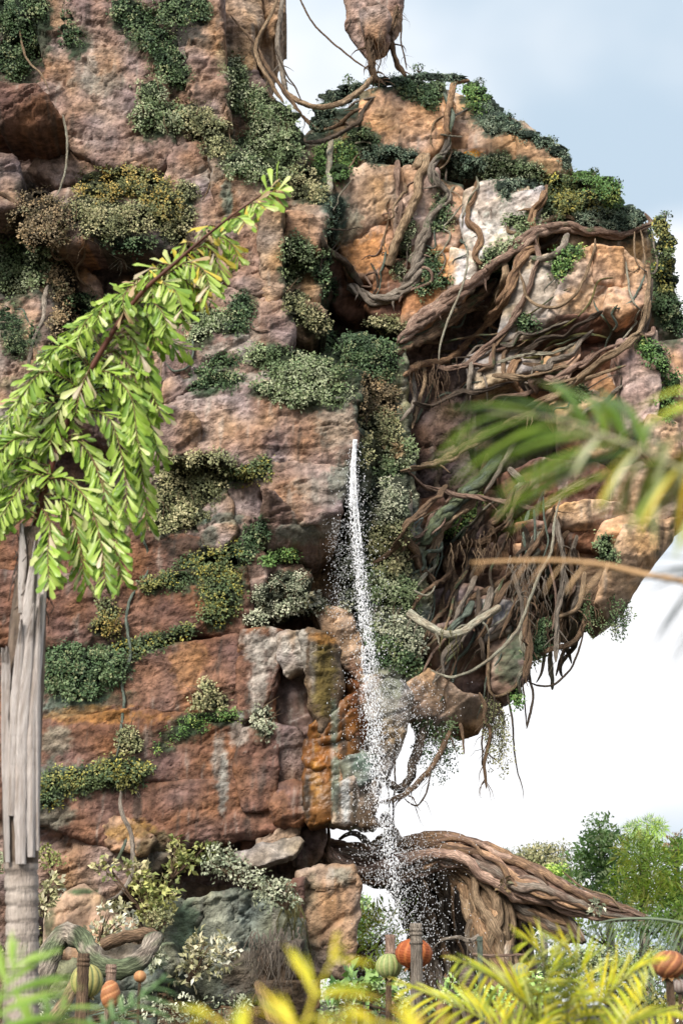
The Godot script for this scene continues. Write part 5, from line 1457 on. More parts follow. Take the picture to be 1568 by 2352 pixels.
func make_stains() -> void:
	for i in ivies():
		var e: Array = i[1]
		for k in e.size() / 4:
			stains.append([e[4 * k], e[4 * k + 1], e[4 * k + 2] * 1.15, e[4 * k + 3] * 1.2, GREEN if i[2] != "blue" else Color(0.06, 0.095, 0.07), 0.85])
	# stains that the photograph shows: algae, minerals, wet streaks
	var teal := Color(0.17, 0.25, 0.21)
	var chalk := Color(0.56, 0.53, 0.48)
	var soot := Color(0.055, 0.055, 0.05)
	var ochre := Color(0.50, 0.24, 0.06)
	stains.append_array([
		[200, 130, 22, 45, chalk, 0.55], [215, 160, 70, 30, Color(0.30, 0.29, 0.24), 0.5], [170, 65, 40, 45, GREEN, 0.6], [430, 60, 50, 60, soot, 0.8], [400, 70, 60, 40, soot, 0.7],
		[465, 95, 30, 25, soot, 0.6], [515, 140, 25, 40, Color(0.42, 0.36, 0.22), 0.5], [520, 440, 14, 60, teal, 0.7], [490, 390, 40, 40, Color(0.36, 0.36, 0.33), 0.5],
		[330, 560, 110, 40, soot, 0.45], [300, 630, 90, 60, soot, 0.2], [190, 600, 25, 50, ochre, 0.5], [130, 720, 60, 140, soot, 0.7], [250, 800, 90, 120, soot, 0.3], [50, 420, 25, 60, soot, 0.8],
		[50, 860, 60, 20, Color(0.30, 0.30, 0.18), 0.5], [600, 860, 140, 18, chalk, 0.6], [520, 800, 70, 22, chalk, 0.5], [560, 780, 40, 40, chalk, 0.4],
		[780, 960, 50, 80, Color(0.30, 0.30, 0.26), 0.45], [790, 1100, 35, 50, teal, 0.65], [740, 1120, 70, 45, Color(0.33, 0.31, 0.27), 0.5], [690, 1220, 60, 22, teal, 0.5], [760, 1200, 30, 20, chalk, 0.5],
		[520, 1190, 40, 14, teal, 0.6], [480, 1230, 25, 40, teal, 0.6], [430, 1250, 70, 30, soot, 0.55], [340, 1225, 60, 22, soot, 0.5],
		[150, 1620, 80, 28, teal, 0.75], [200, 1600, 110, 22, GREEN, 0.5], [220, 1640, 130, 22, ochre, 0.55], [430, 1520, 40, 60, Color(0.42, 0.22, 0.10), 0.6], [580, 1480, 28, 40, chalk, 0.6], [595, 1590, 22, 70, chalk, 0.5], [545, 1680, 22, 40, chalk, 0.5],
		[510, 1790, 12, 80, Color(0.40, 0.40, 0.37), 0.75], [500, 1740, 18, 60, Color(0.40, 0.40, 0.37), 0.5], [125, 1700, 40, 30, Color(0.36, 0.36, 0.28), 0.5], [110, 1870, 50, 40, Color(0.17, 0.20, 0.16), 0.6], [300, 1905, 55, 22, Color(0.45, 0.26, 0.06), 0.6],
		[130, 1790, 80, 40, teal, 0.5], [350, 1960, 60, 50, GREEN, 0.6], [655, 1480, 12, 30, chalk, 0.7], [690, 1480, 14, 60, chalk, 0.7], [720, 1530, 10, 70, chalk, 0.5], [745, 1560, 32, 90, Color(0.14, 0.105, 0.025), 0.85],
		[745, 1465, 30, 14, ochre, 0.7], [625, 1480, 14, 60, chalk, 0.6], [600, 1520, 28, 90, chalk, 0.35], [768, 1660, 10, 60, teal, 0.6], [770, 1780, 10, 90, teal, 0.75], [790, 1700, 8, 60, soot, 0.7], [705, 1830, 10, 60, soot, 0.8],
		[793, 1840, 12, 45, Color(0.6, 0.62, 0.62), 0.9], [776, 1850, 8, 40, soot, 0.7], [815, 1840, 8, 50, soot, 0.8], [835, 1750, 30, 22, teal, 0.8], [725, 1790, 14, 60, Color(0.45, 0.22, 0.045), 0.6], [640, 1850, 22, 40, Color(0.42, 0.20, 0.10), 0.5],
		[890, 1600, 28, 60, Color(0.38, 0.37, 0.30), 0.6], [900, 1575, 30, 25, Color(0.25, 0.28, 0.20), 0.6], [820, 1600, 22, 90, Color(0.30, 0.09, 0.03), 0.4],
		# overhang
		[960, 280, 45, 45, Color(0.56, 0.33, 0.19), 0.7], [1085, 352, 26, 12, Color(0.66, 0.26, 0.03), 0.95], [880, 265, 30, 30, Color(0.40, 0.27, 0.17), 0.5], [845, 320, 40, 22, Color(0.11, 0.14, 0.10), 0.8], [1060, 300, 40, 45, Color(0.30, 0.16, 0.10), 0.45],
		[840, 580, 55, 50, Color(0.58, 0.27, 0.10), 0.8], [790, 500, 40, 60, Color(0.14, 0.18, 0.14), 0.6], [765, 470, 30, 60, Color(0.09, 0.15, 0.12), 0.8], [930, 490, 50, 50, Color(0.42, 0.30, 0.24), 0.5],
		[1150, 500, 70, 60, Color(0.62, 0.56, 0.51), 0.7], [1100, 450, 40, 30, Color(0.50, 0.40, 0.34), 0.5], [1060, 620, 16, 60, Color(0.60, 0.56, 0.56), 0.8], [1015, 610, 35, 50, Color(0.58, 0.30, 0.12), 0.7], [960, 680, 45, 40, Color(0.50, 0.22, 0.09), 0.7],
		[1230, 680, 60, 70, Color(0.38, 0.34, 0.31), 0.7], [1240, 630, 40, 30, Color(0.46, 0.42, 0.38), 0.6], [1310, 690, 40, 28, Color(0.54, 0.33, 0.18), 0.6], [1440, 620, 45, 50, Color(0.50, 0.30, 0.17), 0.5], [1290, 770, 50, 18, GREEN, 0.6], [1250, 800, 60, 20, GREEN, 0.5],
		[1390, 700, 70, 28, Color(0.52, 0.34, 0.21), 0.5], [1180, 800, 70, 40, Color(0.36, 0.31, 0.27), 0.6], [1420, 760, 30, 22, GREEN, 0.5], [1520, 800, 40, 60, Color(0.44, 0.36, 0.31), 0.6], [1165, 1520, 30, 45, Color(0.10, 0.15, 0.09), 0.7],
		[1190, 1480, 25, 40, Color(0.10, 0.15, 0.09), 0.7], [1040, 1610, 60, 30, Color(0.44, 0.30, 0.20), 0.5], [1085, 1620, 25, 30, Color(0.14, 0.11, 0.09), 0.6], [1040, 1480, 50, 40, Color(0.30, 0.23, 0.19), 0.5],
		# base
		[185, 2046, 34, 9, Color(0.06, 0.12, 0.05), 0.9], [110, 2120, 14, 45, Color(0.07, 0.10, 0.055), 0.8], [190, 2120, 60, 40, Color(0.52, 0.34, 0.24), 0.6], [500, 2110, 60, 60, Color(0.34, 0.36, 0.31), 0.6], [420, 2130, 40, 50, Color(0.09, 0.15, 0.085), 0.7],
		[790, 2010, 22, 20, Color(0.36, 0.36, 0.30), 0.7], [715, 2100, 22, 90, Color(0.13, 0.14, 0.10), 0.6], [758, 2020, 8, 30, chalk, 0.5], [750, 2100, 50, 60, Color(0.42, 0.25, 0.15), 0.5], [560, 2240, 60, 60, Color(0.17, 0.12, 0.09), 0.7],
	])

func make_ivies() -> void:
	for i in ivies():
		ivy(i[0], i[1], i[2], i[3])
	sprigs()
	# bushes at the foot of the cliff
	bush("yellow-green bush with round leaves under the grey looped vine", [330,2030,42,28, 365,2055,38,38, 300,2000,35,14, 240,1995,22,14, 345,2090,25,30], 27.4, "big", "lemon", {"stems":3})
	bush("cream-leaved bush left of the big grey-green boulder", [265,2098,32,25, 230,2140,28,18, 285,2125,25,22], 26.4, "big", "cream", {"stems":3})
	bush("cream-leaved bush in front of the grey-green boulder's foot", [480,2170,45,30, 460,2210,45,35, 520,2185,25,32, 430,2240,25,18], 25.6, "big", "cream", {"stems":4})
	bush("loose yellowish bush with large leaves above the grey-green boulder", [405,1955,22,22, 430,1980,28,22, 395,2000,14,18, 465,1955,14,18], 28.4, "big", "lemon", {"stems":5,"dens":0.75})
	bush("dense grey-leaved bush in the middle below the cliff edge", [510,1960,32,25, 530,1990,40,28, 490,1990,28,25, 560,2010,25,18], 28.0, "ivy", "sage", {"stems":5})
	bush("pale grey-leaved bush hanging over the boulder toward the squared pillar", [600,2030,38,25, 640,2045,38,25, 660,2070,28,18, 620,2065,32,18], 27.2, "ivy", "sage", {"stems":4})
	bush("small leafy bush just right of the palm trunk", [120,1975,22,18, 105,1960,15,15], 29.5, "ivy", "lemon", {"stems":3})
	bush("drooping pale-leaved bush beside the palm trunk", [110,2055,20,18, 122,2035,18,14, 98,2080,14,14], 27.5, "big", "cream", {"stems":3})
	bush("dark bush at the left edge behind the palm trunk", [10,1990,25,40, 15,2060,22,30], 30.0, "ivy", "mid", {"stems":3})
	bush("dark low shrub between the two boulders", [350,2120,22,28, 380,2110,18,22], 26.9, "ivy", "olive", {"stems":3})
	bush("purple and white leaf tuft beside the mossy log's tip", [365,2195,16,14, 350,2210,14,12], 25.8, "big", "sage", {"stems":2,"called":"bromeliad","cat":"plant"})
# ---------------------------------------------------------------- palms
var blade_mesh := {}

# a leaflet along +y, unit length; wedge = fishtail, else a narrow blade
func make_blade(wedge: bool, sd: int) -> ArrayMesh:
	var r := RandomNumberGenerator.new()
	r.seed = sd
	var g := Geo.new()
	var n := 5
	for i in n + 1:
		var t := float(i) / n
		var w := 0.0
		if wedge:
			w = lerpf(0.018, 0.165, pow(t, 1.1))
			if i == n:
				w = 0.13
		else:
			w = 0.042 * sin(PI * clampf(t * 0.9 + 0.08, 0, 1)) + 0.004
		var bend := -0.10 * t * t if wedge else -0.32 * t * t
		var fold := 0.35 * w
		var ln := t
		g.v.append(Vector3(-w, ln - (0.0 if not wedge or i < n else r.randf_range(0.02, 0.14)), bend + fold))
		g.v.append(Vector3(0, ln, bend))
		g.v.append(Vector3(w, ln - (0.0 if not wedge or i < n else r.randf_range(0.10, 0.26)), bend + fold))
		for k in 3:
			var tone := 1.0 + (0.12 if k == 1 else 0.0)
			g.c.append(Color(tone, tone, tone))
			g.uv.append(Vector2(k * 0.5, t))
	for i in n:
		for k in 2:
			var a := i * 3 + k
			g.idx.append_array([a, a + 3, a + 4, a, a + 4, a + 1])
	return geo_mesh(g)

var tints := {}
func tint(c: Color) -> StandardMaterial3D:
	var key := "%d_%d_%d" % [int(c.r * 40), int(c.g * 40), int(c.b * 40)]
	if not tints.has(key):
		var m: StandardMaterial3D = mat.blade.duplicate()
		m.albedo_color = c.linear_to_srgb()
		tints[key] = m
	return tints[key]

func leaflet_xf(at: Vector3, dir: Vector3, face: Vector3, ln: float, wd: float) -> Transform3D:
	var y := dir.normalized()
	var x := y.cross(face).normalized()
	var z := x.cross(y)
	return Transform3D(Basis(x * ln * wd, y * ln, z * ln), at)

# a pinnate frond: rachis in v units with depths, leaflets both sides
func frond(parent: Node3D, pv: Array, ds: Array, r0: float, ln: float, count: int, cols: Array, o := {}) -> void:
	var n := pv.size() / 2
	var p := PackedVector3Array()
	var r := PackedFloat32Array()
	for i in n:
		var d: float = lerpf(ds[0], ds[1], float(i) / (n - 1))
		p.append(pt(pv[2 * i], pv[2 * i + 1], d))
		r.append(r0 * lerpf(1.0, 0.25, float(i) / (n - 1)))
	var sm := smooth_path(p, r, 0.04)
	var sp_: PackedVector3Array = sm[0]
	var g := Geo.new()
	var rc: Color = o.get("rachis", cols[0])
	tube(g, sp_, sm[1], rc, rc * 0.7, {"sides": 6, "flute": 0.05, "lump": 0.05})
	var rach := part("rachis", geo_mesh(g), mat.smooth, parent)
	var meshes: Array = blade_mesh.thin
	var skip: float = o.get("from", 0.12)
	var gone: float = o.get("gap", 0.06)
	for k in count:
		var t := lerpf(skip, 1.0, float(k) / (count - 1))
		var i := clampi(int(t * (sp_.size() - 1)), 0, sp_.size() - 2)
		var tan_ := (sp_[i + 1] - sp_[i]).normalized()
		for s in [-1.0, 1.0]:
			if rng.randf() < gone:
				continue
			var side: Vector3 = tan_.cross(Vector3(0, 0.5, 1).normalized()).normalized() * s
			var angle := lerpf(1.15, 0.35, t) + rng.randf_range(-0.12, 0.12)
			var droop: float = o.get("droop", 0.35)
			var dir: Vector3 = (tan_ * cos(angle) + side * sin(angle) + Vector3(0, -droop * (1.0 if s > 0 or true else 0.0), rng.randf_range(-0.2, 0.25))).normalized()
			var l := ln * (0.45 + 0.55 * sin(PI * clampf(t * 0.85 + 0.12, 0, 1))) * rng.randf_range(0.85, 1.12)
			var face := Vector3(rng.randf_range(-0.4, 0.4), 0.75, 0.65).normalized()
			if absf(dir.dot(face)) > 0.96:
				face = Vector3(0, 0, 1)
			var m := MeshInstance3D.new()
			m.name = "leaflet"
			m.mesh = meshes[rng.randi() % meshes.size()]
			var c: Color = cols[rng.randi() % cols.size()] * rng.randf_range(0.85, 1.15)
			m.material_override = tint(c)
			m.transform = leaflet_xf(sp_[i] - parent.position, dir, face, l, o.get("wide", 0.55))
			parent.add_child(m, true)
	if rach:
		pass

func make_fishtail() -> void:
	var d := 12.0
	var t := thing("fishtail_palm", "fishtail palm with pale peeling trunk and one arching bright green frond", "palm", pt(48, 2352, d) * Vector3(1, 0, 1))
	# trunk
	var path := [48,2520, 48,2352, 52,2200, 52,2100, 50,1980, 50,1850, 52,1700, 58,1560, 66,1420, 74,1300, 78,1215]
	var wid := [38, 38, 36, 35, 37, 40, 43, 44, 40, 32, 26]
	var p := PackedVector3Array()
	var r := PackedFloat32Array()
	for i in wid.size():
		p.append(pt(path[2 * i], path[2 * i + 1], d))
		r.append(metres(wid[i], d))
	p[0].y = 0.0
	var sm := smooth_path(p, r, 0.012)
	var sr: PackedFloat32Array = sm[1]
	var sp_: PackedVector3Array = sm[0]
	var y0 := pt(50, 1985, d).y
	for i in sr.size():          # ring scars on the lower trunk
		if sp_[i].y < y0:
			var f := fmod(sp_[i].y * 9.0 + n_mid.get_noise_1d(sp_[i].y * 3.0) * 0.6, 1.0)
			sr[i] *= 1.0 - 0.085 * smoothstep(0.75, 1.0, f) + 0.02 * n_mid.get_noise_1d(sp_[i].y * 20.0)
	var g := Geo.new()
	tube(g, sp_, sr, Color(0.55, 0.48, 0.43), Color(0.36, 0.30, 0.26), {"sides": 26, "flute": 0.02, "ridges": 5, "lump": 0.05, "twist": 0.0})
	for i in g.v.size():          # dark leaf-scar lines below, brown fibre matting above
		var y := g.v[i].y
		if y > y0:
			g.c[i] = Color(0.20, 0.15, 0.115) * (0.8 + 0.8 * n_mid.get_noise_3d(g.v[i].x * 30.0, y * 3.0, g.v[i].z * 30.0))
		else:
			var f := fmod(y * 9.0 + n_mid.get_noise_1d(y * 3.0) * 0.6 + n_mid.get_noise_2d(g.v[i].x * 6.0, g.v[i].z * 6.0) * 0.15, 1.0)
			if f > 0.82:
				g.c[i] = g.c[i] * 0.55
		g.c[i].a = 1.0
	part("trunk", geo_mesh(g), mat.sheath, t)
	# peeling sheath plates wrapped on the upper trunk
	var plates := [[-22,1985, -32,1640, -30,1500, 10.0, 16.0], [8,1990, 4,1700, 22,1400, 20.0, 26.0], [28,1975, 30,1640, 40,1265, 16.0, 22.0], [38,1960, 38,1700, 30,1370, 12.0, 16.0], [-14,1880, -8,1640, -2,1440, 14.0, 20.0], [-30,1800,-36,1620,-42,1500, 8.0, 12.0], [6,1690,2,1500,14,1260,18.0,20.0], [30,1500,26,1350,22,1235,10.0,14.0], [-8,1420,-14,1330,-20,1210,12.0,14.0]]
	for q in plates:
		var gg := Geo.new()
		var n := 40
		var m := 8
		for i in n + 1:
			var f := float(i) / n
			var vy: float = lerpf(lerpf(q[1], q[3], minf(f * 2.0, 1.0)), q[5], maxf(0.0, f * 2.0 - 1.0))
			var off: float = lerpf(lerpf(q[0], q[2], minf(f * 2.0, 1.0)), q[4], maxf(0.0, f * 2.0 - 1.0))
			var k := 0
			var yy := pt(50, vy, d).y
			while k < sp_.size() - 1 and sp_[k].y < yy:
				k += 1
			var c := sp_[k]
			var rad := sr[k] * 1.06 + 0.012 + 0.05 * pow(f, 5.0) + float(absi(int(q[1])) % 3) * 0.008
			var half: float = 0.85 * lerpf(q[6], q[7], f) * (1.0 - pow(maxf(0.0, f - 0.55) / 0.45, 1.6) * 0.9) * (1.0 - 0.35 * pow(1.0 - f, 3.0))
			var a0: float = asin(clampf(metres(off, d) / rad, -0.97, 0.97))
			var ha: float = metres(half, d) / rad
			for j in m + 1:
				var u := float(j) / m * 2.0 - 1.0
				var a := a0 + u * ha * (1.0 + 0.22 * n_mid.get_noise_2d(yy * 4.0 + j, q[0]))
				var edge := 1.0 - 0.02 * u * u + 0.012 * n_mid.get_noise_2d(u * 3.0 + q[0], yy * 5.0)
				var ridge := 0.003 * sin(u * 7.0 + yy) + 0.022 * (1.0 - u * u)
				gg.v.append(c + Vector3(sin(a), 0, cos(a)) * (rad * edge + ridge))
				var nz := n_mid.get_noise_3d(a * 10.0, yy * 0.9, q[0])
				var cc := Color(0.84, 0.77, 0.74).lerp(Color(0.54, 0.45, 0.40), clampf(0.22 + nz * 1.6, 0, 1))
				if f > 0.86 and n_mid.get_noise_2d(u * 4.0, yy * 6.0) > -0.1:
					cc = cc.lerp(Color(0.11, 0.085, 0.07), 0.7)
				cc.a = 1.0
				gg.c.append(cc)
				gg.uv.append(Vector2(u * 0.5 + q[0] * 0.03, yy * 0.6))
		for i in n:
			for j in m:
				var a := i * (m + 1) + j
				gg.idx.append_array([a, a + m + 1, a + m + 2, a, a + m + 2, a + 1])
		part("leaf_base", geo_mesh(gg), mat.sheath, t)
	# dark fibres at the crown
	var gf := Geo.new()
	for k in 70:
		var a := rng.randf() * TAU
		var c := pt(74 + rng.randf_range(-8, 8), rng.randf_range(1215, 1400), d) + Vector3(sin(a), 0, cos(a)) * 0.10
		var q := c
		var pp := PackedVector3Array([q])
		var rr := PackedFloat32Array([0.005])
		for s in 4:
			q += Vector3(rng.randf_range(-0.03, 0.03), -0.05, rng.randf_range(-0.02, 0.03))
			pp.append(q)
			rr.append(0.004)
		tube(gf, pp, rr, Color(0.12, 0.095, 0.08), Color(0.06, 0.045, 0.04), {"sides": 4})
	part("fibres", geo_mesh(gf), mat.smooth, t)
	# frond
	var fr := Node3D.new()
	fr.name = "frond"
	t.add_child(fr)
	fr.position = pt(75, 1215, d) - t.position
	var rv := [78,1235, 92,1170, 110,1100, 140,1005, 175,915, 222,826, 275,738, 330,668, 400,606, 470,545, 540,490, 600,448]
	var rp := PackedVector3Array()
	var rrad := PackedFloat32Array()
	for i in rv.size() / 2:
		rp.append(pt(rv[2 * i], rv[2 * i + 1], d - 0.04 * i))
		rrad.append(lerpf(0.036, 0.006, float(i) / 11.0))
	var rs := smooth_path(rp, rrad, 0.03)
	var rg := Geo.new()
	tube(rg, rs[0], rs[1], Color(0.11, 0.035, 0.02), Color(0.07, 0.025, 0.015), {"sides": 9, "flute": 0.05, "lump": 0.05})
	var rm := part("rachis", geo_mesh(rg), mat.smooth, fr)
	rm.set_meta("label", "dark red-brown main stalk")
	var br := [   # right side
		[97,1169, 112,1190, 116,1260, 120,1332], [101,1136, 140,1142, 174,1200, 188,1270, 191,1326], [109,1099, 157,1102, 202,1152, 226,1215, 238,1290, 243,1343],
		[140,1007, 179,1002, 213,1052, 244,1124, 263,1200, 272,1270, 275,1323], [157,959, 200,942, 252,962, 280,1046, 291,1130, 289,1185], [179,912, 215,896, 266,895, 297,962, 318,1035, 330,1110, 340,1188],
		[205,860, 245,845, 290,870, 312,930, 322,1000, 325,1050], [222,826, 266,808, 304,850, 323,919, 345,970, 362,1030], [243,791, 290,756, 336,753, 384,781, 435,807], [262,765, 300,770, 330,830, 345,890, 368,945],
		[278,733, 315,712, 350,730, 368,775], [300,705, 340,690, 372,715, 385,755], [330,668, 370,648, 405,672, 420,715], [352,648, 400,622, 445,645, 468,688], [385,618, 430,596, 470,618, 488,660], [430,580, 470,566, 498,590, 508,628], [470,545, 505,535, 528,550, 538,585], [520,506, 548,500, 565,515], [560,474, 590,466, 610,478],
		# left side
		[85,1180, 45,1170, 0,1190, -20,1230], [92,1154, 42,1142, 0,1154, -30,1200], [98,1116, 50,1104, 0,1112, -30,1160], [112,1071, 64,1052, 10,1062, -25,1110], [125,1025, 92,1005, 28,1012, -20,1065], [142,975, 112,957, 42,970, 0,1040],
		[162,931, 126,910, 50,925, 0,985], [180,884, 150,862, 92,858, 40,930], [205,839, 179,806, 128,800, 90,870], [237,794, 208,753, 173,756, 135,820], [272,746, 243,712, 200,735, 175,790], [307,689, 272,674, 237,705, 220,745], [345,652, 320,640, 290,665, 278,700],
		[120,1090, 70,1085, 30,1130, 10,1190], [150,985, 110,1000, 70,1050, 50,1110], [190,880, 160,900, 130,960, 115,1030], [225,825, 205,850, 185,900, 175,950], [395,610, 372,605, 350,622, 340,650], [450,560, 430,556, 412,572], [500,522, 482,518, 470,532],
		[600,448, 625,428, 645,410], [580,460, 610,450, 640,440]]
	var g1 := Color(0.25, 0.38, 0.055)
	var g2 := Color(0.34, 0.46, 0.10)
	var g3 := Color(0.15, 0.26, 0.04)
	var g4 := Color(0.48, 0.53, 0.22)
	var g5 := Color(0.52, 0.42, 0.06)
	var single := 0
	var rest := Geo.new()
	var meshes: Array = blade_mesh.wedge
	var bi := 0
	var all := br.duplicate()
	for b in br:                       # a second, slightly shifted branchlet behind most of them
		if b.size() > 6:
			var c := []
			for i in b.size() / 2:
				var f: float = float(i) / (b.size() / 2 - 1)
				c.append(b[2 * i] + f * rng.randf_range(-16, 12))
				c.append(b[2 * i + 1] + 12 + f * rng.randf_range(-25, 12))
			all.append(c)
	for b in all:
		var q := PackedVector3Array()
		var qr := PackedFloat32Array()
		var n: int = b.size() / 2
		var sgn := rng.randf_range(-0.45, 0.35)
		for i in n:
			q.append(pt(b[2 * i], b[2 * i + 1], d - 0.12 + sgn * float(i) / (n - 1) + rng.randf_range(-0.02, 0.02)))
			qr.append(lerpf(0.0075, 0.0022, float(i) / (n - 1)))
		var qs := smooth_path(q, qr, 0.02)
		var bg := Geo.new()
		tube(bg, qs[0], qs[1], Color(0.17, 0.10, 0.04), Color(0.10, 0.07, 0.03), {"sides": 5, "flute": 0.0, "lump": 0.0})
		part("branchlet", geo_mesh(bg), mat.smooth, fr)
		var pts: PackedVector3Array = qs[0]
		var total := 0.0
		for i in pts.size() - 1:
			total += pts[i].distance_to(pts[i + 1])
		var gap := 0.021
		var cnt := int(total / gap)
		for k in cnt:
			var f := (k + 0.8) / cnt
			var i := clampi(int(f * (pts.size() - 1)), 0, pts.size() - 2)
			var tan_ := (pts[i + 1] - pts[i]).normalized()
			var side := tan_.cross(Vector3(rng.randf_range(-0.3, 0.3), 0.15, 1)).normalized() * (1.0 if k % 2 == 0 else -1.0)
			var open := rng.randf_range(0.45, 1.15)
			var dir := (tan_ * 0.75 + side * open + Vector3(rng.randf_range(-0.15, 0.15), rng.randf_range(-0.85, -0.25), rng.randf_range(-0.5, 0.6))).normalized()
			var ln := rng.randf_range(0.12, 0.19) * (0.8 + 0.3 * sin(PI * minf(f, 0.9)))
			var face := (Vector3(-0.3, 0.7, 0.65) + Vector3(rng.randf_range(-0.9, 0.9), rng.randf_range(-0.6, 0.3), rng.randf_range(-0.3, 0.5))).normalized()
			if absf(dir.dot(face)) > 0.95:
				face = Vector3(0, 0.2, 1)
			var w := rng.randf()
			var c := g1 if w < 0.4 else (g2 if w < 0.7 else (g3 if w < 0.86 else g4))
			if b[0] > 340 and rng.randf() < 0.3:
				c = g5 if rng.randf() < 0.6 else Color(0.42, 0.30, 0.17)
			elif rng.randf() < 0.03:
				c = Color(0.45, 0.38, 0.26)
			c = c * rng.randf_range(0.85, 1.15)
			var xf := leaflet_xf(pts[i], dir, face, ln, rng.randf_range(0.85, 1.15))
			var me: ArrayMesh = meshes[rng.randi() % meshes.size()]
			if single < 300 and (bi < 8 or k % 2 == 0):
				single += 1
				var o := MeshInstance3D.new()
				o.name = "leaflet"
				o.mesh = me
				o.material_override = tint(c)
				xf.origin -= t.position + fr.position
				o.transform = xf
				fr.add_child(o, true)
			else:
				var arr := me.surface_get_arrays(0)
				var vv: PackedVector3Array = arr[Mesh.ARRAY_VERTEX]
				var cc: PackedColorArray = arr[Mesh.ARRAY_COLOR]
				var ii: PackedInt32Array = arr[Mesh.ARRAY_INDEX]
				var base := rest.v.size()
				for x in vv.size():
					rest.v.append(xf * vv[x])
					var c2 := c * cc[x].r
					c2.a = 1.0
					rest.c.append(c2)
					rest.uv.append(Vector2.ZERO)
				for x in ii:
					rest.idx.append(base + x)
		bi += 1
	var ro := part("leaflets", geo_mesh(rest), mat.blade, fr)
	ro.set_meta("kind", "stuff")

func make_fronds() -> void:
	var green := [Color(0.10, 0.165, 0.012), Color(0.14, 0.21, 0.018), Color(0.07, 0.13, 0.012)]
	var mixed := [Color(0.22, 0.30, 0.03), Color(0.45, 0.30, 0.02), Color(0.55, 0.42, 0.05), Color(0.42, 0.46, 0.24), Color(0.20, 0.27, 0.04)]
	var gold := [Color(0.62, 0.54, 0.03), Color(0.52, 0.50, 0.03), Color(0.40, 0.45, 0.04), Color(0.66, 0.50, 0.04)]
	var lime := [Color(0.42, 0.46, 0.03), Color(0.50, 0.50, 0.04), Color(0.34, 0.40, 0.04), Color(0.60, 0.52, 0.04), Color(0.50, 0.52, 0.16)]
	var leafy := [Color(0.22, 0.36, 0.05), Color(0.30, 0.44, 0.09), Color(0.16, 0.28, 0.04)]
	var f := thing("palm_frond", "blurred green palm frond thrust in from the right in front of the roots", "palm frond", pt(1720, 1200, 3.0))
	frond(f, [1720,1215, 1640,1140, 1568,1085, 1480,1035, 1390,1000, 1300,965, 1120,946], [2.4, 2.7], 0.0045, 0.25, 36, green, {"from":0.45,"droop":0.05,"rachis":Color(0.42,0.40,0.24),"wide":0.75})
	f = thing("palm_frond", "blurred yellow and green drooping leaflets at the right edge below the green frond", "palm frond", pt(1760, 1000, 3.6))
	frond(f, [1780,1000, 1700,980, 1620,985, 1540,1010, 1470,1050, 1420,1085], [2.4, 2.6], 0.0045, 0.17, 32, mixed, {"from":0.25,"droop":0.75,"rachis":Color(0.42,0.38,0.2),"wide":0.7})
	f = thing("palm_frond", "blurred frond of pale and yellow hanging leaflets just below the green frond's stalk", "palm frond", pt(1740, 1180, 2.5))
	frond(f, [1740,1180, 1640,1120, 1560,1075, 1470,1030, 1380,1000, 1290,985], [2.45, 2.55], 0.004, 0.115, 30, [Color(0.42,0.46,0.24), Color(0.55,0.42,0.05), Color(0.34,0.38,0.08), Color(0.48,0.50,0.32), Color(0.20,0.27,0.04)], {"from":0.25,"droop":0.9,"rachis":Color(0.36,0.36,0.2),"wide":0.8})
	f = thing("palm_frond", "blurred yellow-green frond tip at the right edge, highest of the foreground leaves", "palm frond", pt(1750, 930, 3.6))
	frond(f, [1760,960, 1680,915, 1620,890, 1575,880], [2.5, 2.6], 0.004, 0.16, 7, [Color(0.40,0.38,0.03), Color(0.28,0.34,0.04)], {"from":0.3,"droop":0.0,"wide":0.7})
	f = thing("palm_frond", "dried tan blurred frond stalk reaching in from the right", "palm frond", pt(1720, 1380, 4.0))
	frond(f, [1720,1385, 1568,1335, 1480,1320, 1400,1300, 1300,1288, 1180,1288, 1080,1292], [3.9, 4.1], 0.011, 0.10, 14, [Color(0.45,0.27,0.14), Color(0.52,0.34,0.18)], {"from":0.55,"droop":0.35,"rachis":Color(0.55,0.34,0.17),"wide":0.6,"gap":0.35})
	f = thing("palm_frond", "dark blurred frond tip against the sky at the right edge", "palm frond", pt(1750, 1330, 3.2))
	frond(f, [1760,1360, 1680,1330, 1620,1318, 1560,1318], [3.2, 3.2], 0.004, 0.18, 12, [Color(0.05,0.07,0.08), Color(0.07,0.09,0.10)], {"from":0.3,"droop":0.35,"wide":0.35})
	# bottom left, very near
	f = thing("palm_frond", "blurred bright green frond in the lower left corner", "palm frond", pt(-60, 2420, 3.8))
	frond(f, [-70,2460, -30,2380, 0,2300, 30,2230, 60,2170], [3.7, 3.9], 0.006, 0.20, 16, leafy, {"from":0.1,"droop":0.0,"wide":0.9})
	f = thing("palm_frond", "second blurred green frond at the bottom left, leaning right", "palm frond", pt(40, 2480, 4.0))
	frond(f, [20,2500, 60,2420, 110,2350, 160,2300], [3.9, 4.1], 0.006, 0.18, 14, leafy, {"from":0.1,"droop":0.1,"wide":0.9})
	f = thing("palm_frond", "blurred dark green frond rising along the bottom left toward the middle", "palm frond", pt(150, 2440, 4.6))
	frond(f, [150,2440, 220,2370, 300,2310, 385,2240], [4.4, 4.8], 0.007, 0.16, 22, [Color(0.10,0.20,0.06), Color(0.15,0.26,0.09)], {"from":0.05,"droop":0.2,"wide":0.8})
	f = thing("palm_frond", "blurred yellow frond along the bottom left of centre", "palm frond", pt(560, 2480, 4.6))
	frond(f, [640,2470, 560,2390, 480,2330, 400,2310], [2.5, 2.6], 0.004, 0.085, 46, gold, {"from":0.1,"droop":0.3})
	f = thing("palm_frond", "blurred bright yellow frond rising at the bottom centre", "palm frond", pt(660, 2480, 5.2))
	frond(f, [660,2480, 690,2380, 720,2290, 760,2210, 800,2165], [2.7, 2.8], 0.004, 0.10, 50, gold, {"from":0.1,"droop":0.15})
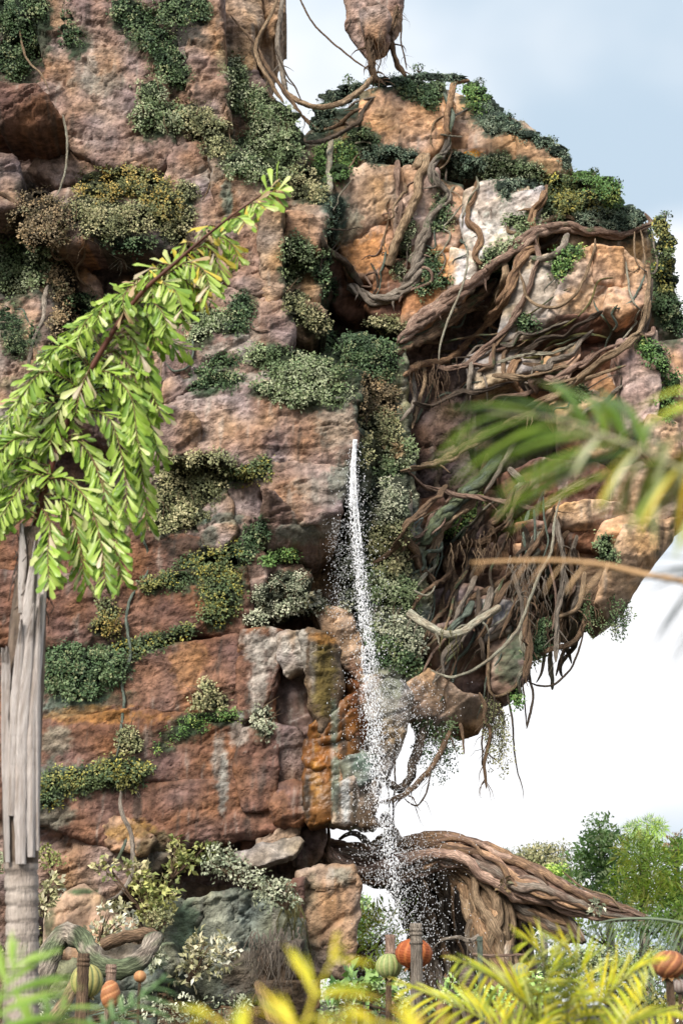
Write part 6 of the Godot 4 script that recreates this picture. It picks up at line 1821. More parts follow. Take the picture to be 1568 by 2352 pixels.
	f = thing("palm_frond", "blurred yellow frond low at the bottom centre", "palm frond", pt(900, 2480, 4.6))
	frond(f, [1050,2440, 960,2380, 860,2345, 760,2335, 660,2350], [2.5, 2.6], 0.004, 0.08, 50, gold, {"from":0.05,"droop":0.25})
	f = thing("palm_frond", "blurred golden frond tip at the bottom right of centre", "palm frond", pt(1040, 2460, 4.6))
	frond(f, [900,2440, 960,2385, 1020,2345, 1060,2330], [2.6, 2.7], 0.004, 0.07, 26, [Color(0.66,0.44,0.03), Color(0.60,0.50,0.04)], {"from":0.1,"droop":0.25})
	# the yellow palm at the bottom right
	var pd := 7.2
	var pl := thing("palm", "low yellow-green feather palm spreading across the bottom right", "palm", pt(1285, 2460, pd) * Vector3(1, 0, 1))
	for q in [[1290,2440, 1240,2350, 1190,2290, 1120,2240, 1050,2200], [1280,2450, 1190,2390, 1090,2330, 1000,2290, 930,2262], [1290,2440, 1275,2330, 1262,2250, 1240,2190, 1205,2155], [1300,2440, 1350,2340, 1400,2280, 1450,2235, 1495,2205],
			[1295,2440, 1320,2330, 1330,2260, 1315,2200, 1275,2160], [1300,2450, 1400,2380, 1480,2340, 1540,2320], [1290,2440, 1300,2350, 1300,2290, 1310,2240]]:
		frond(pl, q, [pd, pd - 0.4 + rng.randf_range(-0.3, 0.3)], 0.008, 0.185, 46, lime, {"from":0.22,"droop":0.22,"wide":0.6,"rachis":Color(0.36,0.38,0.08)})
	# arching grey-green cycad frond
	f = thing("cycad_frond", "arching grey-green frond with hanging comb-like leaflets at the right edge", "palm frond", pt(1700, 2300, 13.0))
	frond(f, [1760,2260, 1680,2170, 1600,2130, 1520,2112, 1440,2110, 1390,2116, 1352,2128], [12.6, 13.0], 0.018, 0.30, 44, [Color(0.17,0.22,0.15), Color(0.22,0.27,0.19), Color(0.13,0.18,0.12)], {"from":0.15,"droop":1.1,"wide":0.45,"gap":0.0})
# ---------------------------------------------------------------- arch of giant roots
func limb(t: Node3D, called: String, pv: Array, wid: Array, d0: float, d1: float, strands: int, bark: String, o := {}) -> void:
	var n := pv.size() / 2
	var p := PackedVector3Array()
	var r := PackedFloat32Array()
	for i in n:
		var d := lerpf(d0, d1, float(i) / (n - 1))
		p.append(pt(pv[2 * i], pv[2 * i + 1], d))
		r.append(metres(wid[i], d))
	var sm := smooth_path(p, r, 0.10)
	var g := Geo.new()
	var col: Array = BARK[bark]
	var core := PackedFloat32Array()
	for x in sm[1]:
		core.append(x * 0.66)
	tube(g, sm[0], core, col[1], col[1] * 0.6, {"sides": 14, "lump": 0.3})
	part(called, geo_mesh(g), mat.bark, t)
	var sr := RandomNumberGenerator.new()
	sr.seed = int(pv[0]) + strands
	var pp: PackedVector3Array = sm[0]
	var pr: PackedFloat32Array = sm[1]
	for k in strands:
		var gs := Geo.new()
		var one := PackedVector3Array()
		var rr := PackedFloat32Array()
		var ph := TAU * k / strands + sr.randf_range(-0.35, 0.35)
		var tw: float = sr.randf_range(-0.25, 0.75) * o.get("tw", 1.0)
		var out := sr.randf_range(0.70, 1.05)
		var th := sr.randf_range(0.10, 0.24) if k % 4 else sr.randf_range(0.26, 0.40)
		var nrm := (pp[1] - pp[0]).cross(Vector3(0.2, 0.15, 0.96)).normalized()
		var s := 0.0
		var a0 := int(sr.randf_range(0.0, 0.25) * pp.size()) if sr.randf() < 0.4 else 0
		var a1 := int(sr.randf_range(0.7, 1.0) * pp.size()) if sr.randf() < 0.5 else pp.size()
		for i in pp.size():
			var tg := (pp[mini(i + 1, pp.size() - 1)] - pp[maxi(i - 1, 0)]).normalized()
			nrm = (nrm - tg * nrm.dot(tg)).normalized()
			var bn := tg.cross(nrm)
			if i > 0:
				s += pp[i].distance_to(pp[i - 1])
			if i < a0 or i >= a1:
				continue
			var a: float = ph + tw * s + n_low.get_noise_2d(s * 0.5, k * 9.0 + pv[0]) * 1.1 + n_low.get_noise_2d(s * 1.6, k * 4.0) * 0.22
			var oo := out * (1.0 + 0.18 * n_low.get_noise_2d(s * 1.4, k * 5.0 + 40.0))
			one.append(pp[i] + (nrm * cos(a) + bn * sin(a)) * pr[i] * oo)
			var e := minf(1.0, minf(float(i - a0), float(a1 - 1 - i)) * 0.25 + 0.35) if (a0 > 0 or a1 < pp.size()) else 1.0
			rr.append(maxf(0.02, pr[i] * th * (1.0 + 0.35 * n_low.get_noise_2d(s * 1.7, k * 3.0))) * e)
		if one.size() < 4:
			continue
		var f := sr.randf_range(0.6, 1.6)
		var c0: Color = col[0]
		if sr.randf() < 0.25:
			c0 = BARK.orange[0]
		elif sr.randf() < 0.35:
			c0 = BARK.grey[0]
		tube(gs, one, rr, c0 * f, col[1] * f, {"sides": 8, "flute": 0.16, "ridges": 2, "twist": 0.5, "lump": 0.28, "seed": k * 3.3})
		part("strand", geo_mesh(gs), mat.bark, t)

func make_arch() -> void:
	var t := thing("giant_root", "huge arch of twisted brown roots behind the foot of the waterfall", "root", pt(1100, 2352, 34.0) * Vector3(1, 0, 1))
	limb(t, "limb", [690,1935, 740,1955, 800,1978, 880,1988, 950,1970, 1010,1958, 1080,1968, 1150,1998, 1230,2032, 1310,2066, 1390,2088, 1480,2108], [16,24,34,36,36,36,34,34,32,27,20,6], 33.2, 31.8, 34, "pink", {"tw":0.5})
	limb(t, "limb", [985,1972, 1040,1978, 1085,2010, 1105,2060, 1128,2110, 1125,2160, 1150,2230, 1165,2320, 1170,2460], [26,32,34,38,46,44,36,36,44], 32.8, 32.4, 30, "tan", {"tw":0.8})
	limb(t, "limb", [1100,1995, 1160,2040, 1220,2080, 1275,2115, 1315,2140, 1340,2165], [26,34,34,30,20,6], 33.0, 32.2, 18, "brown", {"tw":0.5})
	limb(t, "limb", [860,1990, 930,2020, 975,2080, 995,2150, 1005,2230, 1010,2330, 1010,2460], [34,46,44,42,42,46,50], 35.0, 34.6, 22, "dark", {"tw":0.5})
	limb(t, "limb", [1010,1985, 1040,2040, 1052,2110, 1060,2200, 1070,2330, 1075,2460], [26,30,28,26,30,34], 34.6, 34.4, 14, "dark", {"tw":0.5})
	limb(t, "limb", [1180,2060, 1195,2110, 1200,2180, 1215,2260, 1225,2460], [18,20,18,18,24], 33.6, 33.2, 10, "dark", {})
	limb(t, "limb", [720,1905, 725,1935, 735,1965, 760,1985], [14,16,18,20], 33.0, 33.2, 9, "brown", {})
	root("driftwood branch curling left above the root arch", [906,1905, 878,1930, 856,1950, 846,1975], 9, 11, "tan", {"d":[32.8,33.0],"blunt":true,"called":"branch","cat":"branch"})
	root("hooked driftwood tip left of the curling branch", [848,1958, 842,1938, 822,1918, 800,1916, 778,1928], 9, 2.5, "grey", {"d":[32.9,33.0],"blunt":true,"called":"branch","cat":"branch"})
	root("wet upright trunk in the spray rising from the root arch", [884,1872, 893,1905, 903,1940, 908,1975], 9, 20, "grey", {"d":[32.3,32.9],"blunt":true,"called":"branch","cat":"branch"})
	root("thin branch joining the wet upright trunk to the cliff's lip", [850,1878, 870,1893, 896,1898], 6, 7, "brown", {"d":[31.2,32.4],"blunt":true,"called":"branch","cat":"branch"})
	root("thin upright roots at the left end of the root arch", [752,1890, 756,1920, 748,1950, 765,1975], 4, 6, "brown", {"d":[32.4,32.8],"n":3,"twigs":8})
	root("grey dead limb lying level before the arch's foot", [1010,2160, 1050,2152, 1075,2160, 1100,2150], 4, 5, "grey", {"d":[30.0,30.0],"blunt":true,"called":"branch","cat":"branch","twigs":4})
	root("pinkish level branch in front of the arch's right foot", [1085,2192, 1140,2195, 1205,2193], 4, 2, "pink", {"d":[29.0,29.0],"blunt":true,"called":"branch","cat":"branch"})
	root("thin straggling root slung along the arch's upper right", [1290,2000, 1340,2040, 1400,2062, 1430,2095], 2.2, 2.6, "tan", {"d":[31.6,31.4]})
	bush("mauve bromeliad growing on the root arch's right arm", [1362,2082,16,10], 31.3, "big", "sage", {"called":"bromeliad","cat":"plant","stems":2})
	bush("small orange bromeliad on the root arch", [1158,2034,6,5], 32.0, "big", "brown", {"called":"bromeliad","cat":"plant","stems":1})
	root("thick mossy log curving in an S before the boulders", [70,2300, 95,2235, 128,2170, 160,2143, 190,2160, 215,2200, 260,2226, 310,2215, 345,2175, 362,2152], 22, 15, "grey", {"d":[25.0,25.2,25.4,25.4,25.2,25.0,24.8,24.8,25.0,25.2],"blunt":true,"called":"log","cat":"log","moss":0.62,"lump":0.45,"wob":0.1})
	root("bare brown log end lying behind the mossy log", [240,2170, 290,2150, 340,2145, 372,2158], 12, 10, "brown", {"d":[26.0,25.8],"blunt":true,"called":"log","cat":"log"})
	root("slanting bare wooden pole at the bottom left", [70,2420, 120,2340, 165,2270, 190,2225], 13, 10, "tan", {"d":[16.0,16.5],"blunt":true,"called":"log","cat":"log","lump":0.1})
	root("weathered stump leaning at the bottom beside the earthy boulder", [660,2420, 625,2340, 600,2290, 590,2255], 16, 5, "brown", {"d":[22.0,22.2],"blunt":true,"called":"log","cat":"log","twigs":4})

func make_tangle() -> void:
	var zones := [["root tangled with others below the dark hollow", 960, 1300, 1090, 1400, -120, 230, 44, "roots tangled below the hollow"],
		["root hanging in the tangle beneath the ledges", 1180, 1340, 1200, 1400, -20, 190, 34, "roots hanging beneath the ledges"],
		["root woven through the knots above the hollow", 930, 1260, 780, 940, 170, -90, 26, "roots woven above the hollow"],
		["root creeping over the overhang's upper face", 760, 1240, 400, 640, -50, 110, 20, "slender roots on the upper face"],
		["root creeping over the prow's tan ledges", 1230, 1490, 560, 900, -50, 110, 9, "slender roots on the prow"]]
	for z in zones:
		for k in z[7]:
			var x := rng.randf_range(z[1], z[2])
			var y := rng.randf_range(z[3], z[4])
			var pv := []
			var n := 6
			var sx: float = z[5] * rng.randf_range(0.4, 1.3)
			var sy: float = z[6] * rng.randf_range(0.4, 1.2)
			for i in n:
				var f := float(i) / (n - 1)
				pv.append(x + sx * f + rng.randf_range(-14, 14))
				pv.append(y + sy * f + 22.0 * sin(f * PI) * rng.randf_range(-0.4, 1.0) + rng.randf_range(-8, 8))
			var mid := hit(pv[6], pv[7])
			if hit(pv[0], pv[1]) < 0 or mid < 0:
				continue
			var r := rng.randf_range(1.6, 5.5) if k % 4 else rng.randf_range(5.0, 8.0)
			if k >= 0 and z[7] <= 20:
				r = rng.randf_range(1.4, 3.2)
			var bk: String = ["tan", "grey", "brown", "pink", "pale", "teal", "brown", "dark"][rng.randi() % 8]
			var place: String = ("upper " if pv[1] < (z[3] + z[4]) * 0.5 else "lower ") + ("left" if pv[0] < z[1] + (z[2] - z[1]) * 0.34 else ("middle" if pv[0] < z[1] + (z[2] - z[1]) * 0.67 else "right"))
			root(("thick " if r > 5.0 else "thin ") + {"teal": "greenish"}.get(bk, bk) + " " + z[0] + ", at " + place, pv, r, r * rng.randf_range(0.4, 0.9), bk, {"group": z[8], "lift": rng.randf_range(1.0, 5.0), "moss": 0.4 if rng.randf() < 0.25 else 0.0, "n": 2 if r > 5.0 else 1})

# ---------------------------------------------------------------- seed pods on posts
func pod(label: String, vx: float, vy: float, rv: float, d: float, ca: Color, cb: Color, ribs: int, o := {}) -> void:
	var c := pt(vx, vy, d)
	var r := metres(rv, d)
	var sq: float = o.get("squash", 0.95)
	var t := thing("seed_pod", label, "seed pod", c - Vector3(0, r * sq, 0))
	var g := Geo.new()
	var na := 96
	var nb := 40
	for j in nb + 1:
		var b := PI * j / nb
		for i in na + 1:
			var a := TAU * i / na
			var sw: float = a * ribs + o.get("swirl", 0.0) * (b - PI * 0.5) * 4.0
			var rr := 1.0 + 0.055 * absf(sin(sw * 0.5)) * sin(b)
			var col := ca.lerp(cb, smoothstep(0.25, 0.5, absf(sin(sw * 0.5))))
			if o.get("pits", false):
				var u := absf(fposmod(sw / TAU, 1.0) - 0.5) * 2.0
				var w := absf(fposmod(b * 5.5, 1.0) - 0.5) * 2.0
				var pit := 1.0 - smoothstep(0.35, 0.75, sqrt(u * u + w * w * 0.8))
				rr -= 0.10 * pit * sin(b)
			var dir := Vector3(sin(b) * sin(a), cos(b) * sq, sin(b) * cos(a))
			g.v.append(c + dir * r * rr * (0.80 if j == 0 else 1.0))
			col *= 1.0 + 0.35 * n_mid.get_noise_3d(dir.x * 5.0 + vx, dir.y * 5.0, dir.z * 5.0)
			col.a = 1.0
			g.c.append(col)
			g.uv.append(Vector2(float(i) / na, float(j) / nb))
	for j in nb:
		for i in na:
			var a := j * (na + 1) + i
			g.idx.append_array([a, a + 1, a + na + 2, a, a + na + 2, a + na + 1])
	part("shell", geo_mesh(g), mat.smooth, t)
	# stalk down to the ground
	var gs := Geo.new()
	var s0 := c - Vector3(0, r * sq * 0.9, 0)
	var s1 := Vector3(c.x + rng.randf_range(-0.1, 0.1), 0.0, c.z)
	var sm := smooth_path(PackedVector3Array([s0, s0.lerp(s1, 0.5), s1]), PackedFloat32Array([r * 0.25, r * 0.22, r * 0.28]), 0.08)
	tube(gs, sm[0], sm[1], BARK.brown[0], BARK.brown[1], {"lump": 0.2})
	part("stalk", geo_mesh(gs), mat.bark, t)
	# collar of bracts
	if o.get("bracts", true):
		for k in 7:
			var gb := Geo.new()
			var a := TAU * k / 7.0
			var out := Vector3(sin(a), 0, cos(a))
			leaf_shape(gb, s0, (out - Vector3(0, 0.25, 0)).normalized(), Vector3.UP, r * 0.75, r * 0.5, 1.0)
			for i in gb.c.size():
				gb.c[i] = ca.lerp(Color(0.30, 0.22, 0.12), 0.6)
			part("bract", geo_mesh(gb), mat.blade, t)

func post(label: String, vx: float, v0: float, v1: float, rv: float, d: float, bark: String, bands := []) -> void:
	var top := pt(vx, v0, d)
	var bot := Vector3(top.x, 0, top.z)
	var t := thing("post", label, "post", bot)
	var n := 60
	var p := PackedVector3Array()
	var r := PackedFloat32Array()
	var rad := metres(rv, d)
	for i in n + 1:
		p.append(bot.lerp(top, float(i) / n))
		r.append(rad * (1.0 + 0.05 * n_mid.get_noise_1d(i * 2.3)))
	var g := Geo.new()
	tube(g, p, r, BARK[bark][0], BARK[bark][1], {"sides": 14, "flute": 0.03, "lump": 0.1})
	part("shaft", geo_mesh(g), mat.bark, t)
	for b in bands:
		var c := pt(vx, b, d)
		c.x = top.x
		c.z = top.z
		var gb := Geo.new()
		var pp := PackedVector3Array()
		var rr := PackedFloat32Array()
		for i in 7:
			pp.append(c + Vector3(0, (i - 3) * rad * 0.09, 0))
			rr.append(rad * (1.02 + 0.14 * sin(PI * i / 6.0)))
		tube(gb, pp, rr, BARK[bark][0], BARK[bark][1], {"sides": 14, "flute": 0.02, "lump": 0.05})
		part("band", geo_mesh(gb), mat.bark, t)

func make_pods() -> void:
	post("grey-brown carved post in front of the round orange pod", 955, 2121, 2300, 13, 18.0, "grey", [2136, 2146, 2166])
	pod("round orange pod with rows of dents behind the carved post", 950, 2190, 39, 18.6, Color(0.46, 0.15, 0.045), Color(0.34, 0.09, 0.03), 12, {"pits":true,"swirl":0.5,"squash":0.80})
	pod("cream and green striped pod left of the orange one", 893, 2219, 27, 18.8, Color(0.46, 0.44, 0.20), Color(0.24, 0.30, 0.11), 14, {"squash":0.95})
	post("pinkish post behind the cream and green pod", 896, 2147, 2300, 11, 21.0, "pink", [2190])
	pod("dark green pod with yellow stripes at the bottom left", 200, 2253, 33, 15.0, Color(0.07, 0.12, 0.05), Color(0.38, 0.34, 0.12), 12, {"squash":1.05})
	post("brown post crossing the green striped pod", 193, 2190, 2420, 13, 14.4, "brown", [2205, 2216])
	pod("orange ribbed cone-shaped pod right of the green striped one", 254, 2285, 20, 15.6, Color(0.55, 0.26, 0.12), Color(0.34, 0.14, 0.06), 3, {"squash":1.5,"swirl":2.5,"bracts":false})
	post("pink-brown post rising from the ribbed orange pod", 256, 2215, 2420, 11, 15.9, "pink", [2222, 2232])
	pod("small round orange knob pod at the bottom left of centre", 322, 2243, 13, 15.8, Color(0.52, 0.28, 0.12), Color(0.40, 0.20, 0.09), 5, {"bracts":false})
	pod("small blue-green striped pod near the root arch's foot", 1194, 2229, 18, 20.0, Color(0.12, 0.22, 0.25), Color(0.28, 0.24, 0.10), 12, {"squash":0.9})
	post("green post left of the blue-green pod", 1101, 2151, 2330, 6, 20.0, "teal", [2160])
	pod("dried orange-brown ruffled pod at the right edge", 1535, 2215, 36, 11.5, Color(0.52, 0.24, 0.10), Color(0.26, 0.10, 0.05), 9, {"swirl":1.6,"squash":0.80})
	pod("small dark striped pod beside the ruffled pod's stalk", 1560, 2266, 16, 13.0, Color(0.16, 0.11, 0.10), Color(0.24, 0.20, 0.18), 10, {"bracts":false})
	pod("ribbed dark spiral shell pod at the arch's left foot", 1072, 2250, 17, 21.0, Color(0.17, 0.13, 0.10), Color(0.07, 0.05, 0.04), 2, {"swirl":6.0,"squash":1.6,"bracts":false})

# ---------------------------------------------------------------- falling water
func make_water() -> void:
	var path := [[815,1010,30.75], [811,1080,30.6], [812,1160,30.5], [820,1260,30.4], [832,1360,30.3], [842,1460,30.2], [850,1560,30.15], [858,1660,30.1], [866,1760,30.1], [882,1860,30.1], [897,1960,30.1], [903,2060,30.1], [905,2170,30.1], [905,2300,30.1]]
	var wid := [4.0, 9.0, 15.0, 17.0, 18.0, 22.0, 27.0, 30.0, 30.0, 27.0, 24.0, 30.0, 38.0, 44.0]
	var t := thing("waterfall", "thin white waterfall breaking into droplets down the middle of the rock", "waterfall", pt(903, 2300, 30.1))
	var drop := SphereMesh.new()
	drop.radius = 0.5
	drop.height = 1.0
	drop.radial_segments = 8
	drop.rings = 4
	var xf := []
	var n := path.size()
	for k in 17000:
		var f := rng.randf() * (n - 1)
		var i := mini(int(f), n - 2)
		var u := f - i
		var spread := 1.0
		var x0 := rng.randfn(0, 0.5)
		var gate := rng.randf()
		# clumps of water along the fall
		var dens := 0.45 + 1.1 * n_mid.get_noise_2d(x0 * 2.2, f * 7.0)
		if f > 7.5:
			dens *= 0.75
		if gate > (dens + 0.3) * minf(1.0, 0.25 + f * 0.45):
			continue
		var w := lerpf(wid[i], wid[i + 1], u)
		var x := x0
		if rng.randf() < 0.26:
			x = rng.randfn(0, 1.5) + 0.2
		if f > 9.5 and rng.randf() < 0.5:
			x = rng.randfn(0.6, 2.1)
		var q := pt(lerpf(path[i][0], path[i + 1][0], u) + x * w * spread, lerpf(path[i][1], path[i + 1][1], u), lerpf(path[i][2], path[i + 1][2], u) + rng.randfn(0, 0.25))
		var s := rng.randf_range(0.005, 0.015) * (1.2 if absf(x) < 0.7 else 0.85)
		var b := Basis(Vector3.RIGHT * s, Vector3(rng.randf_range(-0.2, 0.2) * s, s * rng.randf_range(1.2, 3.2), 0), Vector3.BACK * s)
		xf.append(Transform3D(b, q - t.position))
	# the fine spray drifting right of the lower fall
	for k in 5000:
		var q := pt(rng.randfn(915, 55), rng.randf_range(1560, 2260), 30.1 + rng.randfn(0, 0.5))
		var s := rng.randf_range(0.005, 0.012)
		xf.append(Transform3D(Basis(Vector3.RIGHT * s, Vector3.UP * s * rng.randf_range(1.0, 2.4), Vector3.BACK * s), q - t.position))
	# splashes off the wet ledges on the left
	for k in 700:
		var q := pt(rng.randfn(775, 14), rng.randf_range(1190, 1420), 30.9 + rng.randfn(0, 0.3))
		var s := rng.randf_range(0.005, 0.011)
		xf.append(Transform3D(Basis(Vector3.RIGHT * s, Vector3.UP * s * 1.5, Vector3.BACK * s), q - t.position))
	var mm := MultiMesh.new()
	mm.transform_format = MultiMesh.TRANSFORM_3D
	mm.mesh = drop
	mm.instance_count = xf.size()
	for i in xf.size():
		mm.set_instance_transform(i, xf[i])
	var o := MultiMeshInstance3D.new()
	o.name = "droplets"
	o.multimesh = mm
	o.material_override = mat.water
	o.set_meta("kind", "stuff")
	t.add_child(o)
	# unbroken threads of water near the lip
	for k in 9:
		var g := Geo.new()
		var pp := PackedVector3Array()
		var rr := PackedFloat32Array()
		var off := rng.randf_range(-1, 1)
		var last := rng.randi_range(2, 4)
		for i in last:
			pp.append(pt(path[i][0] + off * wid[i] * 0.6 + rng.randf_range(-2, 2), path[i][1], path[i][2] + rng.randf_range(-0.1, 0.1)))
			rr.append(0.012 * (1.0 - float(i) / (last + 0.5)) + 0.004)
		var sm := smooth_path(pp, rr, 0.05)
		var pr: PackedFloat32Array = sm[1]
		for i in pr.size():
			pr[i] *= 0.8 + 0.7 * n_mid.get_noise_2d(i * 0.9, k * 10.0)
		tube(g, sm[0], pr, Color.WHITE, Color.WHITE, {"sides": 6, "flute": 0.0, "lump": 0.1})
		part("water_thread", geo_mesh(g), mat.water, t)

# ---------------------------------------------------------------- ground, trees, far things
func make_ground() -> void:
	var g := Geo.new()
	var n := 60
	for j in n + 1:
		for i in n + 1:
			var x := (float(i) / n - 0.5) * 2.0
			var z := (float(j) / n - 0.5) * 2.0
			var p := Vector3(signf(x) * x * x * 900.0, 0, signf(z) * z * z * 900.0)
			p.y = -0.02 + 0.05 * n_low.get_noise_2d(p.x * 0.1, p.z * 0.1)
			g.v.append(p)
			var m := n_mid.get_noise_2d(p.x * 0.2, p.z * 0.2)
			g.c.append(Color(0.10, 0.11, 0.05).lerp(Color(0.20, 0.16, 0.11), clampf(0.5 + m, 0, 1)))
			g.uv.append(Vector2(p.x, p.z))
	for j in n:
		for i in n:
			var a := j * (n + 1) + i
			g.idx.append_array([a, a + 1, a + n + 2, a, a + n + 2, a + n + 1])
	setting("ground", geo_mesh(g), mat.mat)

func make_trees() -> void:
	tree("tall feathery green tree with a pale thin trunk right of the root arch", [1390,2300], [1375,1895], 52.0, [1378,1905,26,24, 1355,1940,30,26, 1400,1945,32,26, 1340,1980,28,24, 1378,1985,36,28, 1420,1990,32,26, 1345,2030,32,26, 1400,2035,38,28, 1440,2040,28,26, 1370,2075,36,20], "tree", "gum", {"dens":0.75,"bark":"pale","r":0.20})
	tree("tall pine with an open tufted top at the far right", [1490,2300], [1485,1890], 72.0, [1455,1905,15,10, 1485,1895,18,10, 1508,1902,13,10, 1468,1925,18,10, 1500,1935,18,11, 1482,1955,24,12], "needle", "fresh", {"dens":0.9,"sc":1.3})
	tree("bright lime bamboo clump in front of the pine", [1470,2330], [1470,1945], 48.0, [1460,1960,28,28, 1490,1990,38,32, 1455,2020,32,32, 1500,2040,45,35, 1465,2080,42,32], "bamboo", "lime", {"dens":0.7,"r":0.1,"called":"bamboo"})
	tree("green leafy tree at the right edge behind the cycad frond", [1555,2330], [1550,1950], 50.0, [1545,1990,28,28, 1570,1960,28,28, 1550,2040,42,32, 1580,2080,38,40, 1530,2090,40,32], "bamboo", "fresh", {"dens":0.8,"r":0.15})
	tree("brown half-bare treetop at the far right skyline", [1560,2300], [1552,1935], 62.0, [1548,1945,22,10, 1570,1935,18,12, 1530,1960,14,8], "tree", "brown", {"dens":0.4})
	tree("rounded olive tree with brownish top far behind the arch", [1240,2300], [1238,1950], 84.0, [1205,1968,24,16, 1240,1958,28,18, 1275,1965,24,18, 1225,1990,40,20, 1275,1995,32,20, 1190,1995,24,16, 1240,2025,60,24], "tree", "olive", {"dens":0.8})
	tree("lime-flecked tree below the rounded olive one", [1260,2300], [1255,2000], 70.0, [1230,2020,38,18, 1280,2015,35,18, 1300,2045,32,24, 1250,2060,50,24], "tree", "fresh", {"dens":0.8})
	tree("small dark pine top far left of the olive tree", [1110,2300], [1105,1962], 95.0, [1090,1975,14,9, 1112,1968,12,8, 1130,1980,14,9, 1105,1995,32,14], "needle", "dark", {"dens":1.2,"sc":1.5})
	tree("dark pine top just left of the olive tree", [1165,2300], [1162,1962], 92.0, [1160,1970,11,10, 1170,1988,20,12, 1150,1995,20,12], "needle", "dark", {"dens":1.2,"sc":1.5})
	tree("green tree seen through the gap beside the squared pillar", [830,2330], [830,2065], 60.0, [825,2090,24,20, 845,2120,25,25, 815,2130,22,25], "tree", "gum", {"dens":0.9})
	var b := [["drooping bright green plant behind the waterfall's foot", [850,2160,22,30, 880,2140,20,25, 920,2130,25,25], 34.5, "bamboo", "lime", 0.55],
		["green shrubs under the right arm of the root arch", [1160,2110,30,28, 1200,2150,35,30], 44.0, "tree", "gum", 0.8],
		["yellow-green shrubs beyond the end of the root arch", [1310,2130,35,22, 1350,2110,30,18, 1390,2150,40,22], 42.0, "tree", "lime", 0.7],
		["bright shrub bank along the foot of the bamboo", [1440,2120,45,22, 1500,2120,50,28, 1560,2110,40,30], 44.0, "tree", "fresh", 0.8],
		["dark green shrub bank below the cycad frond", [1400,2200,50,28, 1450,2230,45,30, 1500,2200,40,30, 1350,2200,40,25], 30.0, "ivy", "mid", 1.0],
		["yellow-flecked shrub at the bottom right corner", [1480,2300,45,40, 1430,2290,40,35, 1540,2310,40,40], 22.0, "ivy", "yellow", 1.0],
		["low dark planting under the pods", [850,2290,60,30, 950,2310,60,30, 780,2300,50,35], 20.5, "ivy", "mid", 1.0],
		["green ferny planting at the arch's foot", [1050,2280,50,25, 1130,2290,50,25, 1230,2270,40,25], 24.0, "ivy", "gum", 1.0],
		["hanging green plant below the cream striped pod", [830,2260,30,18, 870,2275,30,16, 800,2270,25,15], 19.4, "big", "gum", 1.0],
		["shrubs far behind the gap left of the falling water", [830,2180,40,30, 880,2200,40,30], 48.0, "tree", "gum", 0.8],
		["dry ground plants at the bottom left behind the pods", [100,2330,60,30, 300,2320,60,30, 420,2310,60,35, 520,2320,60,35], 21.0, "fine", "sage", 0.8]]
	b.append_array([["green backdrop shrubs between the orange pod and the arch's feet", [1000,2230,60,40, 1090,2200,50,50, 1150,2280,60,50, 930,2280,60,50], 40.0, "tree", "gum", 0.9],
		["dark green hedge behind the yellow palm", [1250,2230,50,50, 1330,2250,60,55, 1420,2270,60,55, 1520,2250,60,60], 38.0, "tree", "mid", 0.9],
		["brownish undergrowth behind the boulders at the left", [150,2230,70,50, 60,2200,60,70, 330,2280,70,50], 30.0, "ivy", "olive", 0.8]])
	for k in 9:
		b.append([["leftmost", "second from the left", "third from the left", "fourth from the left", "middle", "fourth from the right", "third from the right", "second from the right", "rightmost"][k] + " of the far green hedge bushes along the ground", [770 + k * 95, 2250 - (30 if k > 4 else 0), 66, 75 + 25 * (k % 3)], 62.0 + 3.0 * (k % 2), "tree", ["gum", "fresh", "mid"][k % 3], 0.9])
	for q in b:
		bush(q[0], q[1], q[2], q[3], q[4], {"called": "shrub", "cat": "shrub", "dens": q[5], "stems": 3, "sc": 1.15 if q[3] != "tree" else 0.8})
	# hut roof glimpsed behind the yellow frond
	var t := thing("shelter", "small slat-roofed shelter on thin posts glimpsed behind the yellow frond", "shelter", pt(820, 2330, 36.0) * Vector3(1, 0, 1))
	for k in 9:
		var q := pt(790 + k * 9, 2196 + k * 3, 36.0)
		var bm := BoxMesh.new()
		bm.size = Vector3(0.12, 0.05, 1.4)
		var o := part("roof_slat", bm, mat.smooth_brown, t, false)
		o.position = q - t.position
		o.rotation_degrees = Vector3(-24, 0, -16)
	for k in 3:
		var top := pt(800 + k * 27, 2212 + k * 6, 36.2)
		var cm := CylinderMesh.new()
		cm.top_radius = 0.06
		cm.bottom_radius = 0.07
		cm.height = top.y
		var o := part("post", cm, mat.smooth_brown, t, false)
		o.position = Vector3(top.x, top.y * 0.5, top.z) - t.position

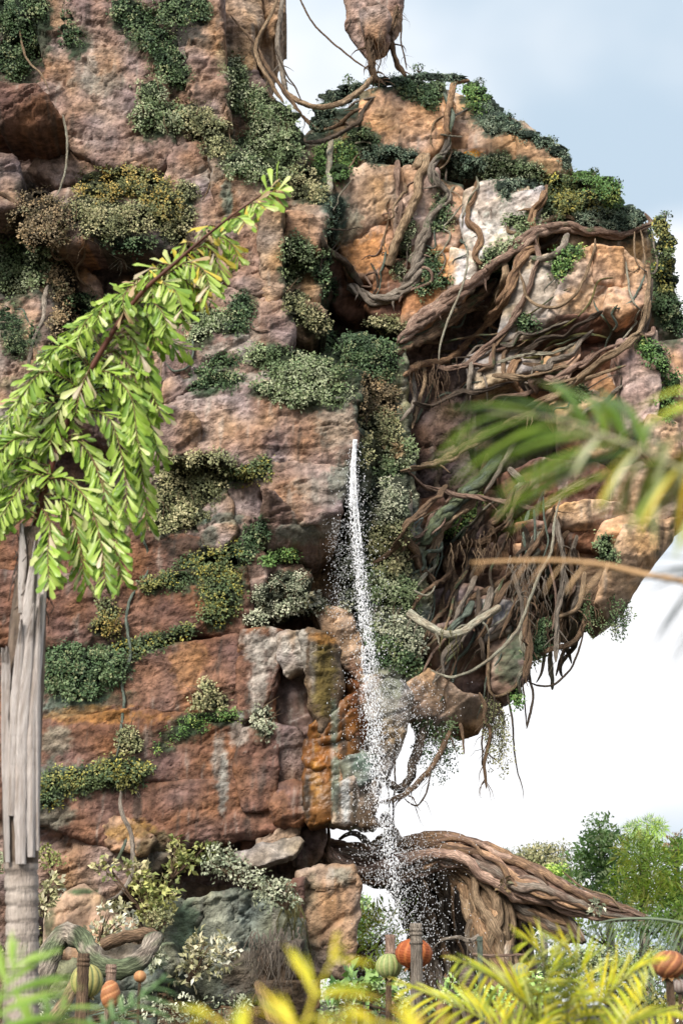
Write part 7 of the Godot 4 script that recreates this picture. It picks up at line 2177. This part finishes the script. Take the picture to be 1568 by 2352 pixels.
# a standing figure as one closed surface: rings up the body with arms
func person(label: String, vx: float, vy: float, d: float, shirt: Color, trousers: Color, hair: Color, h := 1.72) -> void:
	var head := pt(vx, vy, d)
	var base := Vector3(head.x, 0, head.z)
	var k := h / 1.72
	var t := thing("person", label, "person", base)
	var g := Geo.new()
	var skin := Color(0.46, 0.29, 0.21)
	var add := func(gg: Geo, pts: Array, rad: Array, c: Color) -> void:
		var pp := PackedVector3Array()
		var rr := PackedFloat32Array()
		for i in pts.size():
			pp.append(base + pts[i] * k)
			rr.append(rad[i] * k)
		var sm := smooth_path(pp, rr, 0.03)
		tube(gg, sm[0], sm[1], c, c * 0.9, {"sides": 14, "flute": 0.0, "lump": 0.0})
	for s in [-1.0, 1.0]:
		add.call(g, [Vector3(0.10 * s, 0.06, 0), Vector3(0.10 * s, 0.48, 0.02), Vector3(0.09 * s, 0.90, 0)], [0.05, 0.065, 0.09], trousers)
		add.call(g, [Vector3(0.10 * s, 0.04, -0.06), Vector3(0.10 * s, 0.04, 0.14)], [0.045, 0.04], Color(0.05, 0.05, 0.05))
		add.call(g, [Vector3(0.18 * s, 1.40, 0), Vector3(0.25 * s, 1.12, 0.0)], [0.06, 0.05], shirt)
		add.call(g, [Vector3(0.25 * s, 1.12, 0), Vector3(0.26 * s, 0.86, 0.08), Vector3(0.26 * s, 0.78, 0.10)], [0.042, 0.032, 0.03], skin)
		for fgr in 5:
			add.call(g, [Vector3((0.24 + fgr * 0.012) * s, 0.78, 0.08 + fgr * 0.010), Vector3((0.24 + fgr * 0.012) * s, 0.70, 0.10 + fgr * 0.010)], [0.010, 0.008], skin)
	add.call(g, [Vector3(0, 0.86, 0), Vector3(0, 1.05, 0), Vector3(0, 1.30, 0), Vector3(0, 1.44, 0)], [0.16, 0.15, 0.19, 0.10], shirt)
	add.call(g, [Vector3(0, 1.40, 0), Vector3(0, 1.52, 0.01), Vector3(0, 1.56, 0.02), Vector3(0, 1.62, 0.02), Vector3(0, 1.69, 0.01), Vector3(0, 1.72, 0.0)], [0.055, 0.055, 0.085, 0.095, 0.075, 0.02], skin)
	add.call(g, [Vector3(0, 1.585, 0.11), Vector3(0, 1.56, 0.135)], [0.012, 0.016], skin)
	part("body", geo_mesh(g), mat.smooth, t)
	var gh := Geo.new()
	add.call(gh, [Vector3(0, 1.60, -0.035), Vector3(0, 1.67, -0.02), Vector3(0, 1.73, -0.005), Vector3(0, 1.745, 0)], [0.09, 0.095, 0.06, 0.015], hair)
	part("hair", geo_mesh(gh), mat.smooth, t)

func make_people() -> void:
	person("visitor's head just showing at the bottom edge below the yellow palm", 1434, 2345, 26.0, Color(0.35, 0.36, 0.40), Color(0.08, 0.09, 0.12), Color(0.30, 0.19, 0.14), 1.62)
	person("visitor in white at the bottom right corner behind the ruffled pod", 1562, 2322, 27.0, Color(0.72, 0.72, 0.74), Color(0.10, 0.10, 0.12), Color(0.08, 0.05, 0.04))
func _ready() -> void:
	rng.seed = 20240611
	make_air()
	make_materials()
	mat.smooth_brown = StandardMaterial3D.new()
	mat.smooth_brown.albedo_color = Color(0.42, 0.36, 0.33)
	mat.smooth_brown.roughness = 0.9
	make_sprays()
	blade_mesh.wedge = [make_blade(true, 1), make_blade(true, 2), make_blade(true, 3), make_blade(true, 4)]
	blade_mesh.thin = [make_blade(false, 5), make_blade(false, 6)]
	make_ground()
	make_stains()
	make_rocks()
	make_arch()
	make_roots()
	make_tangle()
	make_fringes()
	make_ivies()
	make_trees()
	make_water()
	make_pods()
	make_fishtail()
	make_fronds()
	make_people()
